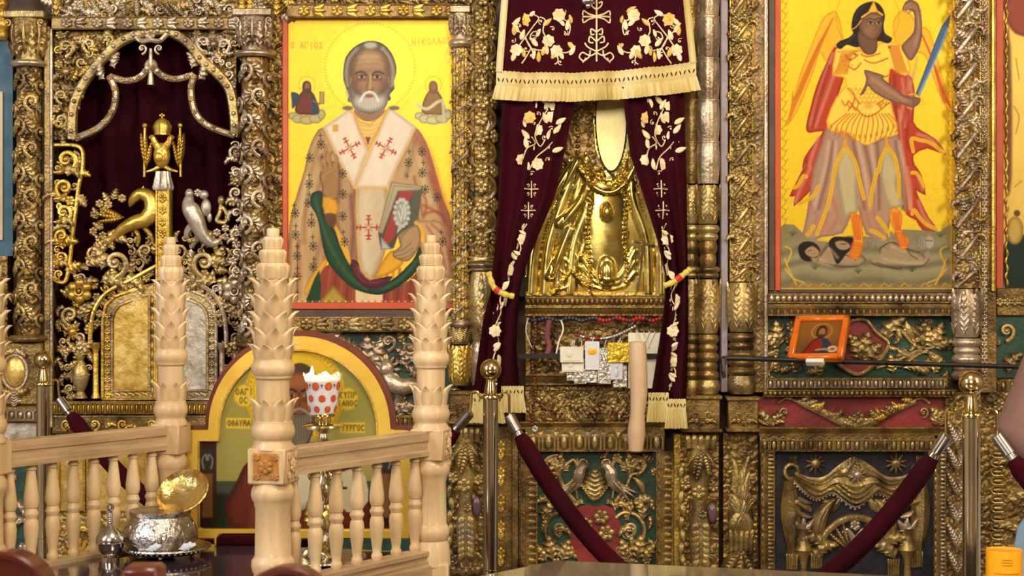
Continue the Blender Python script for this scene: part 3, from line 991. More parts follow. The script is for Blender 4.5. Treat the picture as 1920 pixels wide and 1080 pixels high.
for (x, y, a, f) in ((218, 130, 30, False), (200, 150, 60, False), (360, 130, -30, True), (372, 150, -60, True)):
    inst('acanthus_curl', 'leaf', x, y, 5.02, gs, ar, s=34, h=6, ang=a, flip=f)
obj('spandrel_board', MB().extrude([(100, -58), (240, -58), (222, -81), (185, -122), (155, -163), (139, -207), (137, -262), (100, -262)], 6, 20), M['ground'], ar, 5.02)
fill(ar, [(104, 62), (230, 62), (205, 86), (172, 122), (146, 160), (130, 200), (128, 255), (104, 255)], [g, g, gb, gy], 5.02, 26, 3, .5)
obj('spandrel_board', MB().extrude([(340, -58), (442, -58), (442, -200), (432, -170), (407, -137), (381, -115), (355, -82)], 6, 20), M['ground'], ar, 5.02)
fill(ar, [(352, 62), (440, 62), (440, 165), (412, 132), (388, 110), (362, 80)], [gs, gs, g], 5.02, 26, 3, .5)
for (x, y, s, f) in ((125, 88, 20, 0), (170, 84, 17, 1), (126, 136, 14, 0), (118, 180, 16, 1), (116, 225, 15, 0), (155, 118, 12, 1), (205, 74, 11, 0), (384, 80, 18, 1), (420, 84, 17, 0), (408, 114, 14, 1), (430, 140, 10, 0)):
    inst('scroll', 'scroll', x, y, 5.02, g if x < 300 else gs, ar, s=s, h=4, flip=bool(f))
    inst('acanthus_hook', 'leaf', x + (8 if f else -8), y + s * .9, 5.02, g if x < 300 else gs, ar, s=s * 1.7, h=4, ang=-30 if f else 30, flip=bool(f))
    inst('acanthus_curl', 'leaf', x, y - s * .6, 5.02, g if x < 300 else gs, ar, s=s * 1.5, h=4, ang=100 if f else -100, flip=bool(f))
inst('daisy', 'rosette', 126, 136, 5.02, g, ar, s=32, h=8)
inst('daisy', 'rosette', 402, 84, 5.02, gs, ar, s=26, h=8)

js = wallthing('scroll_bracket', 'openwork strip of stacked scrolls on the left side of the doorway', 'bracket', 125, 530, 5.02)
for k, (y, r) in enumerate(((300, 26), (352, 23), (398, 20), (442, 17), (482, 15), (514, 12))):
    inst('scroll', 'scroll', 101 + r, y, 5.02, gy, js, s=r * 1.02, sy=r, h=5, flip=k % 2 == 1)
    inst('acanthus_hook', 'leaf', 100 + r * .6, y + r * 1.1, 5.02, g, js, s=r * 1.8, h=5, ang=-20 + 30 * (k % 2), flip=k % 2 == 1)
    inst('leaf_bend', 'leaf', 100 + r * 1.2, y + r * .4, 5.02, gy, js, s=r * 1.3, h=8, ang=150)
q = [(103, 272), (150, 276), (156, 310), (148, 350), (142, 400), (136, 450), (130, 500), (122, 528), (104, 526)]
obj('outer_rib', MB().tube(curve(q, 3), 4, 6), gy, js, 5.02)
fill(js, [(103, 276), (148, 278), (148, 330), (136, 420), (124, 505), (104, 524)], [gy, g], 5.02, 30, 1, .5)
js2 = wallthing('scroll_bracket', 'openwork strip of silvery scrolls on the right side of the doorway', 'bracket', 448, 530, 5.02)
for k, (y, r) in enumerate(((285, 17), (325, 16), (362, 16), (400, 15), (438, 14), (474, 13), (508, 12))):
    inst('scroll', 'scroll', 448 - r * .2, y, 5.02, gs, js2, s=r, h=8, flip=k % 2 == 0)
    inst('acanthus_hook', 'leaf', 448, y + r * 1.2, 5.02, gs, js2, s=r * 1.9, h=8, ang=20 - 30 * (k % 2), flip=k % 2 == 0)

fill(js2, [(436, 270), (462, 270), (462, 528), (438, 520)], [gs, g], 5.02, 28, 5, .5)


def door_leaf(label, mirror, m, m2, leafmat):
    """one gilded door leaf; mirror reflects about the middle post (x = 308)"""
    D = 5.04
    t = wallthing('gilded_door', label, 'door', 200 if not mirror else 410, 750, D)
    X = (lambda x: x) if not mirror else (lambda x: 308 + (308 - x) * .86)
    F = mirror
    obj('arch_moulding', MB().tube(curve([(X(171), 650), (X(172), 620), (X(179), 582), (X(202), 549), (X(249), 524), (X(296), 498)], 8, 8), 4.5, 7), m2, t, D)
    # arched panel and frame
    fr = [(X(194), 748), (X(194), 600), (X(200), 572), (X(216), 556), (X(246), 545), (X(292), 530), (X(292), 748)]
    pn = [(X(212), 732), (X(212), 600), (X(216), 584), (X(226), 572), (X(250), 562), (X(282), 554), (X(282), 732)]
    zf = lambda P: [(a, -b) for a, b in P]
    obj('panel_frame', MB().extrude(zf(fr), -4, 14), m, t, D)
    obj('panel', MB().extrude(zf(pn), -6, 0), leafmat, t, D)
    for off, rr in ((0, 3.2),):
        obj('panel_rib', MB().tube([p3(a, b, 7) for a, b in pn + [pn[0]]], rr, 6), m, t, D)
    obj('frame_rib', MB().tube([p3(a, b, 6) for a, b in fr + [fr[0]]], 3.6, 6), m2, t, D)
    for k in range(11): inst('rosette', 'rosette', X(203), 742 - k * 15, D, m2, t, s=13, h=6)
    for k in range(11): inst('leaf', 'leaf', X(287), 742 - k * 17, D, m2, t, s=15, sx=12, h=6)
    for k in range(6): inst('leaf', 'leaf', X(215 + k * 13), 742, D, m2, t, s=14, h=6, ang=60)
    # blossoms under the arch moulding
    for (x, y) in ((276, 522), (262, 536), (246, 534), (228, 544), (210, 556), (196, 566), (188, 588), (184, 606), (284, 512)):
        inst('rosette', 'flower', X(x), y, D, m, t, s=17, h=5)
    for (x, y, a) in ((270, 530, 60), (240, 542, 70), (218, 552, 50), (192, 578, 20), (186, 600, 10), (254, 532, -60)):
        inst('leaf', 'leaf', X(x), y, D, m, t, s=16, h=4, ang=-a if F else a)
    # scrollwork
    sc = ((218, 492, 30, 0), (178, 474, 17, 1), (152, 520, 12, 0), (275, 470, 18, 1), (134, 590, 22, 1), (262, 492, 12, 0), (150, 632, 13, 0), (120, 640, 10, 1), (128, 690, 13, 0), (132, 728, 12, 1), (246, 452, 10, 1))
    for (x, y, s, f) in sc:
        inst('scroll', 'scroll', X(x), y, D, m, t, s=s, h=3, flip=bool(f) != F)
        fl = bool(f) != F
        inst('acanthus_curl', 'leaf', X(x + (s * .9 if f else -s * .9)), y + s * .5, D, m, t, s=s * 1.7, h=3, ang=(25 if fl else -25), flip=not fl)
        inst('acanthus_hook', 'leaf', X(x), y - s * .9, D, m, t, s=s * 1.5, h=2, ang=(-70 if fl else 70), flip=fl)
        inst('acanthus_hook', 'leaf', X(x + (-s * .5 if f else s * .5)), y + s * 1.0, D, m, t, s=s * 1.4, h=2, ang=(-140 if fl else 140), flip=fl)
    for (x, y, a, s) in ((150, 545, 20, 44), (188, 530, 60, 60), (232, 522, 80, 50), (160, 500, 40, 44), (125, 560, 0, 40), (255, 510, -40, 36), (205, 452, 50, 40), (160, 600, -10, 44), (140, 660, 20, 36), (112, 612, 20, 34), (118, 670, 10, 30)):
        inst('acanthus_curl', 'leaf', X(x), y, D, m, t, s=s, h=2, ang=a if F else -a, flip=F)
    inst('rosette', 'flower', X(152), 546, D, m2, t, s=52, h=7)
    inst('daisy', 'flower', X(138), 622, D, m2, t, s=30, h=6)
    fill(t, [(X(x), y) for x, y in ((112, 745), (110, 600), (128, 545), (168, 470), (206, 440), (290, 440), (290, 492), (248, 516), (200, 540), (174, 575), (168, 660), (140, 680), (140, 745))], [m, m, m2], D, 27, 0, .62, 500)
    # vase and little column
    obj('vase', MB().lathe([(r, -y) for r, y in ((4, 664), (9, 668), (6, 676), (14, 690), (17, 706), (12, 724), (7, 734), (13, 746))], 16, (X(152), -4, 0)), m, t, D)
    for sg in (-1, 1): inst('scroll_thin', 'handle', X(152) + sg * 18, 690, D, m, t, s=13, h=4, flip=sg > 0)
    obj('colonnette', MB().lathe([(r, -y) for r, y in ((9, 642), (8, 652), (5, 660), (6, 664), (5, 700), (6, 736), (9, 746))], 12, (X(181), -6, 0)), m2, t, D)
    for a in (-40, 0, 40): inst('acanthus', 'leaf', X(152), 668, D, m, t, s=38, sx=24, h=5, ang=a)
    return t, X, D


dl, XL, DD = door_leaf('left gilded door with a gold dragon bird on top and an arched gold panel', False, g, gy, M['gold_leaf'])
dr, XR, DD = door_leaf('right silvery door with a scaly winged beast on top and an arched silver panel', True, g, gs, M['silver_leaf'])
# gold bird on the left door
b = MB()
b.tube(curve([(196, 452, 4), (214, 446, 6), (232, 430, 10), (256, 418, 13), (276, 412, 13), (288, 394, 11), (284, 372, 9), (266, 364, 8), (252, 374, 7), (244, 388, 4)], 8, 6), np.interp(np.linspace(0, 1, 55), [0, .1, .3, .5, .62, .75, .85, .93, 1], [4, 7, 13, 16, 15, 12, 10, 7, 2]), 10)
b.tube(curve([(268, 424, 8), (284, 440, 6), (288, 458, 4)]), np.linspace(5, 3, 13), 6)
b.tube(curve([(254, 428, 8), (262, 446, 6), (258, 462, 4)]), np.linspace(5, 3, 13), 6)
bird = obj('bird_body', b, M['gild_bright'], dl, DD)
for a, L in ((58, 62), (74, 56), (44, 52)): inst('frond', 'wing_feather', 236, 408, DD, gy, dl, s=L * .9, sx=26, h=10, ang=a + 30)
for (x, y) in ((188, 382), (196, 396), (230, 372), (178, 402), (176, 434), (194, 442), (204, 384), (188, 424)): inst('rosette', 'flower', x, y, DD, g, dl, s=18, h=4)
for (x, y, a) in ((206, 382, 30), (184, 412, 20), (212, 376, -20), (196, 430, 60)): inst('acanthus', 'leaf', x, y, DD, g, dl, s=24, h=3, ang=a)
inst('leaf', 'crest', 266, 364, DD, gy, dl, s=16, h=8, ang=-20)
# silver beast on the right door
b = MB()
b.tube(curve([(412, 452, 5), (398, 456, 8), (382, 440, 12), (372, 416, 14), (362, 396, 13), (356, 382, 10), (358, 366, 8)], 8, 7), np.interp(np.linspace(0, 1, 43), [0, .2, .5, .7, .85, 1], [5, 10, 16, 17, 12, 6]), 10)
b.tube(curve([(366, 420, 8), (354, 432, 8), (350, 446, 6)]), np.linspace(9, 4, 13), 7)
b.tube(curve([(378, 436, 8), (368, 450, 6), (358, 466, 4)]), np.linspace(8, 2, 13), 7)
b.ball(p3(357, 364, 10), (8, 7, 10), 8, 10)
obj('beast_body', b, M['silver_leaf'], dr, DD)
b = MB()
b.ball(p3(384, 366, 8), (9, 8, 9), 8, 10)
b.ball(p3(388, 390, 8), (10, 8, 17), 8, 10)
b.ball(p3(394, 408, 6), (5, 5, 10), 6, 8)
obj('rider', b, M['silver_leaf'], dr, DD)
b = MB()
b.ball(p3(416, 376, 6), (7, 6, 9), 8, 10)
b.tube(curve([(416, 384), (413, 400), (408, 414), (424, 416), (426, 400), (418, 388)], 6), 4.5, 6)
obj('small_figure', b, g, dr, DD)
for (x, y) in ((408, 436), (424, 428), (424, 444), (372, 362)): inst('rosette', 'flower', x, y, DD, gs, dr, s=17, h=5)

# middle post with the double-headed eagle
mp_ = wallthing('door_post', 'gold middle post of the doors crowned by a double-headed eagle', 'post', 308, 750, 5.02)
obj('post', pbox(293, 355, 321, 750, -14, 10, 2), M['gild_bright'], mp_, 5.02)
for x in (296, 318): obj('post_bead', MB().tube([p3(x, 356, 11), p3(x, 748, 11)], 2.5, 6), gy, mp_, 5.02)
for k in range(17): inst('rosette', 'rosette', 307, 372 + k * 22, 5.02, gy, mp_, s=20, sx=15, h=9)
obj('flared_neck', MB().lathe([(r, -y) for r, y in ((13, 322), (14, 330), (19, 352), (17, 357))], 32, (306, -2, 0), lambda a, i: 1 + .08 * math.cos(12 * a)), M['silver_leaf'], mp_, 5.02)
e = MB()
e.ball(p3(305, 292, 6), (16, 11, 24), 10, 14)
e.tube(curve([(300, 280, 8), (292, 268, 8), (288, 258, 8), (282, 260, 7)]), np.linspace(8, 3, 19), 8)
e.tube(curve([(310, 280, 8), (318, 268, 8), (322, 258, 8), (328, 260, 7)]), np.linspace(8, 3, 19), 8)
e.tube(curve([(300, 312, 4), (290, 318, 4), (276, 322, 4)]), np.linspace(5, 2, 13), 6)
e.tube(curve([(310, 312, 4), (320, 318, 4), (334, 322, 4)]), np.linspace(5, 2, 13), 6)
obj('eagle', e, M['gild_bright'], mp_, 5.02)
obj('shield', MB().ball(p3(301, 296, 16), (8, 4, 9), 8, 12), gy, mp_, 5.02)
for sg in (-1, 1):
    cx = 306
    for a, L in ((12, 62), (24, 54), (4, 66)): inst('frond', 'wing_feather', cx + sg * 30, 316, 5.02, gy, mp_, s=L, sx=22, h=4, ang=sg * (a - 16), flip=sg > 0)
    obj('staff', MB().tube([p3(cx + sg * 34, 332, 6), p3(cx + sg * 33, 236, 6)], 2.6, 6).ball(p3(cx + sg * 33, 236, 6), 5, 6, 8), gy, mp_, 5.02)
cr = obj('crown', MB().lathe([(r, -y) for r, y in ((4, 222), (12, 228), (17, 238), (14, 250), (15, 254))], 20, (305, -4, 0), lambda a, i: 1 + .08 * math.cos(8 * a)), M['gild_bright'], mp_, 5.02)
obj('crown_cross', MB().tube([p3(305, 213, 4), p3(305, 226, 4)], 2.2, 6).tube([p3(300, 217, 4), p3(310, 217, 4)], 2.2, 6), gy, cr, 5.02)

# gold panel below the doors
lowp = wallthing('relief_carving', 'low gold panel with framed fields seen through the left balusters', 'panel', 200, 1120, 5.04)
obj('board', pbox(98, 812, 470, 1150, -20, 2), M['ground_gold'], lowp, 5.04)
for x0, x1 in ((112, 160), (166, 276), (296, 360)):
    obj('field', pbox(x0, 838, x1, 958, 2, 5, 1), M['gold_leaf'], lowp, 5.04)
    obj('field_rib', MB().tube([p3(x0, 838, 7), p3(x1, 838, 7), p3(x1, 958, 7), p3(x0, 958, 7), p3(x0, 838, 7)], 3, 6), gy, lowp, 5.04)
for k in range(12): inst('acanthus_hook', 'leaf', 116 + k * 28, 1000, 5.04, gy, lowp, s=40, h=3, ang=20 * (-1) ** k, flip=k % 2 == 0)
for k in range(26): inst('bead', 'bead', 108 + k * 13, 826, 5.04, gy, lowp, s=9, h=3)
for k in range(16): inst('bead', 'bead', 286, 838 + k * 12, 5.04, gy, lowp, s=10, h=4)
for k in range(3): inst('shell', 'shell', 150 + k * 70, 1045, 5.04, gy, lowp, s=34, h=3)
sd = wallthing('side_panel', 'teal painted strip with pale edge at the far left margin', 'panel', 2, 480, 5.05)
obj('board', pbox(-60, 60, 24, 480, -20, 0), M['teal'], sd, 5.05)
obj('pale_edge', pbox(-60, 172, 6, 450, 0, 4), M['plaster'], sd, 5.05)
sd = wallthing('side_panel', 'brown gilded strip under the teal strip at the far left margin', 'panel', 0, 760, 5.05)
obj('board', pbox(-60, 480, 14, 1150, -20, 0), M['ground'], sd, 5.05)
for k in range(14): inst('acanthus_hook', 'leaf', -6, 520 + k * 44, 5.05, g, sd, s=44, h=2, ang=20 * (-1) ** k, flip=k % 2 == 0)

hc = wallthing('half_column', 'ringed brass-coloured column end in the top left corner', 'column', 4, 82, 4.98)
seg_ring(hc, 2, 15, -40, 76, 4.98, gy, 'ring', 6)

# the rest of the screen above the view
t1 = thing('trim_1', 'carved gilded boards continuing above the icons', 'trim', px(960, -30, 5.06), None, 'structure')
del t1['category']
obj('board', pbox(-300, -760, 2200, -28, -30, 0), M['ground'], t1, 5.06)
for y0, y1 in ((-70, -34), (-300, -262), (-700, -650)): obj('cornice', moulding(-300, 2200, y0, y1, [(t_, h_ * 3) for t_, h_ in CYMA]), gb, t1, 5.06)
# ---------------------------------------------------------------- carved panels
def panel(label, x0, x1, y0, y1, d, ground, name='relief_carving'):
    t = wallthing(name, label, 'panel', (x0 + x1) / 2, y1, d)
    obj('painted_ground', pbox(x0, y0, x1, y1, -20, 0), ground, t, d)
    return t


def many(t, d, m, rows, h=2):
    """rows: (template, name, x, y, size, angle, flip)"""
    for k, n, x, y, s, a, f in rows: inst(k, n, x, y, d, m, t, s=s, ang=a, h=h, flip=bool(f))


def sym(rows, cx):
    out = []
    for r in rows:
        out.append(r)
        k, n, x, y, s, a, f = r
        out.append((k, n, 2 * cx - x, y, s, -a, not f))
    return out


# green panel with the lion
t = panel('green panel with a carved human-faced lion beside the arched icon', 532, 852, 620, 780, 5.04, M['green'])
many(t, 5.04, gs, [('acanthus', 'leaf', 690, 690, 62, 0, 0), ('acanthus', 'leaf', 690, 690, 56, 35, 0), ('acanthus', 'leaf', 690, 690, 58, -30, 0), ('acanthus_curl', 'leaf', 695, 690, 52, -80, 0), ('acanthus_curl', 'leaf', 700, 680, 46, -120, 0),
    ('acanthus', 'leaf', 670, 660, 50, 60, 0), ('acanthus', 'leaf', 640, 650, 50, 30, 0),
    ('scroll', 'scroll', 728, 640, 18, 0, 0), ('acanthus_hook', 'leaf', 716, 655, 40, 60, 1), ('scroll', 'scroll', 768, 652, 24, 180, 1), ('acanthus_hook', 'leaf', 765, 680, 54, -40, 0), ('acanthus_hook', 'leaf', 780, 640, 50, 40, 0),
    ('acanthus_curl', 'leaf', 760, 690, 44, -20, 1), ('rosette', 'flower', 768, 660, 30, 0, 0), ('acanthus_curl', 'leaf', 745, 782, 50, -20, 0), ('acanthus_curl', 'leaf', 775, 782, 46, 10, 1), ('acanthus_hook', 'leaf', 760, 770, 44, 40, 1), ('scroll', 'scroll', 745, 764, 11, 0, 0), ('acanthus', 'leaf', 730, 786, 36, 40, 0)])
fill(t, [(640, 630), (845, 630), (845, 690), (770, 690), (700, 690), (680, 660)], [gs, g], 5.04, 34, 1, .62, 200)
fill(t, [(730, 740), (845, 730), (845, 776), (740, 776)], [gs, g], 5.04, 30, 1, .75, 100)
b = MB()
b.tube(curve([(726, 702, 8), (736, 716, 12), (752, 724, 13), (770, 722, 12), (786, 724, 10), (800, 722, 8)], 8, 6), np.interp(np.linspace(0, 1, 31), [0, .2, .45, .7, 1], [13, 17, 17, 14, 13]), 10)
b.ball(p3(727, 690, 12), (14, 12, 17), 10, 12)
b.ball(p3(725, 691, 22), (8, 4, 10), 8, 10)
b.tube(curve([(744, 728, 10), (748, 744, 8), (740, 762, 5), (732, 768, 4)]), np.linspace(9, 4, 19), 8)
b.tube(curve([(792, 728, 8), (796, 748, 6), (786, 768, 4)]), np.linspace(9, 4, 13), 8)
b.tube(curve([(800, 722, 6), (816, 710, 6), (812, 694, 5)]), np.linspace(5, 3, 13), 6)
obj('lion', b, gs, t, 5.04)
for k in range(9):
    a = R(150 + k * 30)
    inst('leaf', 'mane_lock', 727 + 12 * math.cos(a), 692 + 14 * math.sin(a), 5.04, gs, t, s=14, sx=16, h=14, ang=-math.degrees(a) - 90)

# green strip left of the herm pilaster behind the stand
t = panel('green panel with curling scrolls between the pale post and the middle stanchion', 532, 905, 800, 1150, 5.04, M['green'])
many(t, 5.04, g, [('scroll', 'scroll', 850, 942, 13, 0, 0), ('scroll', 'scroll', 850, 866, 9, 0, 1), ('scroll', 'scroll', 850, 1015, 12, 0, 0), ('acanthus_hook', 'leaf', 862, 915, 50, 40, 0), ('acanthus_hook', 'leaf', 840, 890, 40, 10, 1), ('acanthus_curl', 'leaf', 868, 880, 48, 30, 1), ('acanthus_hook', 'leaf', 862, 985, 50, 30, 0), ('acanthus_curl', 'leaf', 838, 985, 44, 0, 0), ('acanthus_hook', 'leaf', 868, 1060, 56, 40, 0), ('acanthus_curl', 'leaf', 842, 1060, 44, 20, 1), ('acanthus_curl', 'leaf', 855, 850, 36, 40, 1)])

# green bird panel
t = panel('green panel with two facing carved birds and a red flower shield', 1006, 1230, 846, 1150, 5.04, M['green'])
cx = 1115
many(t, 5.04, g, sym([
    ('scroll', 'scroll', 1038, 870, 20, 0, 1), ('scroll_thin', 'scroll', 1034, 886, 14, 90, 0), ('scroll', 'scroll', 1092, 868, 14, 0, 0), ('acanthus_curl', 'leaf', 1068, 884, 44, 40, 1), ('acanthus_hook', 'leaf', 1070, 872, 44, 100, 0), ('leaf_bend', 'leaf', 1048, 900, 46, -10, 1), ('acanthus_hook', 'leaf', 1020, 880, 34, 20, 0),
    ('acanthus_hook', 'leaf', 1080, 955, 44, 20, 1), ('scroll', 'scroll', 1050, 950, 16, 0, 0), ('acanthus_curl', 'leaf', 1036, 940, 36, 50, 1), ('acanthus_curl', 'leaf', 1026, 975, 44, 20, 0), ('scroll', 'scroll', 1050, 990, 16, 0, 1), ('acanthus_hook', 'leaf', 1040, 1000, 40, -20, 0), ('acanthus', 'leaf', 1036, 1050, 48, 10, 0), ('acanthus', 'leaf', 1052, 1052, 44, -20, 0), ('acanthus', 'leaf', 1026, 1052, 40, 36, 0), ('scroll', 'scroll', 1066, 1030, 12, 0, 0), ('acanthus_hook', 'leaf', 1072, 1040, 36, 20, 1), ('acanthus_hook', 'leaf', 1096, 944, 30, 50, 1), ('leaf_bend', 'leaf', 1024, 925, 40, 0, 0)], cx))
fill(t, [(1010, 852), (1226, 852), (1226, 900), (1180, 870), (1050, 870), (1010, 900)], g, 5.04, 30, 1, .75, 200)
fill(t, [(1010, 930), (1060, 940), (1064, 1060), (1010, 1060)], g, 5.04, 30, 1, .75, 200)
fill(t, [(1222, 930), (1170, 940), (1166, 1060), (1222, 1060)], g, 5.04, 30, 1, .75, 200)
inst('palm', 'palmette', cx, 940, 5.04, g, t, s=62, sx=64, h=4)
for a in (-32, 32): inst('frond', 'leaf', cx, 942, 5.04, g, t, s=56, sx=30, h=5, ang=a, flip=a > 0)
for sg in (-1, 1):
    f = lambda x: cx + sg * (x - cx)
    b = MB().tube(curve([(f(1168), 924, 3), (f(1150), 910, 7), (f(1146), 894, 9), (f(1142), 880, 9), (f(1134), 873, 8), (f(1126), 877, 5)], 6, 6), np.interp(np.linspace(0, 1, 31), [0, .25, .5, .72, .85, 1], [3, 9, 12, 9, 6.5, 1.5]), 9)
    b.tube([p3(f(1150), 916, 5), p3(f(1148), 934, 4)], 2.5, 6)
    obj('bird', b, gs, t, 5.04)
    inst('frond', 'wing', f(1144), 892, 5.04, gs, t, s=44, sx=20, h=14, ang=-sg * 145, flip=sg > 0)
    for a in (125, 142, 112): inst('leaf', 'tail_feather', f(1156), 908, 5.04, gs, t, s=42, sx=18, h=5, ang=-sg * a)
for pts in ([(1078, 940), (1058, 915), (1046, 890), (1030, 886), (1020, 870), (1030, 856), (1050, 852)], [(1060, 872), (1076, 862), (1084, 884), (1070, 905), (1050, 915)], [(1076, 970), (1060, 960), (1036, 966), (1022, 990), (1030, 1020), (1054, 1030), (1062, 1014)]):
    for sg in (-1, 1): obj('stem', MB().tube(curve([(cx + sg * (cx - x), y) for x, y in pts], 5), 3.8, 7), g, t, 5.04)
sh = obj('shield_field', MB().extrude([(1080, -952), (1100, -946), (1115, -950), (1130, -946), (1150, -952), (1164, -985), (1158, -1030), (1140, -1062), (1090, -1062), (1072, -1030), (1066, -985)], -5, 4), M['red'], t, 5.04)
many(t, 5.04, g, [('rosette', 'flower', 1098, 982, 30, 0, 0), ('rosette', 'flower', 1127, 968, 32, 20, 0), ('rosette', 'flower', 1136, 998, 34, 40, 0), ('rosette', 'flower', 1112, 1020, 24, 0, 0), ('leaf', 'leaf', 1112, 995, 22, 60, 0), ('leaf', 'leaf', 1118, 1010, 22, -40, 0)], 7)

# shield panel under the archangel
t = panel('green panel with a red shield partly behind the small orange icon', 1438, 1790, 592, 708, 5.04, M['green'])
obj('shield_field', MB().extrude([(1560, -606), (1600, -600), (1640, -612), (1664, -644), (1646, -682), (1608, -700), (1572, -684), (1552, -644)], -4, 4), M['red'], t, 5.04)
obj('shield_rib', MB().tube(curve([(1600, 600), (1622, 600), (1640, 622), (1664, 644), (1650, 672), (1630, 690), (1608, 702), (1584, 692), (1566, 676), (1550, 644), (1575, 612), (1600, 600)], 6), 4, 7), g, t, 5.04)
many(t, 5.04, g, [('acanthus', 'leaf', 1612, 676, 56, -14, 0), ('acanthus', 'leaf', 1612, 676, 50, -50, 0), ('acanthus', 'leaf', 1612, 676, 50, 16, 0), ('acanthus', 'leaf', 1616, 660, 44, 40, 0), ('rosette', 'flower', 1614, 650, 34, 0, 0)], 6)
many(t, 5.04, g, [('acanthus_curl', 'leaf', 1664, 640, 60, 10, 0), ('acanthus_hook', 'leaf', 1668, 612, 44, -90, 0), ('leaf_bend', 'leaf', 1690, 612, 46, -90, 0), ('leaf', 'leaf', 1712, 642, 44, 20, 0), ('leaf', 'leaf', 1712, 642, 36, -60, 0), ('rosette', 'flower', 1702, 622, 22, 0, 0), ('daisy', 'flower', 1732, 610, 30, 0, 0), ('acanthus', 'leaf', 1748, 652, 50, -20, 0), ('acanthus', 'leaf', 1748, 654, 44, 15, 0), ('acanthus', 'leaf', 1750, 652, 40, -70, 0), ('leaf', 'leaf', 1740, 662, 40, -120, 0), ('acanthus_curl', 'leaf', 1690, 690, 50, -60, 0), ('leaf_bend', 'leaf', 1720, 664, 44, 110, 0), ('acanthus', 'leaf', 1674, 700, 36, 10, 0), ('acanthus', 'leaf', 1720, 696, 34, -60, 0), ('acanthus', 'leaf', 1748, 700, 34, -30, 0),
    ('acanthus', 'leaf', 1462, 650, 50, 10, 0), ('acanthus', 'leaf', 1462, 652, 44, 50, 0), ('leaf', 'leaf', 1464, 660, 36, 100, 0), ('leaf', 'leaf', 1468, 660, 40, -60, 0), ('leaf', 'leaf', 1456, 672, 36, 150, 0), ('acanthus', 'leaf', 1490, 640, 44, -10, 0), ('rosette', 'flower', 1484, 612, 24, 0, 0), ('acanthus', 'leaf', 1500, 700, 36, 30, 0), ('acanthus', 'leaf', 1530, 700, 36, -20, 0), ('acanthus', 'leaf', 1460, 700, 30, 20, 0)])
fill(t, [(1660, 600), (1780, 600), (1780, 700), (1650, 700)], [g, gb], 5.04, 30, 1, .85, 200)
fill(t, [(1444, 600), (1545, 600), (1545, 700), (1444, 700)], [g, gb], 5.04, 30, 1, .85, 200)
for pts in ([(1642, 690), (1680, 676), (1712, 660), (1750, 650)], [(1668, 606), (1690, 622), (1712, 645), (1740, 660)], [(1700, 678), (1730, 660), (1760, 668)]):
    obj('stem', MB().tube(curve(pts, 5), 3.2, 6), g, t, 5.04)
t = panel('dark green strip with one gold scroll at the right edge behind the passer-by', 1840, 1990, 592, 708, 5.04, M['green'])
many(t, 5.04, g, [('scroll', 'scroll', 1885, 620, 20, 0, 0), ('acanthus_hook', 'leaf', 1875, 650, 44, 20, 1), ('acanthus_curl', 'leaf', 1890, 700, 50, 10, 0)])
t = panel('brown carved boards at the right edge below the gold scroll strip', 1838, 1990, 708, 1150, 5.05, M['ground'])
for k in range(17): inst('tongue', 'tongue', 1868, 850 + k * 17, 5.05, g, t, s=24, sx=17, h=2, ang=90)
for k in range(9): inst('tongue', 'tongue', 1846 + k * 17, 722, 5.05, g, t, s=20, sx=17, h=2)
for k in range(5): inst('acanthus_hook', 'leaf', 1905, 830 + k * 60, 5.05, g, t, s=56, h=2, ang=20 * (-1) ** k, flip=k % 2)
for k in range(4): inst('rosette', 'rosette', 1872 + 30 * (k % 2), 760 + 18 * k, 5.05, g, t, s=26, h=2)

# red garland frieze
t = panel('dark red frieze with a carved leaf garland', 1420, 1775, 744, 802, 5.03, M['red'])
b = MB().tube(curve([(1495, 752), (1540, 772), (1580, 790), (1606, 795), (1632, 790), (1670, 772), (1715, 752)], 5), np.interp(np.linspace(0, 1, 37), [0, .5, 1], [5, 13, 5]), 9, .7)
obj('garland', b, g, t, 5.03)
for k in range(26):
    u = (k + .5) / 26
    x = 1495 + 220 * u
    y = 752 + 4 * 43 * u * (1 - u)
    inst('acanthus' if k % 2 else 'leaf', 'leaf', x, y - 4, 5.03, random.choice((g, gy)), t, s=24, sx=22, h=10, ang=(-70 if u < .5 else 70) + random.uniform(-50, 50))
inst('rosette', 'rosette', 1606, 782, 5.03, g, t, s=26, h=14)
for sg, x in ((1, 1448), (-1, 1752)):
    for a, L in ((12, 46), (34, 42), (58, 36), (-12, 40), (-40, 34)): inst('frond' if a % 4 else 'acanthus_curl', 'leaf', x - sg * 4, 799, 5.03, g, t, s=L, sx=L * .7, h=3, ang=sg * a, flip=a > 0)
    inst('scroll', 'scroll', x + sg * 22, 772, 5.03, g, t, s=12, h=3, flip=sg > 0)
    obj('ribbon', MB().tube(curve([(x + sg * 10, 756), (x + sg * 26, 746), (x + sg * 48, 754)], 4), 3.4, 6), g, t, 5.03)

# dark drapery panel
t = panel('blue-black panel with carved drapery, rosettes and a double-headed eagle', 1452, 1752, 846, 1150, 5.04, M['night'])
D5 = 5.04
up = smooth_pts([(1490, 884), (1520, 894), (1545, 892), (1568, 874), (1600, 856), (1634, 874), (1660, 892), (1690, 892), (1718, 878)], 5)
lo = smooth_pts([(1482, 894), (1504, 918), (1530, 934), (1562, 924), (1602, 950), (1642, 924), (1674, 934), (1700, 918), (1726, 890)], 5)
P = np.zeros((13, len(up), 3))
for i in range(13):
    v = i / 12
    for j in range(len(up)):
        x, y = up[j] * (1 - v) + lo[j] * v
        P[i, j] = p3(x, y, 3 + 9 * math.sin(math.pi * v) ** .5 + 2.5 * math.cos(v * 6.28 * 3.5))
obj('drapery', MB().grid(P), g, t, D5)
obj('drapery_hem', MB().tube([p3(x, y, 6) for x, y in lo], 2.6, 6), gs, t, D5)
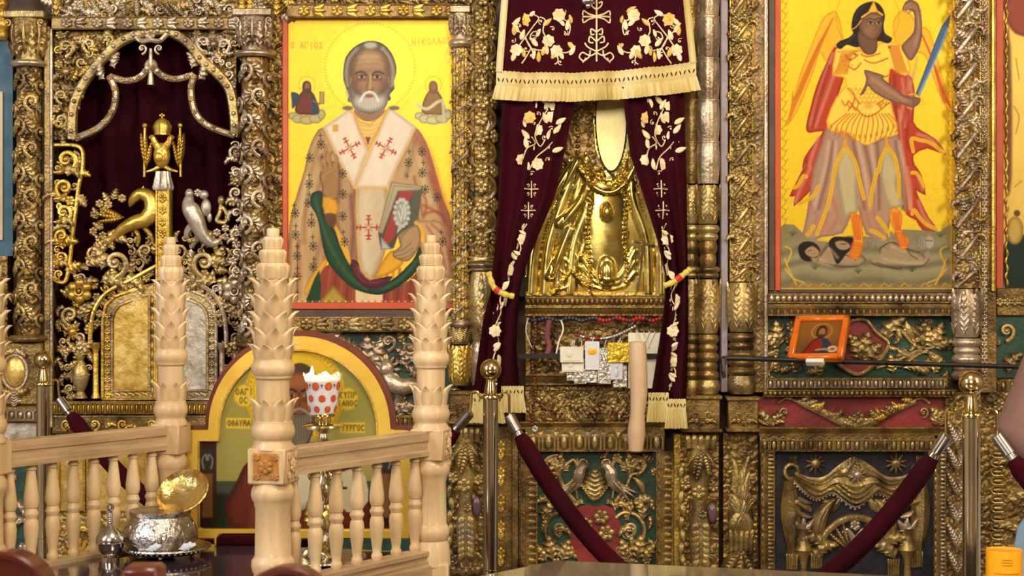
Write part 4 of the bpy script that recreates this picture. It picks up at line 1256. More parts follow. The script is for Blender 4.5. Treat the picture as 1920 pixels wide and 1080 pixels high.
for j in range(0, len(lo), 1): inst('bead', 'hem_bead', lo[j][0], lo[j][1] + 4, D5, gs, t, s=5.5, h=5)
inst('palm', 'medallion_leaf', 1602, 905, D5, g, t, s=40, sx=44, h=14)
inst('daisy', 'rosette', 1604, 888, D5, gs, t, s=34, h=17)
for k in range(3): obj('medallion_fold', MB().tube(curve([(1568 - k * 2, 900 + k * 8, 9), (1602, 922 + k * 9, 15), (1638 + k * 2, 900 + k * 8, 9)]), 3.4, 6), g, t, D5)
for x, sg in ((1483, 1), (1722, -1)):
    obj('knot_ring', MB().tube([p3(x + 13 * math.cos(a), 884 + 14 * math.sin(a), 6) for a in np.linspace(0, 6.283, 17)], 4, 7), g, t, D5)
    b = MB()
    P = np.zeros((14, 7, 3))
    for i in range(14):
        v = i / 13
        for j in range(7):
            u = j / 6
            w = 9 + 10 * math.sin(math.pi * min(1, v * 1.3))
            P[i, j] = p3(x + sg * (-4 + 6 * v) + (u - .5) * 2 * w, 900 + v * 160, 4 + 4 * math.cos(u * 6.28 * 1.5) + 3)
    obj('drapery_tail', b.grid(P), g, t, D5)
    for k in range(4): inst('leaf_bend', 'fold', x + sg * 12, 930 + k * 26, D5, gs, t, s=30, sx=30, h=8, ang=180 + sg * 30, flip=sg > 0)
    inst('flutes', 'knot_cap', x + 2, 862, D5, gb, t, s=16, sx=16, h=5)
for x in (1528, 1678): inst('daisy', 'rosette', x, 868, D5, g, t, s=42, h=4)
many(t, D5, g, sym([('leaf_bend', 'stem_leaf', 1536, 1010, 84, 14, 0), ('leaf_bend', 'stem_leaf', 1520, 960, 50, 30, 1), ('acanthus_curl', 'leaf', 1548, 1030, 56, 20, 1), ('leaf', 'leaf', 1560, 960, 36, -30, 0), ('leaf', 'leaf', 1560, 960, 30, 30, 0), ('acanthus_curl', 'leaf', 1528, 1050, 56, -10, 0), ('leaf', 'leaf', 1570, 945, 30, 80, 0)], 1602))
obj('wreath', MB().tube(curve([(1538, 1040), (1545, 1004), (1572, 978), (1603, 970), (1634, 978), (1660, 1004), (1668, 1040)], 5), 7, 8, .8), g, t, D5)
for x in (1506, 1700):
    obj('tulip_vase', MB().lathe([(r, -y) for r, y in ((13, 990), (10, 996), (12, 1016), (17, 1030), (9, 1044), (6, 1060), (9, 1100))], 14, (x, -4, 0)), g, t, D5)
    for a in (-35, 0, 35): inst('leaf', 'leaf', x, 1000, D5, gs, t, s=34, sx=28, h=5, ang=a)
b = MB()
b.ball(p3(1602, 1024, 6), (13, 9, 22), 8, 12)
for sg in (-1, 1): b.tube(curve([(1602 + sg * 4, 1010, 8), (1602 + sg * 10, 998, 8), (1602 + sg * 16, 992, 8), (1602 + sg * 24, 998, 6)]), np.linspace(7, 2, 19), 8)
obj('eagle', b, gs, t, D5)
for sg in (-1, 1):
    for a in (18, 36, 54): inst('frond', 'wing_feather', 1602 + sg * 10, 1030, D5, g, t, s=54, sx=20, h=4, ang=-sg * a, flip=sg > 0)
inst('rosette', 'crown', 1602, 984, D5, gs, t, s=22, h=5)
for x, y in ((1484, 1052), (1530, 1050), (1674, 1062), (1718, 1048)): inst('flutes', 'ribbed_bud', x, y, D5, g, t, s=30, sx=22, sy=24, h=3)

# ---------------------------------------------------------------- raised-metal icon behind the curtain
class Height:
    """height map in photo pixels, drawn with rounded strokes"""
    def __init__(s, x0, x1, y0, y1, st=2.0):
        s.x = np.arange(x0, x1 + .1, st)
        s.y = np.arange(y0, y1 + .1, st)
        s.X, s.Y = np.meshgrid(s.x, s.y)
        s.H = np.zeros_like(s.X)

    def dist(s, pts):
        best = np.full(s.X.shape, 1e9)
        P = np.asarray(pts, float)
        for a, b in zip(P[:-1], P[1:]):
            ab = b - a
            L = ab.dot(ab) + 1e-9
            tt = np.clip(((s.X - a[0]) * ab[0] + (s.Y - a[1]) * ab[1]) / L, 0, 1)
            best = np.minimum(best, np.hypot(s.X - a[0] - tt * ab[0], s.Y - a[1] - tt * ab[1]))
        return best

    def ridge(s, pts, w, h, sm=5):
        q = smooth_pts(pts, sm) if sm else pts
        dd = s.dist(q) / w
        s.H = np.maximum(s.H, h * np.sqrt(np.clip(1 - dd * dd, 0, 1)) + s.H * .55 * (dd < 1))
        return s

    def dome(s, x, y, rx, ry, h):
        q = ((s.X - x) / rx) ** 2 + ((s.Y - y) / ry) ** 2
        s.H += h * np.sqrt(np.clip(1 - q, 0, 1))
        return s

    def mesh(s):
        return MB().grid(np.stack([s.X, -s.H, -s.Y], 2))


rz = wallthing('relief_icon', 'gold repousse metal icon of a robed saint half covered by the curtain', 'icon', 1115, 553, 5.05)
obj('back_board', pbox(960, -30, 1292, 556, -20, -3), M['gap'], rz, 5.05)
h = Height(985, 1292, 120, 554, 1.9)
h.H += 3 * np.cos((h.X - 1137) * .012)
for k, x in enumerate((996, 1020, 1044, 1068)):
    h.ridge([(1080 + k * 6, 300), (x + 34, 380), (x + 8, 460), (x, 550)], 11, 10)
for k, x in enumerate((1262, 1240, 1216)):
    h.ridge([(1196 - k * 5, 300), (x - 30, 370), (x - 4, 450), (x, 550)], 11, 10)
h.dome(1137, 440, 40, 118, 7)
for k, x in enumerate((1006, 1032, 1058, 1080)):
    h.ridge([(1092 + k * 3, 330), (x + 26, 400), (x + 4, 470), (x - 2, 550)], 4.5, 5)
for k, x in enumerate((1252, 1228, 1206)):
    h.ridge([(1186 - k * 3, 330), (x - 22, 390), (x, 460), (x + 2, 550)], 4.5, 5)
for k in range(4): h.ridge([(1112 + k * 16, 356), (1114 + k * 15, 420), (1108 + k * 18, 490)], 4, 2.5)
for k in range(5): h.ridge([(1084 - k * 8, 420 + k * 22), (1096 - k * 6, 450 + k * 20), (1088 - k * 10, 480 + k * 16)], 4, 5)
for k in range(40): h.dome(1092 + (k * 31) % 92, 300 + (k * 17) % 44, 3, 3, 3)
for k in range(3): h.ridge([(1090, 520 - k * 20), (1118, 540 - k * 10), (1160, 540 - k * 10), (1190, 510 - k * 20)], 6, 6)
h.ridge([(1086, 318), (1112, 350), (1140, 362), (1166, 350), (1190, 312)], 7, 12)
h.ridge([(1098, 288), (1118, 330), (1140, 344), (1160, 330), (1178, 288)], 4, 9)
h.ridge([(1036, 552), (1070, 508), (1110, 552)], 4, 9, 0)
h.ridge([(1048, 420), (1070, 400), (1088, 380), (1100, 350)], 10, 13)
h.ridge([(1070, 430), (1052, 470), (1030, 520)], 9, 11)
h.dome(1137, 398, 13, 19, 8).dome(1137, 398, 7, 11, 6).dome(1137, 512, 19, 32, 9).dome(1137, 512, 11, 21, 6)
for k in range(24):
    for x in (1104, 1172): h.dome(x + math.sin(k * .4) * 2, 330 + k * 9, 3.6, 3.6, 4)
for k in range(9):
    h.dome(1036 + k * 4.2, 552 - k * 5.2, 3, 3, 4).dome(1110 - k * 4.2, 552 - k * 5.2, 3, 3, 4)
for k in range(34): h.dome(1040 + (k * 37) % 70, 195 + (k * 53) % 110, 5, 5, 4)
inside = ((h.X - 1146) / 30) ** 2 + ((h.Y - 225) / 98) ** 2 < 1
h.H[inside] = -4
obj('metal_sheet', h.mesh(), M['gold_sheet'], rz, 5.05)
obj('sill', pbox(985, 546, 1292, 556, 0, 9, 2), gy, rz, 5.05)
obj('curtain_shadow_patch', MB().extrude([(1060, -170), (1122, -170), (1112, -225), (1116, -280), (1128, -312), (1106, -334), (1074, -322), (1050, -290), (1044, -230)], -8, 2), M['ground'], rz, 5.05)  # dark slab standing in for the curtain's shadow, and ground for the dark beads
for k in range(26): inst('bead', 'boss', 1054 + (k * 29) % 58, 180 + (k * 43) % 140, 5.05, gb, rz, s=9, h=8)
fp = MB()
n = 28
fp.add([p3(1146 + 28 * math.cos(a), 225 + 95 * math.sin(a), 0) for a in np.linspace(0, 6.283, n, False)], [tuple(range(n))[::-1]])
obj('gold_opening', fp, M['pale_gold'], rz, 5.05)
obj('staff', MB().tube([p3(1206, 452, 16), p3(1194, 545, 14)], 2.2, 6).tube([p3(1188, 452, 16), p3(1226, 462, 16)], 2.2, 6), M['silver_plain'], rz, 5.05)
for x, y in ((1137, 398), (1137, 512)):
    rr = (13, 19) if y < 450 else (19, 32)
    obj('medallion_rim', MB().tube([p3(x + rr[0] * math.cos(a), y + rr[1] * math.sin(a), 8) for a in np.linspace(0, 6.283, 21)], 2.2, 6), gy, rz, 5.05)

# niche behind the votives
t = panel('shadowed niche board behind the hanging votives', 984, 1292, 592, 702, 5.06, M['ground'], 'niche_board')
for k in range(7): inst('acanthus_curl', 'leaf', 1010 + k * 42, 690, 5.06, gb, t, s=60, h=2, ang=30 * (-1) ** k, flip=k % 2)
obj('side_post', pbox(984, 592, 996, 702, 0, 22, 2), gb, t, 5.06)

# ---------------------------------------------------------------- burgundy curtain
cu = wallthing('curtain_valance', 'embroidered burgundy velvet valance with a cream fringe', 'valance', 1118, 190, 4.9)
D6 = 4.9


def vx(u, v): return (945 - 14 * v) * (1 - u) + (1286 + 17 * v) * u


def vyb(u): return 137 + 8 * math.sin(math.pi * u) - 17 * u ** 1.5


def vh(u, v): return 6 + (2 + 3 * v) * math.sin(u * 6.28 * 4.2 + .8) + 2.0 * math.sin(u * 6.28 * 9 + 2)


nu, nv = 90, 16
P = np.zeros((nv, nu, 3))
for i in range(nv):
    for j in range(nu):
        u, v = j / (nu - 1), i / (nv - 1)
        P[i, j] = p3(vx(u, v), -45 + (vyb(u) + 45) * v, vh(u, v))
cu_cl = obj('cloth', MB().grid(P), M['velvet'], cu, D6)
P2 = np.zeros((6, nu, 3))
P3 = np.zeros((7, nu * 3, 3))
for j in range(nu):
    u = j / (nu - 1)
    for i in range(6):
        v = i / 5
        P2[i, j] = p3(vx(u, 1) + (u - .5) * 2 * v, vyb(u) - 4 + 30 * v + (1.5 * (j % 2) if i in (0,) else 0), vh(u, 1) + 2 + 1.2 * math.cos(v * 6.28 * 1.5))
tr = obj('trim_band', MB().grid(P2), M['fringe'], cu, D6)
for j in range(nu * 3):
    u = j / (nu * 3 - 1)
    for i in range(7):
        v = i / 6
        P3[i, j] = p3(vx(u, 1) + (u - .5) * (4 + 14 * v), vyb(u) + 25 + 26 * v + random.uniform(-.6, .6) * v, vh(u, 1) + 2 + 2 * math.sin(j * .9 + 2 * math.sin(j * .13)) * (.3 + v) + 4 * v)
tag(obj('fringe', MB().grid(P3), M['fringe'], tr, D6), kind='stuff')
for j in range(46):
    u = (j + .5) / 46
    inst('dart', 'lace_hole', vx(u, 1), vyb(u) + 14, D6, M['velvet_dark'], tr, s=9, sx=6, sy=3, h=vh(u, 1) + 3.5, ang=20 * (-1) ** j)
for side in (0, 1):
    xs = [(vx(side, v) + (5 if side == 0 else -5), -45 + (vyb(side) + 45) * v) for v in np.linspace(0, 1, 30)]
    obj('side_braid', MB().tube([p3(x, y, vh(side, .5) + 2 + (i % 2)) for i, (x, y) in enumerate(xs)], 6.5, 6, .5), M['fringe'], cu, D6)


def vput(key, name, x, y, s, a, f=False, m=None, par=None):
    u = (x - vx(0, .7)) / (vx(1, .7) - vx(0, .7))
    inst(key, name, x, y, D6, m or M['thread'], par or cu_cl, s=s, sy=s * .45, ang=a, h=vh(u, .7) + 1.5, flip=f)


def vstem(pts, r=1.3, m=None):
    q = smooth_pts(pts, 6)
    obj('embroidered_stem', MB().tube([p3(x, y, vh((x - 935) / 360, .7) + 2) for x, y in q], r, 5), m or M['thread'], cu_cl, D6)


for sg in (-1, 1):
    f = lambda x: 1118 + sg * (1118 - x)
    fl = sg < 0
    for k, (x, y, s) in enumerate(((982, 37, 26), (1048, 30, 26), (1028, 78, 24), (1043, 97, 24), (968, 95, 24))):
        vput('rose', 'embroidered_rose', f(x), y, s, k * 25, False, M['thread_gold'] if k == 0 else None)
    for pts in ([(968, 95), (985, 70), (1000, 50), (1010, 36), (1000, 28)], [(985, 70), (995, 90), (1015, 96), (1024, 92)], [(1000, 100), (990, 80), (975, 62), (960, 45)], [(1043, 97), (1060, 100), (1076, 92)], [(1048, 36), (1068, 44), (1066, 66), (1058, 60)], [(1028, 78), (1018, 60), (1022, 40), (1012, 34)], [(995, 92), (985, 110), (978, 120)], [(1043, 100), (1046, 116), (1040, 122)], [(1010, 60), (998, 62), (994, 74), (1004, 76)]):
        vstem([(f(x), y) for x, y in pts])
    for (x, y, a) in ((962, 50, 40), (972, 62, -30), (992, 30, 60), (1000, 112, 10), (984, 108, -20), (1008, 88, -40), (1016, 106, 20), (1026, 104, -10), (1062, 24, -60), (1072, 44, -20), (1078, 92, -50), (1056, 112, -30), (1068, 104, 30), (960, 116, 20), (976, 76, 20), (1006, 70, 30), (1018, 50, 50), (1034, 112, 30), (1062, 58, 10), (964, 68, 0), (1010, 118, 0), (990, 50, -30), (1058, 50, -40)):
        vput('leaf', 'embroidered_leaf', f(x), y, 21, -a if fl else a, False, M['thread'] if (x + y) % 3 else M['thread_gold'])
    for (x, y) in ((1014, 42), (1002, 72), (1020, 92), (1060, 64), (986, 92), (996, 104), (974, 50), (1036, 56), (1070, 84), (1050, 118), (962, 78)):
        vput('scroll_thin', 'embroidered_curl', f(x), y, 6, x * 11, fl)
    # ornament under the cross
    for pts in ([(1118, 62), (1108, 56), (1108, 66), (1114, 66)], [(1118, 80), (1106, 70), (1104, 80), (1112, 82)], [(1118, 98), (1102, 90), (1096, 82)], [(1118, 100), (1106, 106), (1092, 100), (1086, 108), (1094, 116), (1098, 110)], [(1106, 96), (1104, 108), (1092, 118)], [(1118, 32), (1104, 28), (1094, 22), (1092, 30)], [(1118, 34), (1104, 38), (1094, 44), (1092, 36)], [(1118, 20), (1110, 14), (1108, 6), (1114, 8)]):
        vstem([(f(x), y) for x, y in pts], 1.6)
vstem([(1118, -4), (1118, 60), (1118, 117)], 1.8)
vstem([(1092, 33), (1118, 33), (1144, 33)], 1.8)
pd = wallthing('silver_pendant', 'small silver pendant hanging over the top of the embroidered valance', 'pendant', 1103, 16, 4.86)
obj('pendant', MB().ball(p3(1102, 2, 6), (13, 8, 9), 8, 12).ball(p3(1102, 12, 6), (5, 5, 5), 6, 8), M['silver'], pd, 4.86)
obj('pendant_chain', MB().tube([p3(1102, -40, 6), p3(1102, -4, 6)], 2, 6), M['silver'], pd, 4.86)


def interp(y, tab):
    return float(np.interp(y, [a for a, b in tab], [b for a, b in tab]))


def drape(label, L, Rr, strip, d, ends, tie, ybot):
    t = wallthing('curtain_drape', label, 'curtain', (L[-1][1] + Rr[-1][1]) / 2, ybot + 50, d)
    ny, nx = 60, 40

    def hh(u, y):
        w = interp(y, Rr) - interp(y, L)
        return 8 + min(10, 900 / (w + 20)) * math.sin(u * 6.28 * 2.6 + .6 + .002 * y) + 3 * math.sin(u * 6.28 * 5 + 1)
    P = np.zeros((ny, nx, 3))
    for i, y in enumerate(np.linspace(165, ybot, ny)):
        for j in range(nx):
            u = j / (nx - 1)
            P[i, j] = p3(interp(y, L) + (interp(y, Rr) - interp(y, L)) * u, y, hh(u, y))
    cl = obj('cloth', MB().grid(P), M['velvet'], t, d)

    def put(key, name, x, y, s, a, f=False, m=None):
        u = (x - interp(y, L)) / (interp(y, Rr) - interp(y, L))
        inst(key, name, x, y, d, m or M['thread'], cl, s=s, sy=s * .45, ang=a, h=hh(u, y) + 1.5, flip=f)
    sx = lambda y: interp(y, strip)
    tilt = lambda y: math.degrees(math.atan2(sx(y + 10) - sx(y - 10), 20))
    def stem(pts):
        q = smooth_pts(pts, 6)
        obj('embroidered_stem', MB().tube([p3(x, y, hh((x - interp(y, L)) / (interp(y, Rr) - interp(y, L)), y) + 2.2) for x, y in q], 1.3, 5), M['thread'], cl, d)
    # upper bouquet
    for k, (dx, y, s) in enumerate(((-24, 222, 24), (16, 220, 22), (-6, 244, 22), (-28, 300, 22), (4, 308, 24), (18, 200, 18))):
        put('rose', 'embroidered_rose', sx(y) + dx, y, s, 30 * k, False, M['thread_gold'] if k == 0 else None)
    for dx, y, a in ((-14, 204, 20), (2, 206, -30), (26, 234, -60), (24, 252, -40), (-20, 262, 40), (14, 262, -20), (-22, 280, 10), (18, 280, -50), (-8, 282, 30), (-30, 240, 0), (10, 232, 20), (26, 286, -70), (-12, 320, 10), (6, 196, 40)):
        put('leaf', 'embroidered_leaf', sx(y) + dx, y, 22, a)
    for dx, y in ((-14, 232), (8, 258), (-22, 270), (22, 300), (-4, 326), (20, 242), (-10, 214)): put('scroll_thin', 'embroidered_curl', sx(y) + dx, y, 6, y * 7, dx > 0)
    stem([(sx(y) + dx, y) for dx, y in ((8, 205), (-4, 230), (-10, 255), (2, 275), (10, 262))])
    stem([(sx(y) + dx, y) for dx, y in ((-10, 320), (-2, 296), (14, 280), (24, 268))])
    stem([(sx(y) + dx, y) for dx, y in ((-26, 300), (-22, 280), (-8, 270), (-16, 258))])
    # little crosses
    for yc in (355, 395):
        for a, b in (((0, -16), (0, 16)), ((-13, 0), (13, 0))): stem([(sx(yc) + a[0], yc + a[1]), (sx(yc), yc), (sx(yc) + b[0], yc + b[1])])
        for dx, dy in ((-7, -8), (7, -8), (-7, 8), (7, 8)): put('scroll_thin', 'embroidered_curl', sx(yc) + dx, yc + dy, 4.5, 0, dx > 0)
    # lower runner
    y = 430
    k = 0
    while y < ybot - 20:
        put('rose' if k % 3 == 1 else 'leaf', 'embroidered_rose' if k % 3 == 1 else 'embroidered_leaf', sx(y) + (4 if k % 2 else -4), y, 24 if k % 3 == 1 else 20, (40 if k % 2 else -40))
        put('leaf', 'embroidered_leaf', sx(y + 8) + (-6 if k % 2 else 6), y + 10, 15, (-60 if k % 2 else 60))
        y += 19
        k += 1
    stem([(sx(yy) + 4 * math.sin(yy * .11), yy) for yy in np.arange(420, ybot - 10, 12)])
    # fringed ends
    for (x0, x1, y0, y1) in ends:
        P = np.zeros((4, 16, 3))
        Q = np.zeros((6, 40, 3))
        for j in range(16):
            for i in range(4): P[i, j] = p3(x0 + (x1 - x0) * j / 15, y0 + (y1 - y0) * .38 * i / 3 + (1.5 * (j % 2) if i == 0 else 0), 18 + math.sin(j * 1.3))
        e = obj('trim_band', MB().grid(P), M['fringe'], t, d)
        for j in range(40):
            for i in range(6):
                v = i / 5
                Q[i, j] = p3((x0 + x1) / 2 + (j / 39 - .5) * (x1 - x0) * (1 + .22 * v), y0 + (y1 - y0) * (.36 + .64 * v) + random.uniform(-1, 1) * v, 18 + 1.8 * math.sin(j * 1.1) * (.4 + v))
        tag(obj('fringe', MB().grid(Q), M['fringe'], e, d), kind='stuff')
        for j in range(6): inst('dart', 'lace_hole', x0 + (x1 - x0) * (j + .5) / 6, y0 + (y1 - y0) * .22, d, M['velvet_dark'], e, s=8, sx=5, sy=3, h=20, ang=20 * (-1) ** j)
    # tie braid
    tb = wallthing('curtain_tie', tie[1], 'tie', *tie[0][-1], d - .03)
    q = curve([(x, y, 26) for x, y in tie[0]])
    obj('braid', MB().tube(q, 5.5 + .9 * np.sin(np.arange(len(q)) * 2.0), 8), M['tie'], tb, d)
    mid = q[len(q) // 2 - 2:len(q) // 2 + 2]
    obj('red_section', MB().tube(mid, 6.8, 8), M['tie_red'], tb, d)
    return t


drape('left burgundy velvet drape tied back beside the thick trellis column',
      [(165, 942), (300, 938), (400, 934), (500, 924), (545, 921), (600, 906), (680, 895), (742, 886)], [(165, 1082), (270, 1062), (370, 1040), (440, 1010), (500, 986), (550, 974), (650, 968), (742, 976)],
      [(165, 1024), (280, 1010), (330, 1000), (400, 990), (470, 972), (520, 952), (590, 934), (660, 930), (742, 925)], 4.92,
      [(886, 942, 736, 792), (940, 982, 722, 772)], ([(916, 510), (926, 538), (942, 550), (964, 556)], 'yellow braided tie with red knot on the left drape'), 745)
drape('right burgundy velvet drape tied back beside the tulip columns',
      [(165, 1164), (290, 1180), (360, 1202), (450, 1230), (520, 1246), (560, 1244), (600, 1240), (680, 1228), (745, 1218)], [(165, 1282), (300, 1286), (520, 1290), (640, 1290), (745, 1286)],
      [(165, 1234), (290, 1238), (350, 1238), (450, 1246), (530, 1260), (600, 1264), (690, 1262), (745, 1258)], 4.92,
      [(1214, 1252, 734, 790), (1248, 1284, 746, 802)], ([(1242, 536), (1262, 528), (1280, 514), (1292, 504)], 'yellow braided tie with red knot on the right drape'), 748)

# ---------------------------------------------------------------- votives on the rail
ra = thing('votive_rail', 'thin dark iron rail with votives hanging in the niche', 'rail', px(1110, 668, 4.94))
obj('bar', MB().box(p3(972, 672, -3), p3(1248, 663, 3)), M['iron'], ra, 4.94)
for x in (974, 1244): obj('bracket', MB().tube([p3(x, 667, 0), p3(x, 667, -50)], 3, 6), M['iron'], ra, 4.94)
br = thing('bead_rope', 'rope of red and dark glass beads along the top of the niche', 'beads', px(1130, 600, 4.97))
for k in range(46):
    x = 992 + k * 6.3
    inst('bead', 'bead', x, 599 + 2.5 * math.sin(k * .9), 4.97, M['beads_red'] if k > 20 and k % 5 else M['beads_dark'], br, s=9.5, h=3 * math.sin(k * 2.1))
br = thing('bead_garland', 'short sagging garland of red beads above the tin votives', 'beads', px(1120, 640, 4.96))
for k in range(24):
    u = k / 23
    inst('bead', 'bead', 1080 + 110 * u, 628 + 10 * math.sin(math.pi * u) - 16 * u * u, 4.96, M['beads_red'] if k % 4 < 2 and k < 12 else M['plate'], br, s=6.5)
obj('thread', MB().tube([p3(1080 + 110 * u, 628 + 10 * math.sin(math.pi * u) - 16 * u * u, 0) for u in np.linspace(0, 1, 16)], 1, 5), M['beads_dark'], br, 4.96)
ro = thing('rosary', 'long brown rosary hanging at the left end of the niche', 'rosary', px(1003, 800, 4.95))
for k in range(34): inst('bead', 'bead', 1001 + 3.5 * math.sin(k * .35), 594 + k * 6.1, 4.95, M['beads_wood'], ro, s=6.2)
obj('cord', MB().tube([p3(1001 + 3.5 * math.sin(k * .35), 594 + k * 6.1, 0) for k in range(34)], 1, 5), M['beads_dark'], ro, 4.95)
inst('rosette', 'medal', 1003, 804, 4.95, M['plate'], ro, s=14)
votives = [
    (1050, 650, 1094, 680, 'paper', 'cream card votive with a profile, left end of the bunch', 4.915, 'card'),
    (1053, 672, 1095, 698, 'paper', 'cream card votive tucked under the left profile card', 4.925, 'card'),
    (1062, 694, 1078, 714, 'plate', 'narrow tin votive hanging lowest at the left', 4.935, 'figure'),
    (1076, 690, 1100, 720, 'plate', 'tin votive plate stamped with a bent leg', 4.93, 'leg'),
    (1098, 690, 1120, 718, 'plate', 'plain tin votive plate below the plastic bag', 4.936, 'figure'),
    (1097, 640, 1124, 694, 'white', 'clear plastic bag votive with an orange scrap', 4.92, 'bag'),
    (1120, 652, 1146, 720, 'plate', 'tall tin votive plate stamped with an arm beside the brass foil', 4.928, 'leg'),
    (1139, 642, 1182, 680, 'plate_gold', 'yellow brass foil votive', 4.915, 'figure'),
    (1144, 678, 1168, 712, 'white', 'white figure votive below the brass foil', 4.922, 'figure'),
    (1149, 684, 1176, 727, 'plate', 'tin votive with rounded corners hanging lowest at the right', 4.932, 'heart'),
]
for (x0, y0, x1, y1, mk, lab, d, motif) in votives:
    t = thing('votive_plate', lab, 'votive', px((x0 + x1) / 2, y1, d), 'votives on the rail')
    obj('plate', pbox(x0, y0, x1, y1, -1.2, 1.2, 1), M[mk], t, d)
    obj('string', MB().tube([p3((x0 + x1) / 2, y0, 0), p3((x0 + x1) / 2 + 3, min(y0 - 8, 638), 1)], .8, 5), M['paper'], t, d)
    cx_, cy_ = (x0 + x1) / 2, (y0 + y1) / 2
    w, hh_ = (x1 - x0), (y1 - y0)
    if motif == 'leg': e = MB().tube(curve([(cx_ - w * .2, y0 + hh_ * .15, 2), (cx_ + w * .1, cy_, 3), (cx_ - w * .05, y1 - hh_ * .2, 2), (cx_ + w * .25, y1 - hh_ * .14, 2)]), np.linspace(3.4, 1.8, 19), 6)
    elif motif == 'card': e = MB().ball(p3(cx_ - w * .1, cy_ - 2, 1), (w * .14, 2, hh_ * .26), 6, 10).tube([p3(cx_ - w * .36, y1 - 4, 1), p3(cx_ + w * .36, y1 - 4, 1)], 1.2, 5)
    elif motif == 'bag': e = MB().ball(p3(cx_, cy_ - 8, 1), (w * .36, 2, 7), 6, 10)
    elif motif == 'heart': e = MB().ball(p3(cx_, cy_, 1), (w * .28, 2, hh_ * .3), 6, 10)
    else: e = MB().ball(p3(cx_, y0 + hh_ * .28, 1), (w * .12, 2, hh_ * .12), 6, 8).ball(p3(cx_, y0 + hh_ * .62, 1), (w * .2, 2.4, hh_ * .24), 6, 10)
    obj('stamped_relief', e, M['jar'] if motif == 'bag' else M[mk], t, d)
cd = thing('hanging_card', 'beige card on V-shaped strings behind the wax leg', 'card', px(1208, 720, 4.95))
obj('card', pbox(1178, 624, 1240, 728, -1, 1), M['paper'], cd, 4.95)
for a, b_ in ((1196, 1206), (1206, 1218), (1218, 1204), (1228, 1214)): obj('string', MB().tube([p3(a, 622, 3), p3(b_, 652, 3)], 1.0, 5), M['paper'], cd, 4.95)
wx = thing('wax_leg', 'cream wax votive leg hanging in front of the card', 'votive', px(1193, 848, 4.86))
prof = [(6, 640), (15, 641), (16.5, 650), (17, 690), (16, 740), (14, 768), (13.5, 775), (16, 800), (17, 815), (14.5, 835), (13.5, 845), (9, 848)]
b = MB()
bl = MB().lathe([(r, -y) for r, y in prof], 22)
v = bl.verts()
yy = -v[:, 2]
v[:, 0] += 1195 + np.interp(yy, [640, 740, 790, 848], [0, 3, -1, -3])
b.add(v, bl.f)
obj('leg', b, M['wax'], wx, 4.86)
obj('string', MB().tube(curve([(1195, 641, 0), (1196, 630, -20), (1198, 620, -45)]), 1, 5), M['paper'], wx, 4.86)
for k, (pts, mk, lab) in enumerate((([(1052, 600), (1056, 618), (1048, 640), (1042, 668)], 'paper', 'pale knotted cord hanging at the left of the cards'), ([(1030, 600), (1026, 630), (1030, 650), (1024, 668)], 'ribbon', 'faded purple ribbon hanging in the niche'), ([(990, 596), (986, 620), (992, 640), (1000, 656)], 'white', 'thin white thread looped at the niche corner'))):
    tag(obj(('cord', 'ribbon', 'thread')[k], MB().tube(curve(pts, 0), (1.6, 5, 1.0)[k], 6, .5), M[mk], None, 4.96), lab, 'cord')
# ---------------------------------------------------------------- painted icons: pigment colours per vertex on a fine board
def lin(c):
    c = np.asarray(c, float) / 255
    return np.where(c <= .04045, c / 12.92, ((c + .055) / 1.055) ** 2.4)


PIG = .82      # overall pigment reflectance


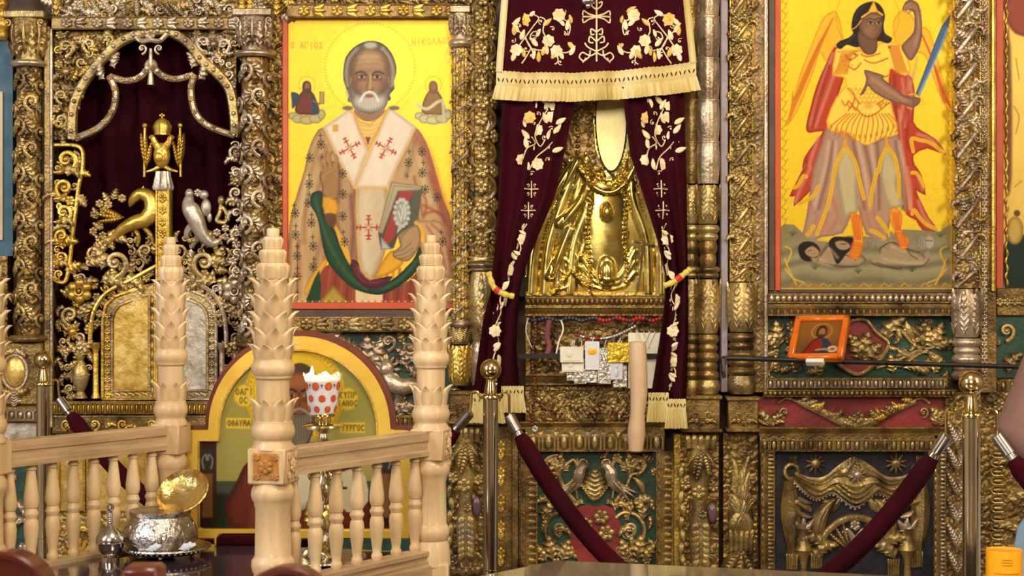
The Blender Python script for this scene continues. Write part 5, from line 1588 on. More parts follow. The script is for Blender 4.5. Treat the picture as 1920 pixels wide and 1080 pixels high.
class Canvas:
    """units: enlarged photo pixels (u = (px - ox) * sc); colours 0..255; channel 3 = gold leaf"""
    def __init__(s, x0, y0, x1, y1, ox, oy, sc, step):
        s.px = np.linspace(x0, x1, int((x1 - x0) / step) + 1)
        s.py = np.linspace(y0, y1, int((y1 - y0) / step) + 1)
        s.u = (s.px - ox) * sc
        s.v = (s.py - oy) * sc
        s.C = np.zeros((len(s.v), len(s.u), 4))
        s.aa = step * sc * .75

    def fill(s, col, gold=0):
        s.C[:] = (*col, gold)

    def win(s, x0, y0, x1, y1):
        a, b = np.searchsorted(s.u, x0), np.searchsorted(s.u, x1)
        c, d = np.searchsorted(s.v, y0), np.searchsorted(s.v, y1)
        if b <= a or d <= c: return None
        return slice(c, d), slice(a, b), s.u[None, a:b], s.v[c:d, None]

    def mix(s, w, cov, col, gold):
        tgt = s.C[w[0], w[1]]
        tgt[..., :3] += (np.asarray(col, float) - tgt[..., :3]) * cov[..., None]
        tgt[..., 3] += (gold - tgt[..., 3]) * cov

    def poly(s, pts, col, sm=5, soft=0, alpha=1, gold=0, shade=None):
        P = smooth_pts(pts, sm, True) if sm else np.asarray(pts, float)
        r = max(soft, s.aa)
        w = s.win(P[:, 0].min() - r, P[:, 1].min() - r, P[:, 0].max() + r, P[:, 1].max() + r)
        if w is None: return
        X, Y = np.broadcast_arrays(w[2], w[3])
        D = np.full(X.shape, 1e9)
        ins = np.zeros(X.shape, bool)
        for a, b in zip(P, np.roll(P, -1, 0)):
            ab = b - a
            L = ab.dot(ab) + 1e-9
            t = np.clip(((X - a[0]) * ab[0] + (Y - a[1]) * ab[1]) / L, 0, 1)
            D = np.minimum(D, (X - a[0] - t * ab[0]) ** 2 + (Y - a[1] - t * ab[1]) ** 2)
            if a[1] != b[1]:
                ins ^= ((a[1] > Y) != (b[1] > Y)) & (X < (b[0] - a[0]) * (Y - a[1]) / (b[1] - a[1]) + a[0])
        D = np.sqrt(D) * np.where(ins, -1, 1)
        cov = np.clip(.5 - D / (2 * r), 0, 1) * alpha
        s.mix(w, cov, col, gold)
        if shade:     # darker pigment along the outline
            dc, wd, al = shade
            s.mix(w, np.clip(1 + D / wd, 0, 1) * (D < 0) * al, dc, 0)

    def line(s, pts, wd, col, alpha=1, soft=0, sm=5, gold=0, taper=False):
        P = smooth_pts(pts, sm) if sm and len(pts) > 2 else np.asarray(pts, float)
        r = max(soft, s.aa)
        m = wd + r
        w = s.win(P[:, 0].min() - m, P[:, 1].min() - m, P[:, 0].max() + m, P[:, 1].max() + m)
        if w is None: return
        X, Y = np.broadcast_arrays(w[2], w[3])
        D = np.full(X.shape, 1e9)
        n = len(P) - 1
        for i, (a, b) in enumerate(zip(P[:-1], P[1:])):
            ab = b - a
            L = ab.dot(ab) + 1e-9
            t = np.clip(((X - a[0]) * ab[0] + (Y - a[1]) * ab[1]) / L, 0, 1)
            k = wd / 2 * (1 - .8 * abs((i + .5) / n * 2 - 1) if taper else 1)
            D = np.minimum(D, np.hypot(X - a[0] - t * ab[0], Y - a[1] - t * ab[1]) - k)
        s.mix(w, np.clip(.5 - D / (2 * r), 0, 1) * alpha, col, gold)

    def ell(s, x, y, rx, ry, col, alpha=1, soft=0, a=0, gold=0, shade=None):
        t = np.linspace(0, 2 * np.pi, 25)[:-1]
        ca, sa = math.cos(R(a)), math.sin(R(a))
        s.poly([(x + rx * math.cos(q) * ca - ry * math.sin(q) * sa, y + rx * math.cos(q) * sa + ry * math.sin(q) * ca) for q in t], col, 0, soft, alpha, gold, shade)

    def noise(s, amp, n=9):
        h, w = s.C.shape[:2]
        acc = np.zeros((h, w))
        for k in range(n):
            fx, fy, p, q = rng.uniform(.01, .12), rng.uniform(.01, .12), rng.uniform(0, 6.28), rng.uniform(-1, 1)
            acc += np.sin(s.u[None] * fx + q * s.v[:, None] * fy + p)
        acc = acc / n + rng.normal(0, .35, (h, w))
        s.C[..., :3] *= (1 + amp * acc)[..., None]

    def mesh(s, name, d, material, parent, h=0.0, keep=None):
        k = K * d
        X = (s.px - 960) * k
        Z = EYE + (540 - s.py) * k
        nx, ny = len(X), len(Z)
        V = np.zeros((ny, nx, 3))
        V[..., 0] = X[None]
        V[..., 1] = d - h * k
        V[..., 2] = Z[:, None]
        c = V.reshape(-1, 3).mean(0)
        idx = np.arange(nx * ny).reshape(ny, nx)
        F = np.stack([idx[1:, :-1], idx[1:, 1:], idx[:-1, 1:], idx[:-1, :-1]], -1).reshape(-1, 4)
        if keep is not None:
            UU, VV = np.meshgrid((s.px[:-1] + s.px[1:]) / 2, (s.py[:-1] + s.py[1:]) / 2)
            F = F[keep(UU, VV).reshape(-1)]
        me = bpy.data.meshes.new(name)
        me.vertices.add(nx * ny)
        me.vertices.foreach_set('co', (V.reshape(-1, 3) - c).astype(np.float32).ravel())
        me.loops.add(len(F) * 4)
        me.loops.foreach_set('vertex_index', F.astype(np.int32).ravel())
        me.polygons.add(len(F))
        me.polygons.foreach_set('loop_start', (np.arange(len(F)) * 4).astype(np.int32))
        me.update(calc_edges=True)
        at = me.color_attributes.new('pigment', 'FLOAT_COLOR', 'POINT')
        rgba = np.ones((ny, nx, 4), np.float32)
        rgba[..., :3] = lin(np.clip(s.C[..., :3], 0, 255)) * PIG
        rgba[..., 3] = s.C[..., 3]
        at.data.foreach_set('color', rgba.ravel())
        me.materials.append(material)
        o = bpy.data.objects.new(name, me)
        return link(o, c, parent)


def paint_mat(name, rough=.38, gm=.5, coat=.02, grough=.36):
    m, nt, b = new_mat(name)
    N, L = nt.nodes, nt.links
    a = N.new('ShaderNodeAttribute')
    a.attribute_name = 'pigment'
    L.new(a.outputs['Color'], b.inputs['Base Color'])
    mu = N.new('ShaderNodeMath')
    mu.operation = 'MULTIPLY'
    mu.inputs[1].default_value = gm
    L.new(a.outputs['Alpha'], mu.inputs[0])
    L.new(mu.outputs[0], b.inputs['Metallic'])
    b.inputs['Roughness'].default_value = rough
    b.inputs['Specular IOR Level'].default_value = .18
    b.inputs['Coat Weight'].default_value = coat
    b.inputs['Coat Roughness'].default_value = .2
    nz = N.new('ShaderNodeTexNoise')
    nz.inputs['Scale'].default_value = 60
    bp = N.new('ShaderNodeBump')
    bp.inputs['Strength'].default_value = .08
    bp.inputs['Distance'].default_value = .002
    L.new(nz.outputs[0], bp.inputs['Height'])
    L.new(bp.outputs[0], b.inputs['Normal'])
    return m


M['icon'] = paint_mat('egg_tempera_on_gold')
M['icon_arch'] = paint_mat('arched_icon_paint', .4, .4, .05)

GLYPH = {   # simple stroke letters in a unit box (y down)
    'Ο': [[(.5, 0), (.15, .25), (.15, .75), (.5, 1), (.85, .75), (.85, .25), (.5, 0)]], 'Α': [[(.05, 1), (.5, 0), (.95, 1)], [(.2, .65), (.8, .65)]],
    'Γ': [[(.15, 1), (.15, 0), (.85, 0), (.85, .2)]], 'Ι': [[(.5, 0), (.5, 1)]], 'Σ': [[(.85, .1), (.2, 0), (.55, .5), (.2, 1), (.9, .9)]], 'Ν': [[(.12, 1), (.12, 0), (.88, 1), (.88, 0)]],
    'Κ': [[(.15, 0), (.15, 1)], [(.85, 0), (.2, .5), (.9, 1)]], 'Λ': [[(.05, 1), (.5, 0), (.95, 1)]], 'Υ': [[(.1, 0), (.5, .5), (.9, 0)], [(.5, .5), (.5, 1)]], 'Π': [[(.12, 1), (.12, 0), (.88, 0), (.88, 1)]],
    'Ρ': [[(.2, 1), (.2, 0), (.8, .05), (.85, .3), (.6, .5), (.2, .5)]], 'C': [[(.9, .12), (.5, 0), (.15, .3), (.15, .7), (.5, 1), (.9, .88)]], 'Τ': [[(.05, 0), (.95, 0)], [(.5, 0), (.5, 1)]],
    'Θ': [[(.5, 0), (.15, .25), (.15, .75), (.5, 1), (.85, .75), (.85, .25), (.5, 0)], [(.2, .5), (.8, .5)]], 'Μ': [[(.05, 1), (.2, 0), (.5, .7), (.8, 0), (.95, 1)]]}


def letters(cv, txt, x, y, w, h, wd, col, alpha, slope=0):
    for i, ch in enumerate(txt):
        if ch == ' ': continue
        for st_ in GLYPH[ch]:
            cv.line([(x + i * w + a * w * .78, y + b * h + slope * i * w) for a, b in st_], wd, col, alpha, 0, 0)


# ---- the old bishop
SC = 3.376
cv = Canvas(541, 28, 851, 567, 510, 0, SC, 1.15)
cv.fill((228, 184, 52), 1)
for k in range(60):
    y = rng.uniform(100, 1900)
    cv.line([(100, y), (1150, y + rng.uniform(-10, 10))], 3, (200, 158, 30), .18, 3, 0, 1)
cv.ell(620, 430, 300, 300, (238, 206, 70), .35, 20, gold=1)
th = np.linspace(0, 6.283, 90)
for a in th: cv.ell(620 + 287 * math.cos(a), 430 + 287 * math.sin(a), 4, 4, (150, 110, 20), .6, gold=.5)
cv.line([(620 + 278 * math.cos(a), 430 + 278 * math.sin(a)) for a in th], 2.5, (170, 130, 30), .5, 0, 0, .6)
letters(cv, 'Ο ΑΓΙΟΣ', 118, 268, 30, 40, 5, (150, 104, 40), .6)
letters(cv, 'ΝΙΚΟΛΑΟΣ', 885, 250, 32, 38, 5, (160, 118, 60), .5, -.05)
# robe
rb, rbd = (186, 152, 98), (120, 74, 44)
cv.poly([(325, 808), (243, 915), (205, 1080), (150, 1260), (112, 1430), (100, 1920), (240, 1920), (340, 1660), (420, 1400), (430, 1050), (420, 1000)], rb, 3, 0, 1, 0, ((140, 96, 56), 26, .8))
cv.poly([(905, 805), (975, 900), (1025, 1050), (1080, 1250), (1140, 1440), (1160, 1920), (1040, 1920), (930, 1600), (960, 1450), (740, 1180), (790, 1040), (860, 900)], rb, 3, 0, 1, 0, ((142, 80, 56), 30, .8))
cv.poly([(420, 1000), (530, 1190), (545, 1660), (490, 1700), (400, 1400), (420, 1200)], (178, 142, 96), 3, 0, 1, 0, ((126, 66, 52), 34, .9))
cv.line([(910, 860), (980, 980), (1040, 1180), (1110, 1420), (1130, 1700)], 46, (158, 72, 50), .75, 26)
for q in ([(960, 1300), (1020, 1330), (1090, 1370)], [(950, 1360), (1040, 1340), (1100, 1400)], [(940, 1200), (980, 1280), (960, 1380)], [(900, 1120), (930, 1240), (950, 1340)]): cv.line(q, 14, (150, 60, 44), .7, 9)
for q in ([(160, 1500), (175, 1700), (150, 1900)], [(300, 1250), (310, 1450), (330, 1650)], [(215, 1300), (205, 1600), (190, 1880)]): cv.line(q, 16, (168, 92, 44), .55, 12)
for q in ([(260, 1000), (250, 1250), (240, 1500)], [(145, 1420), (130, 1650), (128, 1850)], [(1050, 1450), (1080, 1650), (1090, 1850)]): cv.line(q, 22, (214, 186, 130), .5, 16)
cv.line([(500, 1240), (515, 1450), (500, 1650)], 26, (112, 50, 50), .7, 14)
for q, c_, w_ in (([(310, 880), (262, 1040), (214, 1280), (168, 1560)], (132, 94, 54), 18), ([(345, 930), (330, 1080), (290, 1200)], (128, 90, 52), 18), ([(230, 1100), (190, 1320), (170, 1500)], (224, 198, 146), 22), ([(330, 1380), (300, 1560), (250, 1780)], (136, 96, 52), 20), ([(120, 1500), (116, 1700), (112, 1900)], (140, 92, 52), 16), ([(200, 1560), (205, 1720), (196, 1900)], (222, 190, 130), 22), ([(900, 900), (880, 1010), (850, 1100)], (130, 92, 58), 18), ([(930, 1000), (960, 1150), (1000, 1280)], (218, 188, 142), 22), ([(1000, 1100), (1050, 1260), (1100, 1420)], (136, 58, 42), 22), ([(1060, 1560), (1060, 1720), (1080, 1880)], (134, 62, 44), 22), ([(1010, 1600), (1020, 1760), (1030, 1880)], (170, 100, 60), 20)):
    cv.line(q, w_, c_, .6, 14)
# tunic, lining
cv.poly([(330, 1690), (420, 1700), (600, 1830), (720, 1840), (880, 1770), (960, 1690), (1060, 1920), (280, 1920)], (142, 62, 38), 2)
for x in range(350, 1040, 40): cv.line([(x + 20, 1700), (x, 1920)], 12, (104, 40, 28) if (x // 40) % 2 else (176, 90, 54), .7, 8, 0)
cv.poly([(530, 1830), (700, 1840), (702, 1920), (528, 1920)], (224, 196, 142), 0)
cv.poly([(390, 1808), (485, 1920), (295, 1920)], (176, 150, 50), 0, 0, 1, 0, ((110, 96, 30), 20, .8))
cv.poly([(355, 1625), (345, 1672), (235, 1840), (208, 1870), (215, 1810), (300, 1680)], (226, 164, 40), 2, 0, 1, 0, ((170, 100, 20), 10, .7))
cv.poly([(300, 1710), (305, 1915), (220, 1915), (238, 1850)], (28, 62, 34), 2)
gr = (28, 66, 36)
cv.poly([(248, 1235), (285, 1210), (325, 1225), (330, 1353), (400, 1463), (490, 1663), (560, 1765), (640, 1800), (760, 1772), (890, 1650), (935, 1560), (945, 1668), (850, 1780), (720, 1856), (620, 1860), (500, 1815), (395, 1713), (335, 1610), (290, 1385), (246, 1300)], gr, 4, 0, 1, 0, ((12, 34, 18), 26, .9))
for q in ([(275, 1260), (310, 1400), (380, 1580), (480, 1740), (600, 1830)], [(700, 1830), (820, 1760), (910, 1650)]): cv.line(q, 14, (66, 108, 66), .6, 10)
cv.poly([(492, 1650), (545, 1660), (590, 1752), (640, 1768), (760, 1750), (700, 1812), (600, 1822), (530, 1760)], (92, 26, 38), 4, 0, 1, 0, ((54, 12, 22), 20, .8))
for q in ([(520, 1700), (580, 1780), (680, 1790)], [(540, 1690), (600, 1770), (700, 1772)]): cv.line(q, 6, (146, 70, 74), .6, 4)
cv.poly([(650, 1760), (700, 1655), (762, 1585), (835, 1650), (770, 1720)], (226, 164, 34), 3, 0, 1, 0, ((170, 104, 20), 20, .8))
cv.poly([(388, 1400), (420, 1450), (492, 1600), (494, 1680), (430, 1550)], (222, 166, 50), 2)
# stole
cream, crd = (230, 212, 184), (150, 120, 92)
cv.poly([(535, 1193), (732, 1193), (704, 1500), (716, 1600), (640, 1765), (590, 1745), (548, 1650)], (204, 180, 142), 3, 0, 1, 0, ((150, 116, 76), 34, .8))
cv.line([(600, 1250), (590, 1500), (600, 1690)], 60, (220, 200, 164), .6, 40)
cv.poly([(325, 806), (490, 690), (520, 720), (612, 960), (585, 1020), (520, 1193), (420, 1010)], cream, 1, 0, 1, 0, (crd, 26, .5))
cv.poly([(700, 760), (742, 678), (912, 802), (868, 905), (790, 1060), (736, 1193), (520, 1193), (612, 975), (660, 860)], cream, 1, 0, 1, 0, (crd, 26, .5))
ed = (226, 172, 66)
for q in ([(325, 806), (420, 1010), (520, 1193)], [(505, 700), (560, 820), (612, 960)], [(742, 678), (690, 800), (612, 975), (520, 1193)], [(912, 802), (868, 905), (790, 1060), (736, 1193)], [(520, 1193), (736, 1193)], [(535, 1193), (548, 1650), (590, 1745), (640, 1765)]): cv.line(q, 8, ed, .9, 0, 0)
cv.line([(735, 1195), (706, 1480), (690, 1540)], 8, ed, .8, 0, 0)


def red_cross(x, y, s, a0):
    for k in range(4):
        a = R(a0 + 90 * k)
        cv.line([(x, y), (x + s * math.cos(a), y + s * math.sin(a))], s * .12, (170, 50, 34), 1, 0, 0)
        for r_, w_ in ((1.0, .14), (.70, .2)):
            for t_ in (-1, 1):
                b_ = a + t_ * 1.57
                cv.line([(x + s * r_ * math.cos(a), y + s * r_ * math.sin(a)), (x + s * r_ * math.cos(a) + s * w_ * math.cos(b_), y + s * r_ * math.sin(a) + s * w_ * math.sin(b_))], s * .12, (180, 58, 40), 1, 0, 0)
        b_ = a + .785
        cv.line([(x, y), (x + s * .42 * math.cos(b_), y + s * .42 * math.sin(b_))], s * .06, (170, 90, 50), .9, 0, 0)
    cv.ell(x, y, s * .16, s * .16, (214, 170, 120))


red_cross(493, 938, 68, 62)
red_cross(722, 938, 68, 118)
red_cross(612, 1440, 74, 90)
# collar and neck
cv.poly([(508, 690), (560, 770), (620, 785), (690, 720), (735, 690), (700, 780), (612, 955), (545, 815)], (232, 192, 98), 1, 0, 1, 0, ((190, 130, 60), 16, .8))
for k in range(5): cv.line([(548 + k * 8, 790 + k * 28), (620, 800 + k * 28), (690 - k * 14, 780 + k * 26)], 4, (196, 140, 60), .8, 0, 4)
cv.poly([(520, 690), (560, 755), (620, 770), (680, 745), (715, 690), (620, 640)], (150, 112, 76), 3)
cv.poly([(590, 868), (625, 868), (610, 920)], (140, 50, 36), 0)
# head
cv.poly([(455, 430), (468, 365), (515, 305), (575, 270), (635, 260), (700, 278), (752, 330), (782, 400), (787, 460), (770, 520), (775, 560), (745, 600), (735, 640), (500, 650), (488, 600), (465, 545), (452, 490)], (98, 88, 72), 4, 0, 1, 0, ((52, 46, 36), 14, .9))
cv.line([(478, 540), (470, 450), (490, 370), (540, 310)], 20, (164, 152, 132), .8, 10)
cv.line([(762, 540), (768, 450), (745, 370), (700, 310)], 22, (170, 158, 138), .8, 10)
cv.line([(480, 580), (500, 640)], 22, (150, 140, 122), .7, 10)
sk, skd, skl = (150, 116, 76), (96, 68, 42), (186, 152, 106)
cv.poly([(496, 430), (506, 372), (560, 318), (622, 306), (690, 320), (735, 372), (745, 440), (745, 520), (728, 580), (690, 640), (620, 655), (550, 640), (512, 570), (498, 500)], sk, 4, 0, 1, 0, (skd, 42, .8))
cv.ell(625, 288, 40, 22, (190, 182, 164), .9, 10)
cv.poly([(560, 340), (620, 325), (690, 345), (710, 420), (620, 432), (535, 420)], skl, 4, 20, .6)
for q in ([(540, 352), (620, 338), (700, 356)], [(530, 386), (620, 372), (712, 390)], [(536, 414), (600, 404), (620, 410), (650, 404), (708, 414)]): cv.line(q, 4, (112, 82, 52), .5, 4)
cv.ell(498, 512, 13, 30, (150, 110, 72), 1, 0, 10, 0, ((96, 66, 40), 8, .8))
cv.ell(740, 510, 13, 30, (150, 110, 72), 1, 0, -10, 0, ((96, 66, 40), 8, .8))
for x, sg in ((568, -1), (666, 1)):
    cv.line([(x - sg * 32, 476), (x - sg * 10, 458), (x + sg * 20, 458), (x + sg * 38, 470)], 12, (66, 50, 34), .9, 4)
    cv.ell(x, 500, 34, 14, (98, 66, 42), .6, 8)
    cv.ell(x, 488, 24, 11, (196, 172, 136))
    cv.ell(x + 1, 488, 11, 11, (52, 34, 20))
    cv.line([(x - 28, 486), (x, 474), (x + 28, 486)], 5, (56, 38, 24))
    cv.line([(x - 24, 502), (x, 510), (x + 26, 500)], 4, (104, 72, 46), .8)
    cv.ell(x + sg * 24, 548, 30, 20, (172, 108, 72), .6, 14)
cv.line([(612, 480), (606, 530), (598, 560), (608, 572), (630, 572), (640, 560)], 7, (98, 66, 40), .75, 4)
cv.line([(624, 470), (622, 555)], 13, (196, 162, 118), .7, 7)
bd = (190, 182, 164)
cv.poly([(490, 545), (530, 566), (575, 596), (620, 580), (665, 594), (710, 566), (745, 545), (742, 610), (725, 668), (690, 702), (622, 722), (556, 706), (512, 672), (498, 620)], bd, 4, 0, 1, 0, ((84, 76, 62), 36, .9))
for k in range(26):
    x = 505 + k * 9
    cv.line([(620 + (x - 620) * .75, 600), (x, 650), (620 + (x - 620) * .82, 700)], 3.5, (226, 220, 204) if k % 2 else (140, 130, 112), .35, 3)
for sg in (-1, 1): cv.line([(618, 582), (618 + sg * 32, 596), (618 + sg * 56, 640)], 16, (226, 218, 200), .95, 4)
for sg in (-1, 1):
    cv.ell(620 + sg * 88, 560, 30, 60, (84, 58, 38), .5, 24, sg * -10)
    cv.ell(620 + sg * 48, 535, 24, 22, (178, 126, 84), .5, 14)
    cv.line([(620 + sg * 60, 330), (620 + sg * 104, 400), (620 + sg * 112, 470)], 26, (100, 72, 46), .5, 18)
cv.ell(620, 360, 70, 24, (194, 160, 114), .5, 20)
cv.ell(617, 612, 20, 9, (186, 84, 56))
cv.line([(598, 608), (617, 606), (638, 608)], 4, (120, 44, 30))
for x in (480, 775): cv.ell(x, 685, 34, 14, (104, 90, 66), .9, 6)
# blessing hand and cuff
hand = (158, 116, 66)
cv.poly([(300, 1120), (318, 1060), (335, 1010), (352, 1030), (388, 1020), (424, 1040), (432, 1140), (412, 1262), (330, 1250), (316, 1180)], hand, 4, 0, 1, 0, ((104, 70, 36), 18, .8))
for q in ([(318, 1075), (300, 1010), (310, 985)], [(340, 1060), (332, 980), (345, 960)], [(372, 1055), (362, 985), (378, 965)], [(404, 1060), (410, 1010), (400, 985)], [(330, 1120), (380, 1090), (410, 1100)]):
    cv.line(q, 22, (168, 126, 74), 1, 3)
    cv.line([(a + 10, b) for a, b in q], 4, (100, 66, 34), .7, 2)
cv.poly([(322, 1245), (410, 1270), (412, 1356), (336, 1360)], (220, 158, 32), 2, 0, 1, 0, ((166, 104, 20), 14, .8))
cv.poly([(335, 1356), (405, 1360), (395, 1440), (350, 1420)], (98, 62, 30), 3, 6)
# book
cv.poly([(755, 1152), (955, 1178), (905, 1450), (800, 1490), (770, 1572), (690, 1582), (672, 1470)], (74, 70, 52), 0)
cv.poly([(755, 1152), (955, 1178), (946, 1205), (800, 1212), (700, 1480), (672, 1470)], (180, 164, 124), 0, 0, 1, 0, ((120, 104, 70), 12, .8))
cv.line([(768, 1176), (940, 1192)], 4, (116, 100, 70), .8, 0, 0)
cv.line([(776, 1180), (690, 1462)], 4, (116, 100, 70), .8, 0, 0)
cv.poly([(806, 1216), (900, 1208), (860, 1300), (790, 1440), (770, 1510), (722, 1556), (706, 1500)], (158, 54, 44), 0)
cv.poly([(900, 1208), (950, 1202), (925, 1400), (860, 1440), (870, 1300)], (84, 84, 66), 0, 4)
cv.ell(822, 1348, 52, 88, (158, 158, 142), 1, 3, 14, 0, ((88, 90, 80), 20, .8))
for k in range(14):
    a = k * .45
    cv.ell(822 + 44 * math.cos(a), 1348 + 84 * math.sin(a), 13, 13, (186, 188, 172))
for q in ([(810, 1300), (830, 1340), (815, 1400)], [(836, 1300), (846, 1350), (836, 1390)], [(800, 1340), (812, 1380)]): cv.line(q, 8, (224, 224, 208), .8, 4)
cv.poly([(690, 1500), (760, 1578), (690, 1582)], (176, 178, 164), 0, 0, 1, 0, ((96, 98, 90), 14, .7))
cv.poly([(790, 1480), (830, 1440), (800, 1420)], (180, 180, 166), 0)
# right sleeve and hand
cv.poly([(905, 1404), (960, 1396), (1070, 1404), (1112, 1520), (1130, 1760), (1040, 1680), (985, 1560)], (194, 156, 108), 3, 0, 1, 0, ((144, 84, 56), 24, .7))
for q in ([(980, 1430), (1060, 1560), (1100, 1700)], [(1010, 1420), (1090, 1500), (1125, 1640)]): cv.line(q, 14, (160, 74, 52), .7, 8)
cv.line([(910, 1412), (950, 1460), (965, 1600)], 22, (228, 170, 50), 1, 4)
cv.poly([(765, 1596), (812, 1556), (800, 1490), (868, 1440), (925, 1430), (942, 1530), (890, 1630), (842, 1655), (775, 1632)], (172, 138, 94), 4, 0, 1, 0, ((112, 80, 48), 18, .8))
for q in ([(770, 1600), (830, 1580), (880, 1540)], [(775, 1622), (840, 1605), (890, 1570)], [(800, 1640), (860, 1625), (900, 1590)], [(806, 1540), (820, 1500), (860, 1460)]): cv.line(q, 4, (104, 72, 42), .8, 2)
# robe motifs
def motif(x, y, big=True):
    dk = (52, 44, 30)
    if big:
        for k in range(8):
            a = k * .785
            cv.line([(x, y), (x + 22 * math.cos(a), y + 26 * math.sin(a))], 4.5, dk, .85, 0, 0)
            cv.ell(x + 22 * math.cos(a), y + 26 * math.sin(a), 5, 5, dk, .85)
        cv.ell(x, y, 8, 8, dk, .9)
    else:
        cv.line([(x, y - 16), (x, y + 16)], 5, dk, .9, 0, 0)
        cv.line([(x - 12, y), (x + 12, y)], 5, dk, .9, 0, 0)


for x, y, bgm in ((308, 858, 0), (312, 915, 1), (318, 995, 0), (240, 1000, 1), (236, 1108, 0), (238, 1165, 1), (238, 1232, 0), (232, 1285, 1), (142, 1300, 0), (148, 1350, 1), (152, 1430, 0), (150, 1485, 1), (160, 1560, 0), (160, 1620, 1), (162, 1700, 0), (160, 1750, 1), (162, 1850, 0), (252, 1360, 0), (250, 1410, 1), (258, 1500, 0), (262, 1558, 1), (268, 1640, 0), (262, 1690, 1), (450, 1230, 1), (448, 1100, 1), (448, 1370, 1), (452, 1470, 0), (460, 1530, 1), (865, 1030, 1), (855, 1115, 0), (950, 960, 1), (958, 1030, 0), (952, 1095, 1), (970, 1200, 1), (1045, 1250, 1), (1072, 1470, 0), (1080, 1530, 1), (870, 960, 0)):
    motif(x, y, bgm)
cv.line([(162, 1560), (162, 1900)], 6, (110, 40, 26), .7, 0, 0)
# small figures on clouds
for x, ml in ((222, 1), (1022, 0)):
    for dx, dy, rx, ry in ((-90, 0, 30, 26), (-55, 18, 40, 30), (0, 26, 50, 30), (55, 16, 44, 32), (92, -10, 26, 34)):
        cv.ell(x + dx, 735 + dy, rx, ry, (186, 172, 112) if ml else (206, 196, 150), 1, 4, 0, 0, ((128, 118, 70), 16, .7))
    cv.line([(x + 52 * math.cos(a), 538 + 54 * math.sin(a)) for a in np.linspace(0, 6.283, 30)], 3, (150, 110, 30), .7, 0, 0, .5)
    rc, rd = ((112, 50, 34), (66, 26, 20)) if ml else ((146, 108, 58), (96, 66, 34))
    cv.poly([(x - 30, 580), (x + 28, 580), (x + 62, 640), (x + 76, 715), (x, 728), (x - 72, 712), (x - 62, 640)], rc, 3, 0, 1, 0, (rd, 18, .8))
    if ml:
        cv.poly([(x + 20, 590), (x + 55, 640), (x + 78, 715), (x + 30, 722), (x + 34, 650)], (44, 66, 84), 3)
        cv.poly([(x - 98, 585), (x - 50, 600), (x - 60, 650), (x - 92, 690), (x - 96, 640)], (44, 66, 84), 3)
        cv.poly([(x + 78, 580), (x + 112, 582), (x + 110, 660), (x + 80, 658)], (176, 146, 70), 0, 0, 1, 0, ((110, 86, 40), 8, .8))
        cv.line([(x + 40, 640), (x + 80, 660)], 10, (140, 96, 60))
    else:
        cv.line([(x - 105, 665), (x - 40, 690), (x + 30, 645), (x + 60, 650), (x + 66, 770)], 20, (216, 200, 158), 1, 4)
    cv.poly([(x - 26, 530), (x, 512), (x + 24, 532), (x + 26, 580), (x, 598), (x - 26, 582)], (82, 52, 32) if ml else (126, 88, 48), 4)
    cv.ell(x + 2, 548, 15, 21, (150, 108, 70), 1, 3)
    if ml: cv.ell(x + 4, 570, 14, 12, (74, 46, 28), .9, 4)
    cv.ell(x - 4, 545, 2.5, 2, (50, 30, 20)); cv.ell(x + 8, 545, 2.5, 2, (50, 30, 20))
cv.poly([(385, 790), (420, 790), (420, 835), (385, 835)], (204, 164, 62), 0)
for k in range(50): cv.ell(110 + k * 21, 1908, 6, 4, (226, 206, 160) if k % 2 else (150, 90, 50))
cv.noise(.035)
ic = wallthing('painted_icon', 'gold-ground icon of a white-bearded bishop holding a book', 'icon', 690, 580, 5.03)
cv.mesh('painted_board', 5.03, M['icon'], ic, 2.5)
obj('backing', pbox(536, 24, 854, 572, -14, 2), M['darkframe'], ic, 5.03)
for x0, y0, x1, y1 in ((530, 30, 541, 580), (530, 567, 855, 580), (851, 30, 856, 580)): obj('frame_strip', pbox(x0, y0, x1, y1, -14, 7, 1.5), M['orange'], ic, 5.03)
tag(obj('ledge', pbox(530, 580, 856, 596, -20, 4, 1.5), M['darkframe'], None, 5.03), 'plain brown ledge under the bishop icon', 'ledge')

# ---- the archangel
cv = Canvas(1463, -20, 1785, 543, 1460, 0, SC, 1.15)
cv.fill((240, 200, 48), 1)
Q = lambda x, y: (x * .813 - 67.5, y * .813 + 1012.8)
for k in range(70):
    y = rng.uniform(-60, 1450)
    cv.line([(0, y), (1110, y + rng.uniform(-8, 8))], 3, (206, 164, 26), .2, 3, 0, 1)
og = (214, 128, 26)
# wings
for pts in ([(370, 85), (325, 80), (270, 130), (200, 300), (130, 480), (70, 700), (42, 805), (120, 700), (225, 440), (258, 335), (300, 390), (350, 300), (405, 240)], [(720, 150), (785, 60), (850, 110), (880, 170), (955, 200), (1030, 470), (1100, 715), (1030, 640), (960, 450), (905, 340), (760, 320)]):
    cv.poly(pts, (232, 178, 44), 3, 0, 1, .6, (og, 12, .8))
for k in range(11):
    cv.line([(345 - k * 9, 110 + k * 16), (250 - k * 9, 330 + k * 14), (170 - k * 8, 520 + k * 12), (60 + k * 3, 780 - k * 20)], 7, (206, 112, 22), .7, 0, 5)
    cv.line([(860 + k * 4, 130 + k * 8), (950 + k * 2, 320 + k * 6), (1040, 560 + k * 8), (1095 - k * 3, 705 - k * 8)], 7, (206, 96, 30), .7, 0, 5)
cv.line([(560 + 200 * math.cos(a), 110 + 205 * math.sin(a)) for a in np.linspace(0, 6.283, 50)], 3, (170, 120, 20), .7, 0, 0, .5)
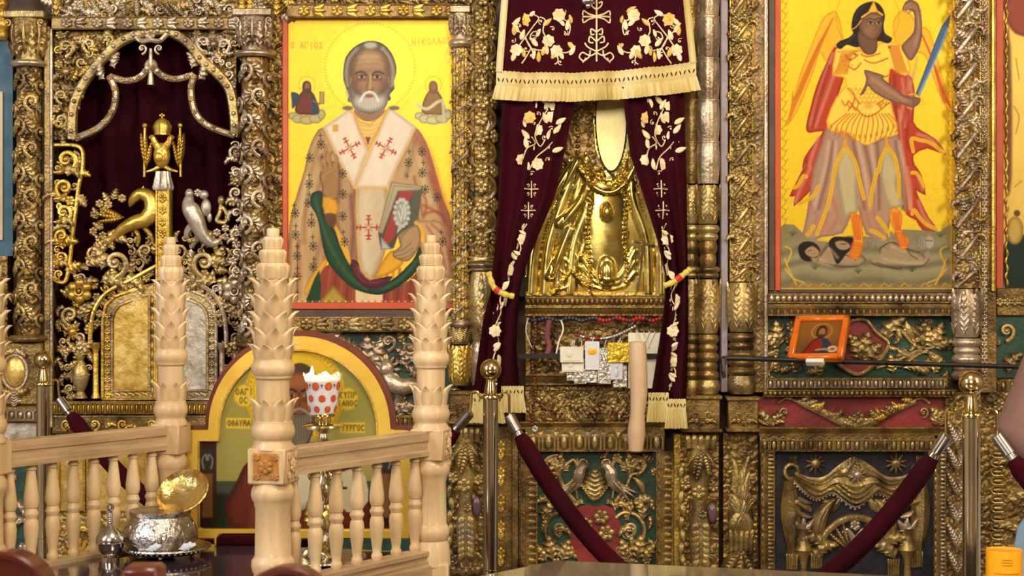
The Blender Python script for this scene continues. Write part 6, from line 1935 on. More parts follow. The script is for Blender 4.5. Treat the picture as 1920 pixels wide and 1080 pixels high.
# cloak
rd_, rdd, rdl = (184, 62, 36), (120, 30, 20), (206, 140, 116)
cv.poly([(352, 300), (300, 400), (240, 540), (200, 680), (172, 800), (190, 842), (280, 830), (230, 900), (160, 1000), (150, 1080), Q(300, 10), Q(230, 150), Q(165, 285), Q(210, 280), Q(198, 362), Q(300, 270), Q(350, 190), (330, 900), (360, 650), (425, 450), (405, 330)], rd_, 2, 0, 1, 0, (rdd, 16, .7))
cv.poly([(700, 430), (800, 470), (845, 500), (862, 640), (850, 770), (905, 830), (990, 880), (1058, 982), (940, 940), (850, 985), (860, 1040), Q(1130, 30), Q(1190, 110), Q(1225, 275), Q(1150, 235), Q(1195, 340), Q(1250, 450), Q(1322, 556), Q(1200, 545), Q(1150, 470), Q(1080, 430), Q(1020, 300), (740, 1050), (690, 800)], rd_, 2, 0, 1, 0, (rdd, 16, .7))
for q in ([(340, 340), (270, 540), (200, 790)], [(370, 420), (310, 580), (230, 800)], [(250, 870), (215, 970), (190, 1050)], [(780, 500), (790, 620), (770, 760)], [(830, 520), (838, 640), (800, 800)], [(760, 700), (770, 880), (790, 1040)], [Q(330, 60), Q(260, 200), Q(210, 330)], [Q(1080, 60), Q(1110, 250), Q(1110, 380)], [(880, 850), (960, 880), (1020, 940)], [Q(1180, 150), Q(1205, 230)], [Q(1170, 320), Q(1210, 430), Q(1280, 520)]): cv.line(q, 20, rdl, .75, 10)
for q in ([(320, 420), (250, 640), (215, 800)], [(730, 480), (740, 700), (760, 900)], [(820, 700), (810, 900), (840, 960)]): cv.line(q, 18, (138, 36, 24), .7, 9)
# skirt
sk_, skd_ = (172, 136, 108), (132, 92, 76)
cv.poly([(312, 790), (272, 900), (215, 1080), Q(300, 420), Q(262, 580), Q(222, 680), Q(330, 640), Q(420, 600), Q(580, 570), Q(640, 440), Q(700, 380), Q(760, 580), Q(920, 625), Q(935, 560), Q(960, 440), Q(1030, 330), Q(1075, 420), (790, 1080), (752, 850), (560, 915), (420, 835)], sk_, 2, 0, 1, 0, (skd_, 22, .7))
for k, (x0, x1) in enumerate(((340, 270), (360, 330), (470, 560), (500, 600), (540, 640), (580, 640), (620, 650), (320, 240), (740, 800), (760, 850))):
    cv.line([(x0, 900), (x0 * .6 + x1 * .4, 1080), Q(x1 / .813 + 60, 380)], 18, (210, 176, 150) if k % 2 else (122, 80, 66), .75, 12)
for q in ([Q(330, 350), Q(380, 450), Q(340, 560)], [Q(420, 250), Q(460, 420), Q(400, 580)], [Q(500, 300), Q(540, 450), Q(470, 560)], [Q(720, 150), Q(760, 400), Q(800, 540)], [Q(790, 250), Q(830, 450), Q(880, 580)]): cv.line(q, 16, (186, 98, 76), .5, 10)
lg = (190, 172, 126)
cv.poly([(420, 935), (466, 1000), (500, 1085), Q(690, 220), Q(695, 400), Q(640, 425), Q(592, 440), Q(560, 300), Q(535, 120), (362, 1085), (380, 1000)], lg, 3, 0, 1, 0, ((128, 122, 92), 24, .7))
cv.poly([(685, 935), (730, 1000), (758, 1085), Q(1000, 200), Q(1052, 340), Q(980, 375), Q(925, 340), Q(872, 150), (640, 1085), (650, 1000)], lg, 3, 0, 1, 0, ((128, 122, 92), 24, .7))
tr = (230, 178, 40)
for q in ([(420, 930), (375, 1010), (352, 1085), Q(510, 120), Q(470, 330), Q(380, 580)], [(420, 930), (470, 1000), (500, 1085), Q(700, 120), Q(745, 300)], [(685, 930), (645, 1010), (632, 1085), Q(850, 80), Q(810, 230), Q(795, 350)], [(685, 930), (735, 1000), (752, 1085), Q(1015, 120), Q(1020, 280)], [Q(295, 130), Q(270, 130), Q(230, 200), Q(200, 215)], [Q(390, 205), Q(360, 270), Q(290, 320), Q(240, 345)], [Q(355, 515), Q(310, 580), Q(230, 672)], [Q(1120, 100), Q(1160, 110), Q(1215, 205)], [Q(1120, 420), Q(1135, 390), Q(1180, 450), Q(1230, 500), Q(1310, 540)], [Q(850, 450), Q(900, 510), Q(930, 560)], [Q(800, 550), Q(850, 570), Q(920, 625)], [(850, 960), (840, 880), (900, 890), (960, 905), (1040, 965)]):
    cv.line(q, 24, tr, 1, 3, 5, .5)
    cv.line(q, 3, (170, 96, 20), .6, 0)
for q in ([(420, 800), (418, 860), (420, 930)], [(672, 840), (680, 890), (685, 930)]): cv.line(q, 20, (220, 150, 30), 1, 3)
# ground and fallen figures
cv.poly([Q(60, 560), Q(200, 505), Q(300, 600), Q(480, 640), Q(620, 590), Q(800, 600), Q(900, 630), Q(1050, 540), Q(1330, 560), Q(1440, 510), Q(1440, 1010), Q(60, 1010)], (134, 122, 88), 2)
for k, (y, c) in enumerate(((700, (104, 98, 74)), (760, (168, 154, 116)), (820, (92, 86, 62)), (850, (176, 160, 118)), (900, (150, 138, 102)), (940, (100, 96, 72)), (650, (150, 138, 104)))):
    cv.line([Q(100, y + 30), Q(300, y - 20), Q(520, y + 25), Q(800, y - 10), Q(1050, y + 30), Q(1400, y - 15)], 32, c, .7, 22)
body = (162, 138, 104)
cv.poly([Q(360, 780), Q(420, 700), Q(480, 640), Q(640, 690), Q(760, 770), Q(700, 830), Q(560, 830), Q(440, 800)], body, 4, 0, 1, 0, ((86, 72, 52), 22, .8))
cv.poly([Q(870, 680), Q(960, 640), Q(1080, 690), Q(1180, 720), Q(1240, 780), Q(1180, 830), Q(900, 830), Q(800, 800), Q(860, 740)], body, 4, 0, 1, 0, ((86, 72, 52), 22, .8))
cv.poly([Q(232, 690), Q(270, 640), Q(350, 640), Q(400, 690), Q(390, 740), Q(330, 790), Q(260, 770)], (34, 26, 20), 4)
cv.poly([Q(285, 710), Q(340, 670), Q(395, 710), Q(380, 750), Q(320, 752)], (166, 136, 98), 4, 4)
cv.line([Q(305, 710), Q(335, 704)], 3, (60, 44, 30)); cv.line([Q(340, 735), Q(365, 725)], 3, (120, 60, 50))
cv.poly([Q(470, 650), Q(510, 600), Q(600, 600), Q(660, 610), Q(640, 690), Q(600, 740), Q(540, 810), Q(500, 740)], (36, 28, 22), 4)
cv.poly([Q(520, 640), Q(590, 630), Q(640, 670), Q(600, 700), Q(545, 690)], (160, 132, 96), 4, 4)
cv.line([Q(565, 655), Q(605, 655)], 4, (40, 30, 22))
cv.line([Q(350, 770), Q(420, 800), Q(500, 810), Q(470, 720)], 26, (160, 134, 98), 1, 8)
cv.line([Q(820, 780), Q(900, 740), Q(1060, 780), Q(1220, 790), Q(1240, 730)], 30, (160, 138, 104), 1, 8)
cv.ell(*Q(1250, 640), 42, 46, (176, 160, 128), 1, 3, 0, 0, ((100, 90, 70), 12, .8))
for k in range(7): cv.line([Q(1180 + k * 8, 600), Q(1160 + k * 10, 650), Q(1190 + k * 8, 690)], 6, (176, 166, 140) if k % 2 else (112, 104, 84), .8, 3)
cv.line([Q(1230, 630), Q(1280, 630)], 4, (60, 50, 40))
cv.line([Q(920, 690), Q(950, 640), Q(960, 570)], 24, (150, 128, 94), 1, 6)
for k in range(4): cv.line([Q(770 + k * 12, 640), Q(790 + k * 8, 660), Q(780 + k * 8, 690)], 6, (168, 146, 110) if k % 2 else (100, 84, 60), .9, 2)
for q in ([Q(380, 790), Q(440, 700), Q(500, 640)], [Q(440, 800), Q(560, 832), Q(700, 830)], [Q(800, 800), Q(900, 835), Q(1180, 832), Q(1250, 770)], [Q(870, 690), Q(960, 640), Q(1080, 690), Q(1180, 720)], [Q(520, 760), Q(600, 740), Q(680, 780)], [Q(1090, 700), Q(1110, 740), Q(1160, 770)], [Q(840, 800), Q(1000, 850), Q(1040, 840)]): cv.line(q, 5, (58, 46, 34), .85, 2)
for q in ([Q(400, 770), Q(470, 800)], [Q(900, 770), Q(1060, 800), Q(1200, 800)], [Q(480, 690), Q(540, 760)], [Q(960, 670), Q(1060, 710)]): cv.line(q, 16, (196, 170, 132), .7, 10)
for x, y in ((190, 590), (365, 850), (700, 880), (1340, 600), (1120, 870)):
    for a in (-50, -25, 0, 25, 50): cv.line([Q(x, y), Q(x + 40 * math.sin(R(a)), y - 42 * math.cos(R(a)))], 4, (56, 80, 46), .9)
# boots
for pts in ([Q(640, 410), Q(720, 445), Q(735, 560), Q(742, 640), Q(715, 745), Q(675, 776), Q(628, 745), Q(665, 620), Q(650, 500)], [Q(975, 362), Q(1045, 430), Q(1035, 540), Q(1092, 620), Q(1082, 682), Q(1028, 690), Q(985, 560), Q(940, 440)]):
    cv.poly(pts, (236, 158, 40), 3, 0, 1, .3, ((190, 80, 20), 9, .9))
for k in range(8):
    cv.line([Q(648 - k * 1.5, 650 + k * 15), Q(690, 642 + k * 16), Q(728 - k * 2, 655 + k * 14)], 6, (196, 70, 24), .9, 2)
    cv.line([Q(985 + k * 6, 570 + k * 14), Q(1030 + k * 4, 566 + k * 15), Q(1060 + k * 4, 585 + k * 12)], 6, (196, 70, 24), .9, 2)
    cv.line([Q(655 + k * 8, 430), Q(665 + k * 7, 520), Q(680 + k * 6, 620)], 4, (200, 76, 26), .7, 2)
    cv.line([Q(960 + k * 9, 410), Q(975 + k * 7, 480), Q(995 + k * 5, 550)], 4, (200, 76, 26), .7, 2)
# cuirass
cv.poly([(372, 292), (440, 268), (500, 300), (560, 345), (640, 272), (740, 268), (800, 330), (836, 440), (800, 482), (740, 455), (705, 440), (695, 560), (722, 700), (755, 850), (660, 870), (560, 922), (480, 885), (420, 842), (330, 832), (300, 765), (360, 620), (420, 540), (402, 490), (338, 475), (350, 360)], (246, 206, 74), 2, 0, 1, .5, ((214, 130, 26), 14, .8))
for k in range(14):
    x = 320 + k * 32
    cv.line([(430 + k * 20, 720), (x + 20, 790), (x, 840 + 60 * math.sin(math.pi * k / 13))], 8, (196, 106, 22), .8, 2)
for k in range(9):
    cv.line([(350 + k * 10, 470), (380 + k * 10, 400 - k * 6), (400 + k * 14, 320)], 7, (196, 106, 22), .75, 2)
    cv.line([(740 + k * 9, 460), (720 + k * 8, 380), (690 + k * 8, 290)], 7, (196, 106, 22), .75, 2)
    cv.line([(400 + k * 32, 640 + 40 * math.sin(math.pi * k / 8)), (420 + k * 32, 670 + 40 * math.sin(math.pi * k / 8)), (440 + k * 30, 640 + 40 * math.sin(math.pi * k / 8))], 8, (190, 98, 20), .85, 2)
for q in ([(520, 345), (560, 360), (640, 340)], [(540, 380), (600, 400), (690, 370)], [(560, 460), (620, 500), (690, 480)], [(440, 640), (560, 740), (700, 650)], [(480, 620), (560, 690), (680, 620)], [(440, 560), (480, 620), (440, 700)], [(500, 660), (560, 650), (640, 665)], [(420, 350), (450, 380), (500, 350)], [(440, 420), (480, 440), (520, 400)]): cv.line(q, 9, (184, 92, 20), .85, 2)
for x, y in ((450, 378), (482, 345), (700, 300)): cv.ell(x, y, 9, 7, (150, 70, 20), .9)
cv.ell(565, 680, 62, 42, (250, 214, 90), .8, 10, gold=.5); cv.ell(565, 668, 26, 20, (214, 140, 30), .6, 8)
for r_ in range(4):
    for k in range(9 - r_):
        x, y = 430 + k * 28 + r_ * 14, 560 + r_ * 26
        cv.line([(x, y), (x + 14, y + 15), (x + 28, y)], 5, (204, 116, 28), .65, 2)
for k in range(12):
    cv.ell(330 + k * 36, 800 + 66 * math.sin(math.pi * k / 11), 10, 14, (190, 100, 24), .5, 4)
for k in range(10): cv.ell(380 + k * 12, 330 + (k * 29) % 120, 7, 6, (196, 108, 26), .7, 2)
# arms
arm, armd = (150, 108, 84), (98, 64, 48)
cv.poly([(780, 66), (800, 16), (838, 0), (888, 40), (906, 180), (892, 290), (842, 382), (800, 352), (778, 290), (850, 205), (856, 92), (825, 66)], arm, 4, 0, 1, 0, (armd, 22, .8))
cv.line([(878, 90), (886, 190), (860, 290)], 16, (182, 142, 116), .6, 10)
for q in ([(790, 70), (800, 40), (830, 30)], [(800, 80), (815, 55), (840, 50)], [(815, 90), (835, 70)]): cv.line(q, 8, (168, 126, 98), 1, 3)
cv.poly([(540, 445), (600, 458), (665, 480), (660, 500), (740, 560), (800, 608), (885, 618), (892, 650), (850, 682), (800, 668), (700, 640), (600, 585), (565, 545), (540, 590), (512, 604), (540, 550), (552, 500)], arm, 3, 0, 1, 0, (armd, 20, .8))
cv.line([(590, 500), (690, 570), (800, 640)], 18, (186, 148, 120), .6, 12)
for k in range(4): cv.line([(830 + k * 12, 622), (850 + k * 10, 640), (842 + k * 8, 668)], 4, armd, .8, 1)
cv.poly([(800, 610), (812, 480), (780, 400), (835, 480), (862, 380), (880, 360), (860, 500)], (200, 140, 120), 2, 4, .5)
# sword
cv.poly([(862, 604), (1010, 215), (1032, 165), (1090, 85), (1062, 220), (892, 606)], (70, 104, 146), 0, 0, 1, 0, ((38, 58, 92), 10, .8))
cv.line([(890, 596), (1000, 360), (1068, 180)], 12, (186, 204, 214), .8, 8)
cv.line([(820, 600), (860, 598), (900, 622), (918, 660), (900, 665)], 8, (226, 176, 40), 1, 2)
cv.line([(812, 680), (840, 690)], 9, (206, 150, 40))
# head
hr = (32, 26, 24)
cv.poly([(458, 180), (470, 100), (505, 45), (560, 16), (610, 14), (650, 45), (670, 100), (662, 160), (672, 212), (716, 245), (690, 276), (632, 262), (560, 285), (490, 300), (430, 285), (390, 312), (362, 292), (385, 262), (440, 240), (470, 210)], hr, 4)
for q in ([(480, 220), (440, 265), (390, 285)], [(480, 120), (500, 70), (550, 35)], [(660, 220), (690, 250)]): cv.line(q, 8, (74, 62, 54), .7, 5)
fc, fcd = (128, 92, 62), (84, 56, 38)
cv.poly([(505, 200), (612, 235), (617, 325), (565, 348), (515, 305)], (112, 80, 56), 3, 0, 1, 0, (fcd, 20, .7))
cv.poly([(506, 160), (535, 96), (600, 78), (650, 95), (656, 150), (642, 215), (604, 256), (562, 252), (524, 218)], fc, 4, 0, 1, 0, (fcd, 26, .8))
cv.ell(575, 195, 34, 26, (156, 112, 80), .6, 14); cv.ell(600, 115, 40, 18, (156, 116, 82), .6, 12)
for x in (578, 630):
    cv.line([(x - 26, 128), (x, 118), (x + 20, 126)], 6, (44, 30, 22), .9, 2)
    cv.ell(x, 147, 17, 10, (178, 156, 128)); cv.ell(x + 1, 147, 8, 9, (36, 24, 18))
    cv.line([(x - 20, 144), (x, 135), (x + 18, 144)], 4, (40, 28, 20))
cv.line([(606, 140), (616, 180), (606, 194), (592, 192)], 5, (84, 54, 36), .8, 2)
cv.line([(582, 214), (598, 208), (614, 214)], 7, (150, 78, 60), 1, 2)
cv.line([(525, 110), (600, 68), (655, 95)], 11, (232, 178, 44), 1, 0, 5, .5)
cv.poly([(600, 4), (628, 78), (562, 82)], (236, 184, 50), 0, 0, 1, .5, ((180, 110, 24), 9, .8))
cv.line([(520, 130), (490, 170), (462, 188)], 7, (226, 160, 90))
# border arabesques
bo = (150, 104, 26)
for k in range(26):
    y = -50 + k * 62
    for x, sg in ((30, 1), (1086, -1)):
        cv.line([(x - 12 * sg, y), (x + 14 * sg, y + 18), (x + 4 * sg, y + 44), (x - 12 * sg, y + 60)], 5, bo, .7, 2)
        cv.line([(x + 14 * sg, y + 18), (x + 30 * sg, y + 2)], 4, bo, .6, 2)
for k in range(16): cv.line([(70 + k * 64, 1812), (90 + k * 64, 1794), (120 + k * 64, 1812), (134 + k * 64, 1802)], 7, (214, 158, 40) if k % 2 else (176, 120, 40), .9, 2)
for x, sg in ((40, 1), (1060, -1)):
    for q in ([(x, 1560), (x + 40 * sg, 1590), (x + 6 * sg, 1680)], [(x, 1700), (x + 50 * sg, 1760), (x + 120 * sg, 1790)], [(x - 4, 1640), (x + 30 * sg, 1720), (x + 70 * sg, 1800)]): cv.line(q, 10, (216, 170, 50), .95, 3)
cv.line([(8, -60), (8, 1826), (1092, 1826), (1092, -60)], 7, (226, 176, 40), 1, 0, 0, .6)
cv.noise(.03)
ic = wallthing('painted_icon', 'gold-ground icon of a winged archangel in red cloak raising a sword', 'icon', 1624, 548, 5.03)
cv.mesh('painted_board', 5.03, M['icon'], ic, 2.5)
obj('backing', pbox(1440, -28, 1790, 550, -14, 2), M['darkframe'], ic, 5.03)
for x0, x1, m_ in ((1452, 1463, M['orange']), (1440, 1452, M['darkframe'])): obj('frame_strip', pbox(x0, -28, x1, 548, -10, 6, 1.5), m_, ic, 5.03)
obj('frame_strip', pbox(1440, 543, 1790, 550, -10, 6, 1.5), M['darkframe'], ic, 5.03)

# ---- cropped icon at the right edge
cv = Canvas(1880, -20, 2010, 540, 1880, 0, 1, 1.6)
cv.fill((214, 178, 84), .8)
cv.poly([(-5, -30), (60, -30), (60, 60), (30, 66), (12, 50), (2, 20)], (150, 66, 44), 3, 3, 1, 0, ((96, 40, 30), 8, .7))
cv.poly([(0, 60), (14, 90), (16, 330), (4, 340)], (120, 74, 36), 3, 3)
cv.poly([(4, 455), (50, 440), (130, 450), (130, 545), (4, 545)], (30, 44, 34), 2, 3)
cv.ell(22, 432, 16, 26, (196, 160, 80), 1, 2, 0, 0, ((140, 104, 40), 8, .8))
cv.ell(26, 400, 6, 6, (110, 60, 30))
for q in ([(24, 110), (30, 150)], [(20, 200), (30, 220), (24, 250)], [(22, 350), (34, 340)]): cv.line(q, 2, (150, 110, 50), .8)
cv.noise(.05)
ic = wallthing('painted_icon', 'cropped gold icon with orange frame at the right edge of the view', 'icon', 1930, 545, 5.04)
cv.mesh('painted_board', 5.04, M['icon'], ic, 2.5)
obj('backing', pbox(1866, -28, 2014, 546, -14, 2), M['darkframe'], ic, 5.04)
obj('frame_strip', pbox(1866, -28, 1880, 546, -10, 6, 1.5), M['orange'], ic, 5.04)
for k in range(40): inst('leaf_bend', 'frame_leaf', 1886, -8 + k * 14, 5.04, M['gild_bright'], ic, s=16, h=5, ang=30 * (-1) ** k, flip=k % 2)
obj('sill', pbox(1866, 540, 2014, 592, -14, 8, 2), gb, ic, 5.04)
for k in range(10): inst('rosette', 'rosette', 1872 + k * 14, 566, 5.04, g, ic, s=18, h=9)
# ---------------------------------------------------------------- pale wooden icon stand
def winst(key, name, loc, scale, rot, m, parent):
    o = bpy.data.objects.new(name, TM[key])
    o.material_slots[0].link = 'OBJECT'
    o.material_slots[0].material = m
    o.scale = scale
    o.rotation_euler = rot
    return link(o, loc, parent)




def petal_mb(nu=11):
    """broad carved petal: convex, ribbed down the middle, its pointed tip flipping outward"""
    vs_ = np.array([-1, -.7, -.3, 0, .3, .7, 1])
    P = np.zeros((nu, 7, 3))
    for i, u in enumerate(np.linspace(0, 1, nu)):
        w = .5 * min(1, .72 + .5 * u) * (1 - max(0, (u - .55) / .45) ** 1.7) + .01
        for j, v in enumerate(vs_):
            h = .12 + .10 * math.sin(math.pi * u * .8) * (1 - .8 * abs(v) ** 2) + .42 * u ** 5 + (.03 if j == 3 else 0)
            if abs(v) == 1: h = -.04 + .10 * u + .34 * u ** 5
            P[i, j] = (w * v, -h, u + .06 * (1 - u) * abs(v))
    return MB().grid(P)


template('petal', petal_mb())
S1 = K * 3.4
zB = lambda y: EYE + (540 - y) * S1
PA, PB, PC = Vector((-.870, 4.0, 0)), Vector((-.518, 3.4, 0)), Vector((-.1995, 3.86, 0))
PD = PA + PB - PC
ZT = EYE - .65
stand = thing('icon_stand', 'pale turned wood stand with leafy posts around the arched icon', 'stand', ((PA.x + PC.x) / 2, 3.7, 0))


def post(P, k=1.0, yaw=-12, plates=()):
    S = S1 * k
    sc = lambda prof: [(r * S, zB(y)) for r, y in prof]
    main = [(26, 522), (27, 560), (26, 590), (28, 620), (30, 648), (32, 672), (36, 674), (36, 678), (39, 682), (41, 690), (39, 699), (35, 704), (35, 708), (31, 712), (30.5, 748), (31, 756), (33, 788), (37, 790), (37, 794), (40, 800), (41.5, 809), (39, 819), (35, 824), (35, 829), (40, 836), (40, 842)]
    low = [(34, 900), (35, 908), (37, 911), (40, 917), (41.5, 926), (39, 936), (35, 942), (35, 947), (33, 951), (34, 1040), (36, 1044), (40, 1050), (41, 1060), (38, 1072), (35, 1076), (40, 1086), (43, 1128)]
    p = obj('post', MB().lathe(sc(main), 32, (P.x, P.y, 0)), M['wood'], stand)
    obj('lower_shaft', MB().lathe(sc(low), 32, (P.x, P.y, 0)), M['wood'], p)
    fin = [(0.5, 428), (11, 428), (12.5, 431), (12, 443)]
    obj('finial_stub', MB().lathe(sc(fin), 20, (P.x, P.y, 0)), M['wood'], p)
    for (r0, r1, r2, y0, y1) in ((16, 20, 17, 443, 467), (22, 26.5, 23, 467, 492), (27, 32, 28, 492, 523)):
        pr = [(r0 * .6, y0), (r0, y0 + 1), (r1, y0 + (y1 - y0) * .25), (r1 * .98, y0 + (y1 - y0) * .5), (r2, y1)]
        obj('fluted_drum', MB().lathe(sc(pr), 64, (P.x, P.y, 0), lambda a, i: 1 - .10 * (1 - abs(math.cos(4 * a)) ** .45)), M['wood'], p)
    for j, (yt, yb, rb) in enumerate(((521, 566, 25), (551, 598, 26), (583, 632, 26), (613, 664, 27))):
        for q in range(7):
            a = R(360 / 7 * (q + (.5 if j % 2 else 0)) + yaw)
            winst('petal', 'petal', (P.x + rb * S * math.sin(a), P.y - rb * S * math.cos(a), zB(yb)), (34 * S, 40 * S, (yb - yt) * S1), (0, 0, a), M['wood'], p)
    for (yt, yb, rb, n) in ((644, 676, 30, 9), (746, 792, 30, 9)):
        for q in range(n):
            a = R(360 / n * q + yaw)
            winst('petal', 'collar_leaf', (P.x + rb * S * math.sin(a), P.y - rb * S * math.cos(a), zB(yb)), (30 * S, 34 * S, (yb - yt) * S1), (0, 0, a), M['wood'], p)
    b = obj('block', MB().box((-37 * S, -37 * S, 0), (37 * S, 37 * S, 67 * S1), 3 * S), M['wood'], p)
    b.location = Vector((P.x, P.y, (zB(905) + zB(838)) / 2)) - WL[p.name]
    b.rotation_euler = (0, 0, R(yaw))
    # carved rosette plate on the front faces
    for fa, mm in plates:
        a = R(yaw + fa)
        n_ = Vector((math.sin(a), -math.cos(a), 0))
        c = Vector((P.x, P.y, zB(871.5))) + n_ * 37 * S
        w = MB().box((-25 * S, -1.6 * S, -25 * S1), (25 * S, 1 * S, 25 * S1), 1 * S)
        o = obj('carved_plate', w, mm, p)
        o.location = c - WL[p.name]
        o.rotation_euler = (0, 0, a)
        winst('rosette', 'carved_rosette', c + n_ * 1.5 * S, (30 * S, 24 * S, 30 * S1), (0, 0, a), mm, p)
        for q in range(4):
            t_ = Matrix.Rotation(a, 3, 'Z') @ Vector(((18 if q % 2 else -18) * S, -1.5 * S, (18 if q > 1 else -18) * S1))
            winst('rosette', 'carved_rosette', c + t_, (16 * S, 14 * S, 16 * S1), (0, 0, a), mm, p)
    return p


WC, WP = (0, M['wood_carved']), (90, M['wood'])
post(PB, 1.0, -12, (WC, WP))
post(PA, .9, -12)
post(PC, .98, -12, (WP,))
post(PD, 1.0, -12, (WC,))


def rail_between(P, Q, zc, h, w, name, cut=.034):
    u = (Q - P).normalized()
    n = Vector((u.y, -u.x, 0))
    a, b = P + u * cut, Q - u * cut
    prof = [(-.5, -.5), (-.5, -.30), (-.42, -.26), (-.42, .08), (-.5, .12), (-.5, .44), (-.40, .5), (.40, .5), (.5, .44), (.5, .12), (.42, .08), (.42, -.26), (.5, -.30), (.5, -.5)]
    V = []
    for c in (a, b):
        for x, z in prof: V.append(c + n * (x * w) + Vector((0, 0, zc + z * h)))
    m = len(prof)
    f = [tuple(range(m)), tuple(range(m, 2 * m))[::-1]] + [(i, (i + 1) % m, m + (i + 1) % m, m + i) for i in range(m)]
    return obj(name, MB().add([tuple(v) for v in V], f), M['wood_rail'], stand)


ZR = EYE - .379
bal = [(10, 1.0), (10.5, .985), (8, .97), (11.5, .95), (12, .935), (9, .925), (9.5, .90), (12, .80), (15.5, .66), (15.8, .60), (13, .555), (11, .55), (12.5, .535), (12.5, .525), (15.2, .505), (15.2, .485), (12.5, .465), (12.5, .455), (11, .45), (14, .42), (15.5, .36), (14, .27), (10.5, .14), (9, .08), (11.5, .06), (12, .03), (9.5, 0)]
zb0, zb1 = EYE - .64, ZR - .027
bm_ = None
for P, Q in ((PB, PC), (PD, PA)):
    rail_between(P, Q, ZR, .060, .046, 'top_rail')
    rail_between(P, Q, EYE - .655, .032, .050, 'bottom_rail', .03)
    for k in range(7 if P is PB else 8):
        n_ = 7 if P is PB else 8
        t_ = .115 + .77 * k / (n_ - 1)
        c = P.lerp(Q, t_)
        if bm_ is None:
            o = obj('baluster', MB().lathe([(r * .00112, zb0 + (zb1 - zb0) * z) for r, z in bal], 18, (c.x, c.y, 0)), M['wood'], stand)
            bm_ = o
        else:
            o = bpy.data.objects.new('baluster', bm_.data)
            link(o, (c.x, c.y, WL[bm_.name].z), stand)


def prism(pts, z0, z1):
    n = len(pts)
    V = [(x, y, z0) for x, y in pts] + [(x, y, z1) for x, y in pts]
    return MB().add(V, [tuple(range(n))[::-1], tuple(range(n, 2 * n))] + [(i, (i + 1) % n, n + (i + 1) % n, n + i) for i in range(n)])


cen = (PA + PB + PC + PD) / 4
ext = lambda P, k: tuple((cen + (P - cen) * k).xy)
CR = [PD, PB, PC, PA]
obj('table_top', prism([ext(P, 1.0) for P in CR], ZT - .018, ZT), M['glasstop'], stand)
for i in range(4):
    P, Q = CR[i], CR[(i + 1) % 4]
    rail_between(P, Q, ZT - .07, .10, .06, 'apron', .0)
for P in CR:
    obj('leg', MB().box((P.x - .045, P.y - .045, 0), (P.x + .045, P.y + .045, ZT - .02), .006), M['wood'], stand)

# ---------------------------------------------------------------- arched icon on the stand
DA = 4.06
YB = 540 + .65 / (K * DA)
ai = thing('arched_icon', 'arched icon of a long-bearded saint in a wide gold frame', 'icon', px(563, YB, DA))


def arch_pts(cx, cy, rx, ry, n=28, a0=180, a1=0):
    return [(cx + rx * math.cos(R(a)), cy - ry * math.sin(R(a))) for a in np.linspace(a0, a1, n)]


def z2(P): return [(x, -y) for x, y in P]


outer = [(345, YB)] + [(345, 798), (384, 798)] + arch_pts(563, 800, 179, 180)[1:-1] + [(742, 798), (780, 798), (780, YB)]
band_ = [(351, YB - 3), (351, 806), (392, 806)] + arch_pts(562, 802, 170, 172)[1:-1] + [(733, 806), (772, 806), (772, YB - 3)]
inn = [(374, 990), (374, 826), (412, 826)] + arch_pts(560, 806, 148, 150)[1:-1] + [(708, 826), (740, 826), (740, 990)]
b = MB().extrude(z2(outer), 0, 26)
obj('outer_case', b, M['oxide'], ai, DA)


def ring_mesh(O, I, h0, h1):
    """flat frame between two outlines resampled to the same count"""
    def res(P, n=120):
        P = np.array(P + [P[0]], float)
        s_ = np.r_[0, np.cumsum(np.hypot(*np.diff(P, axis=0).T))]
        t_ = np.linspace(0, s_[-1], n, False)
        return np.stack([np.interp(t_, s_, P[:, 0]), np.interp(t_, s_, P[:, 1])], 1)
    # match by angle around a common centre so both outlines run together
    cx, cy = 560, 860
    def polar(P):
        q = res(P, 720)
        a = np.arctan2(q[:, 1] - cy, q[:, 0] - cx)
        o = np.argsort(a)
        return a[o], q[o]
    th_ = np.linspace(-math.pi, math.pi, 240, False)
    a1, q1 = polar(O)
    a2, q2 = polar(I)
    f1 = np.stack([np.interp(th_, a1, q1[:, k], period=2 * math.pi) for k in (0, 1)], 1)
    f2 = np.stack([np.interp(th_, a2, q2[:, k], period=2 * math.pi) for k in (0, 1)], 1)
    n = len(th_)
    V = [p3(x, y, h0) for x, y in f1] + [p3(x, y, h1) for x, y in f1] + [p3(x, y, h1) for x, y in f2] + [p3(x, y, h0 - 6) for x, y in f2]
    f = []
    for r_ in range(3):
        for i in range(n):
            k = (i + 1) % n
            f.append((r_ * n + i, r_ * n + k, (r_ + 1) * n + k, (r_ + 1) * n + i))
    return MB().add(V, f)


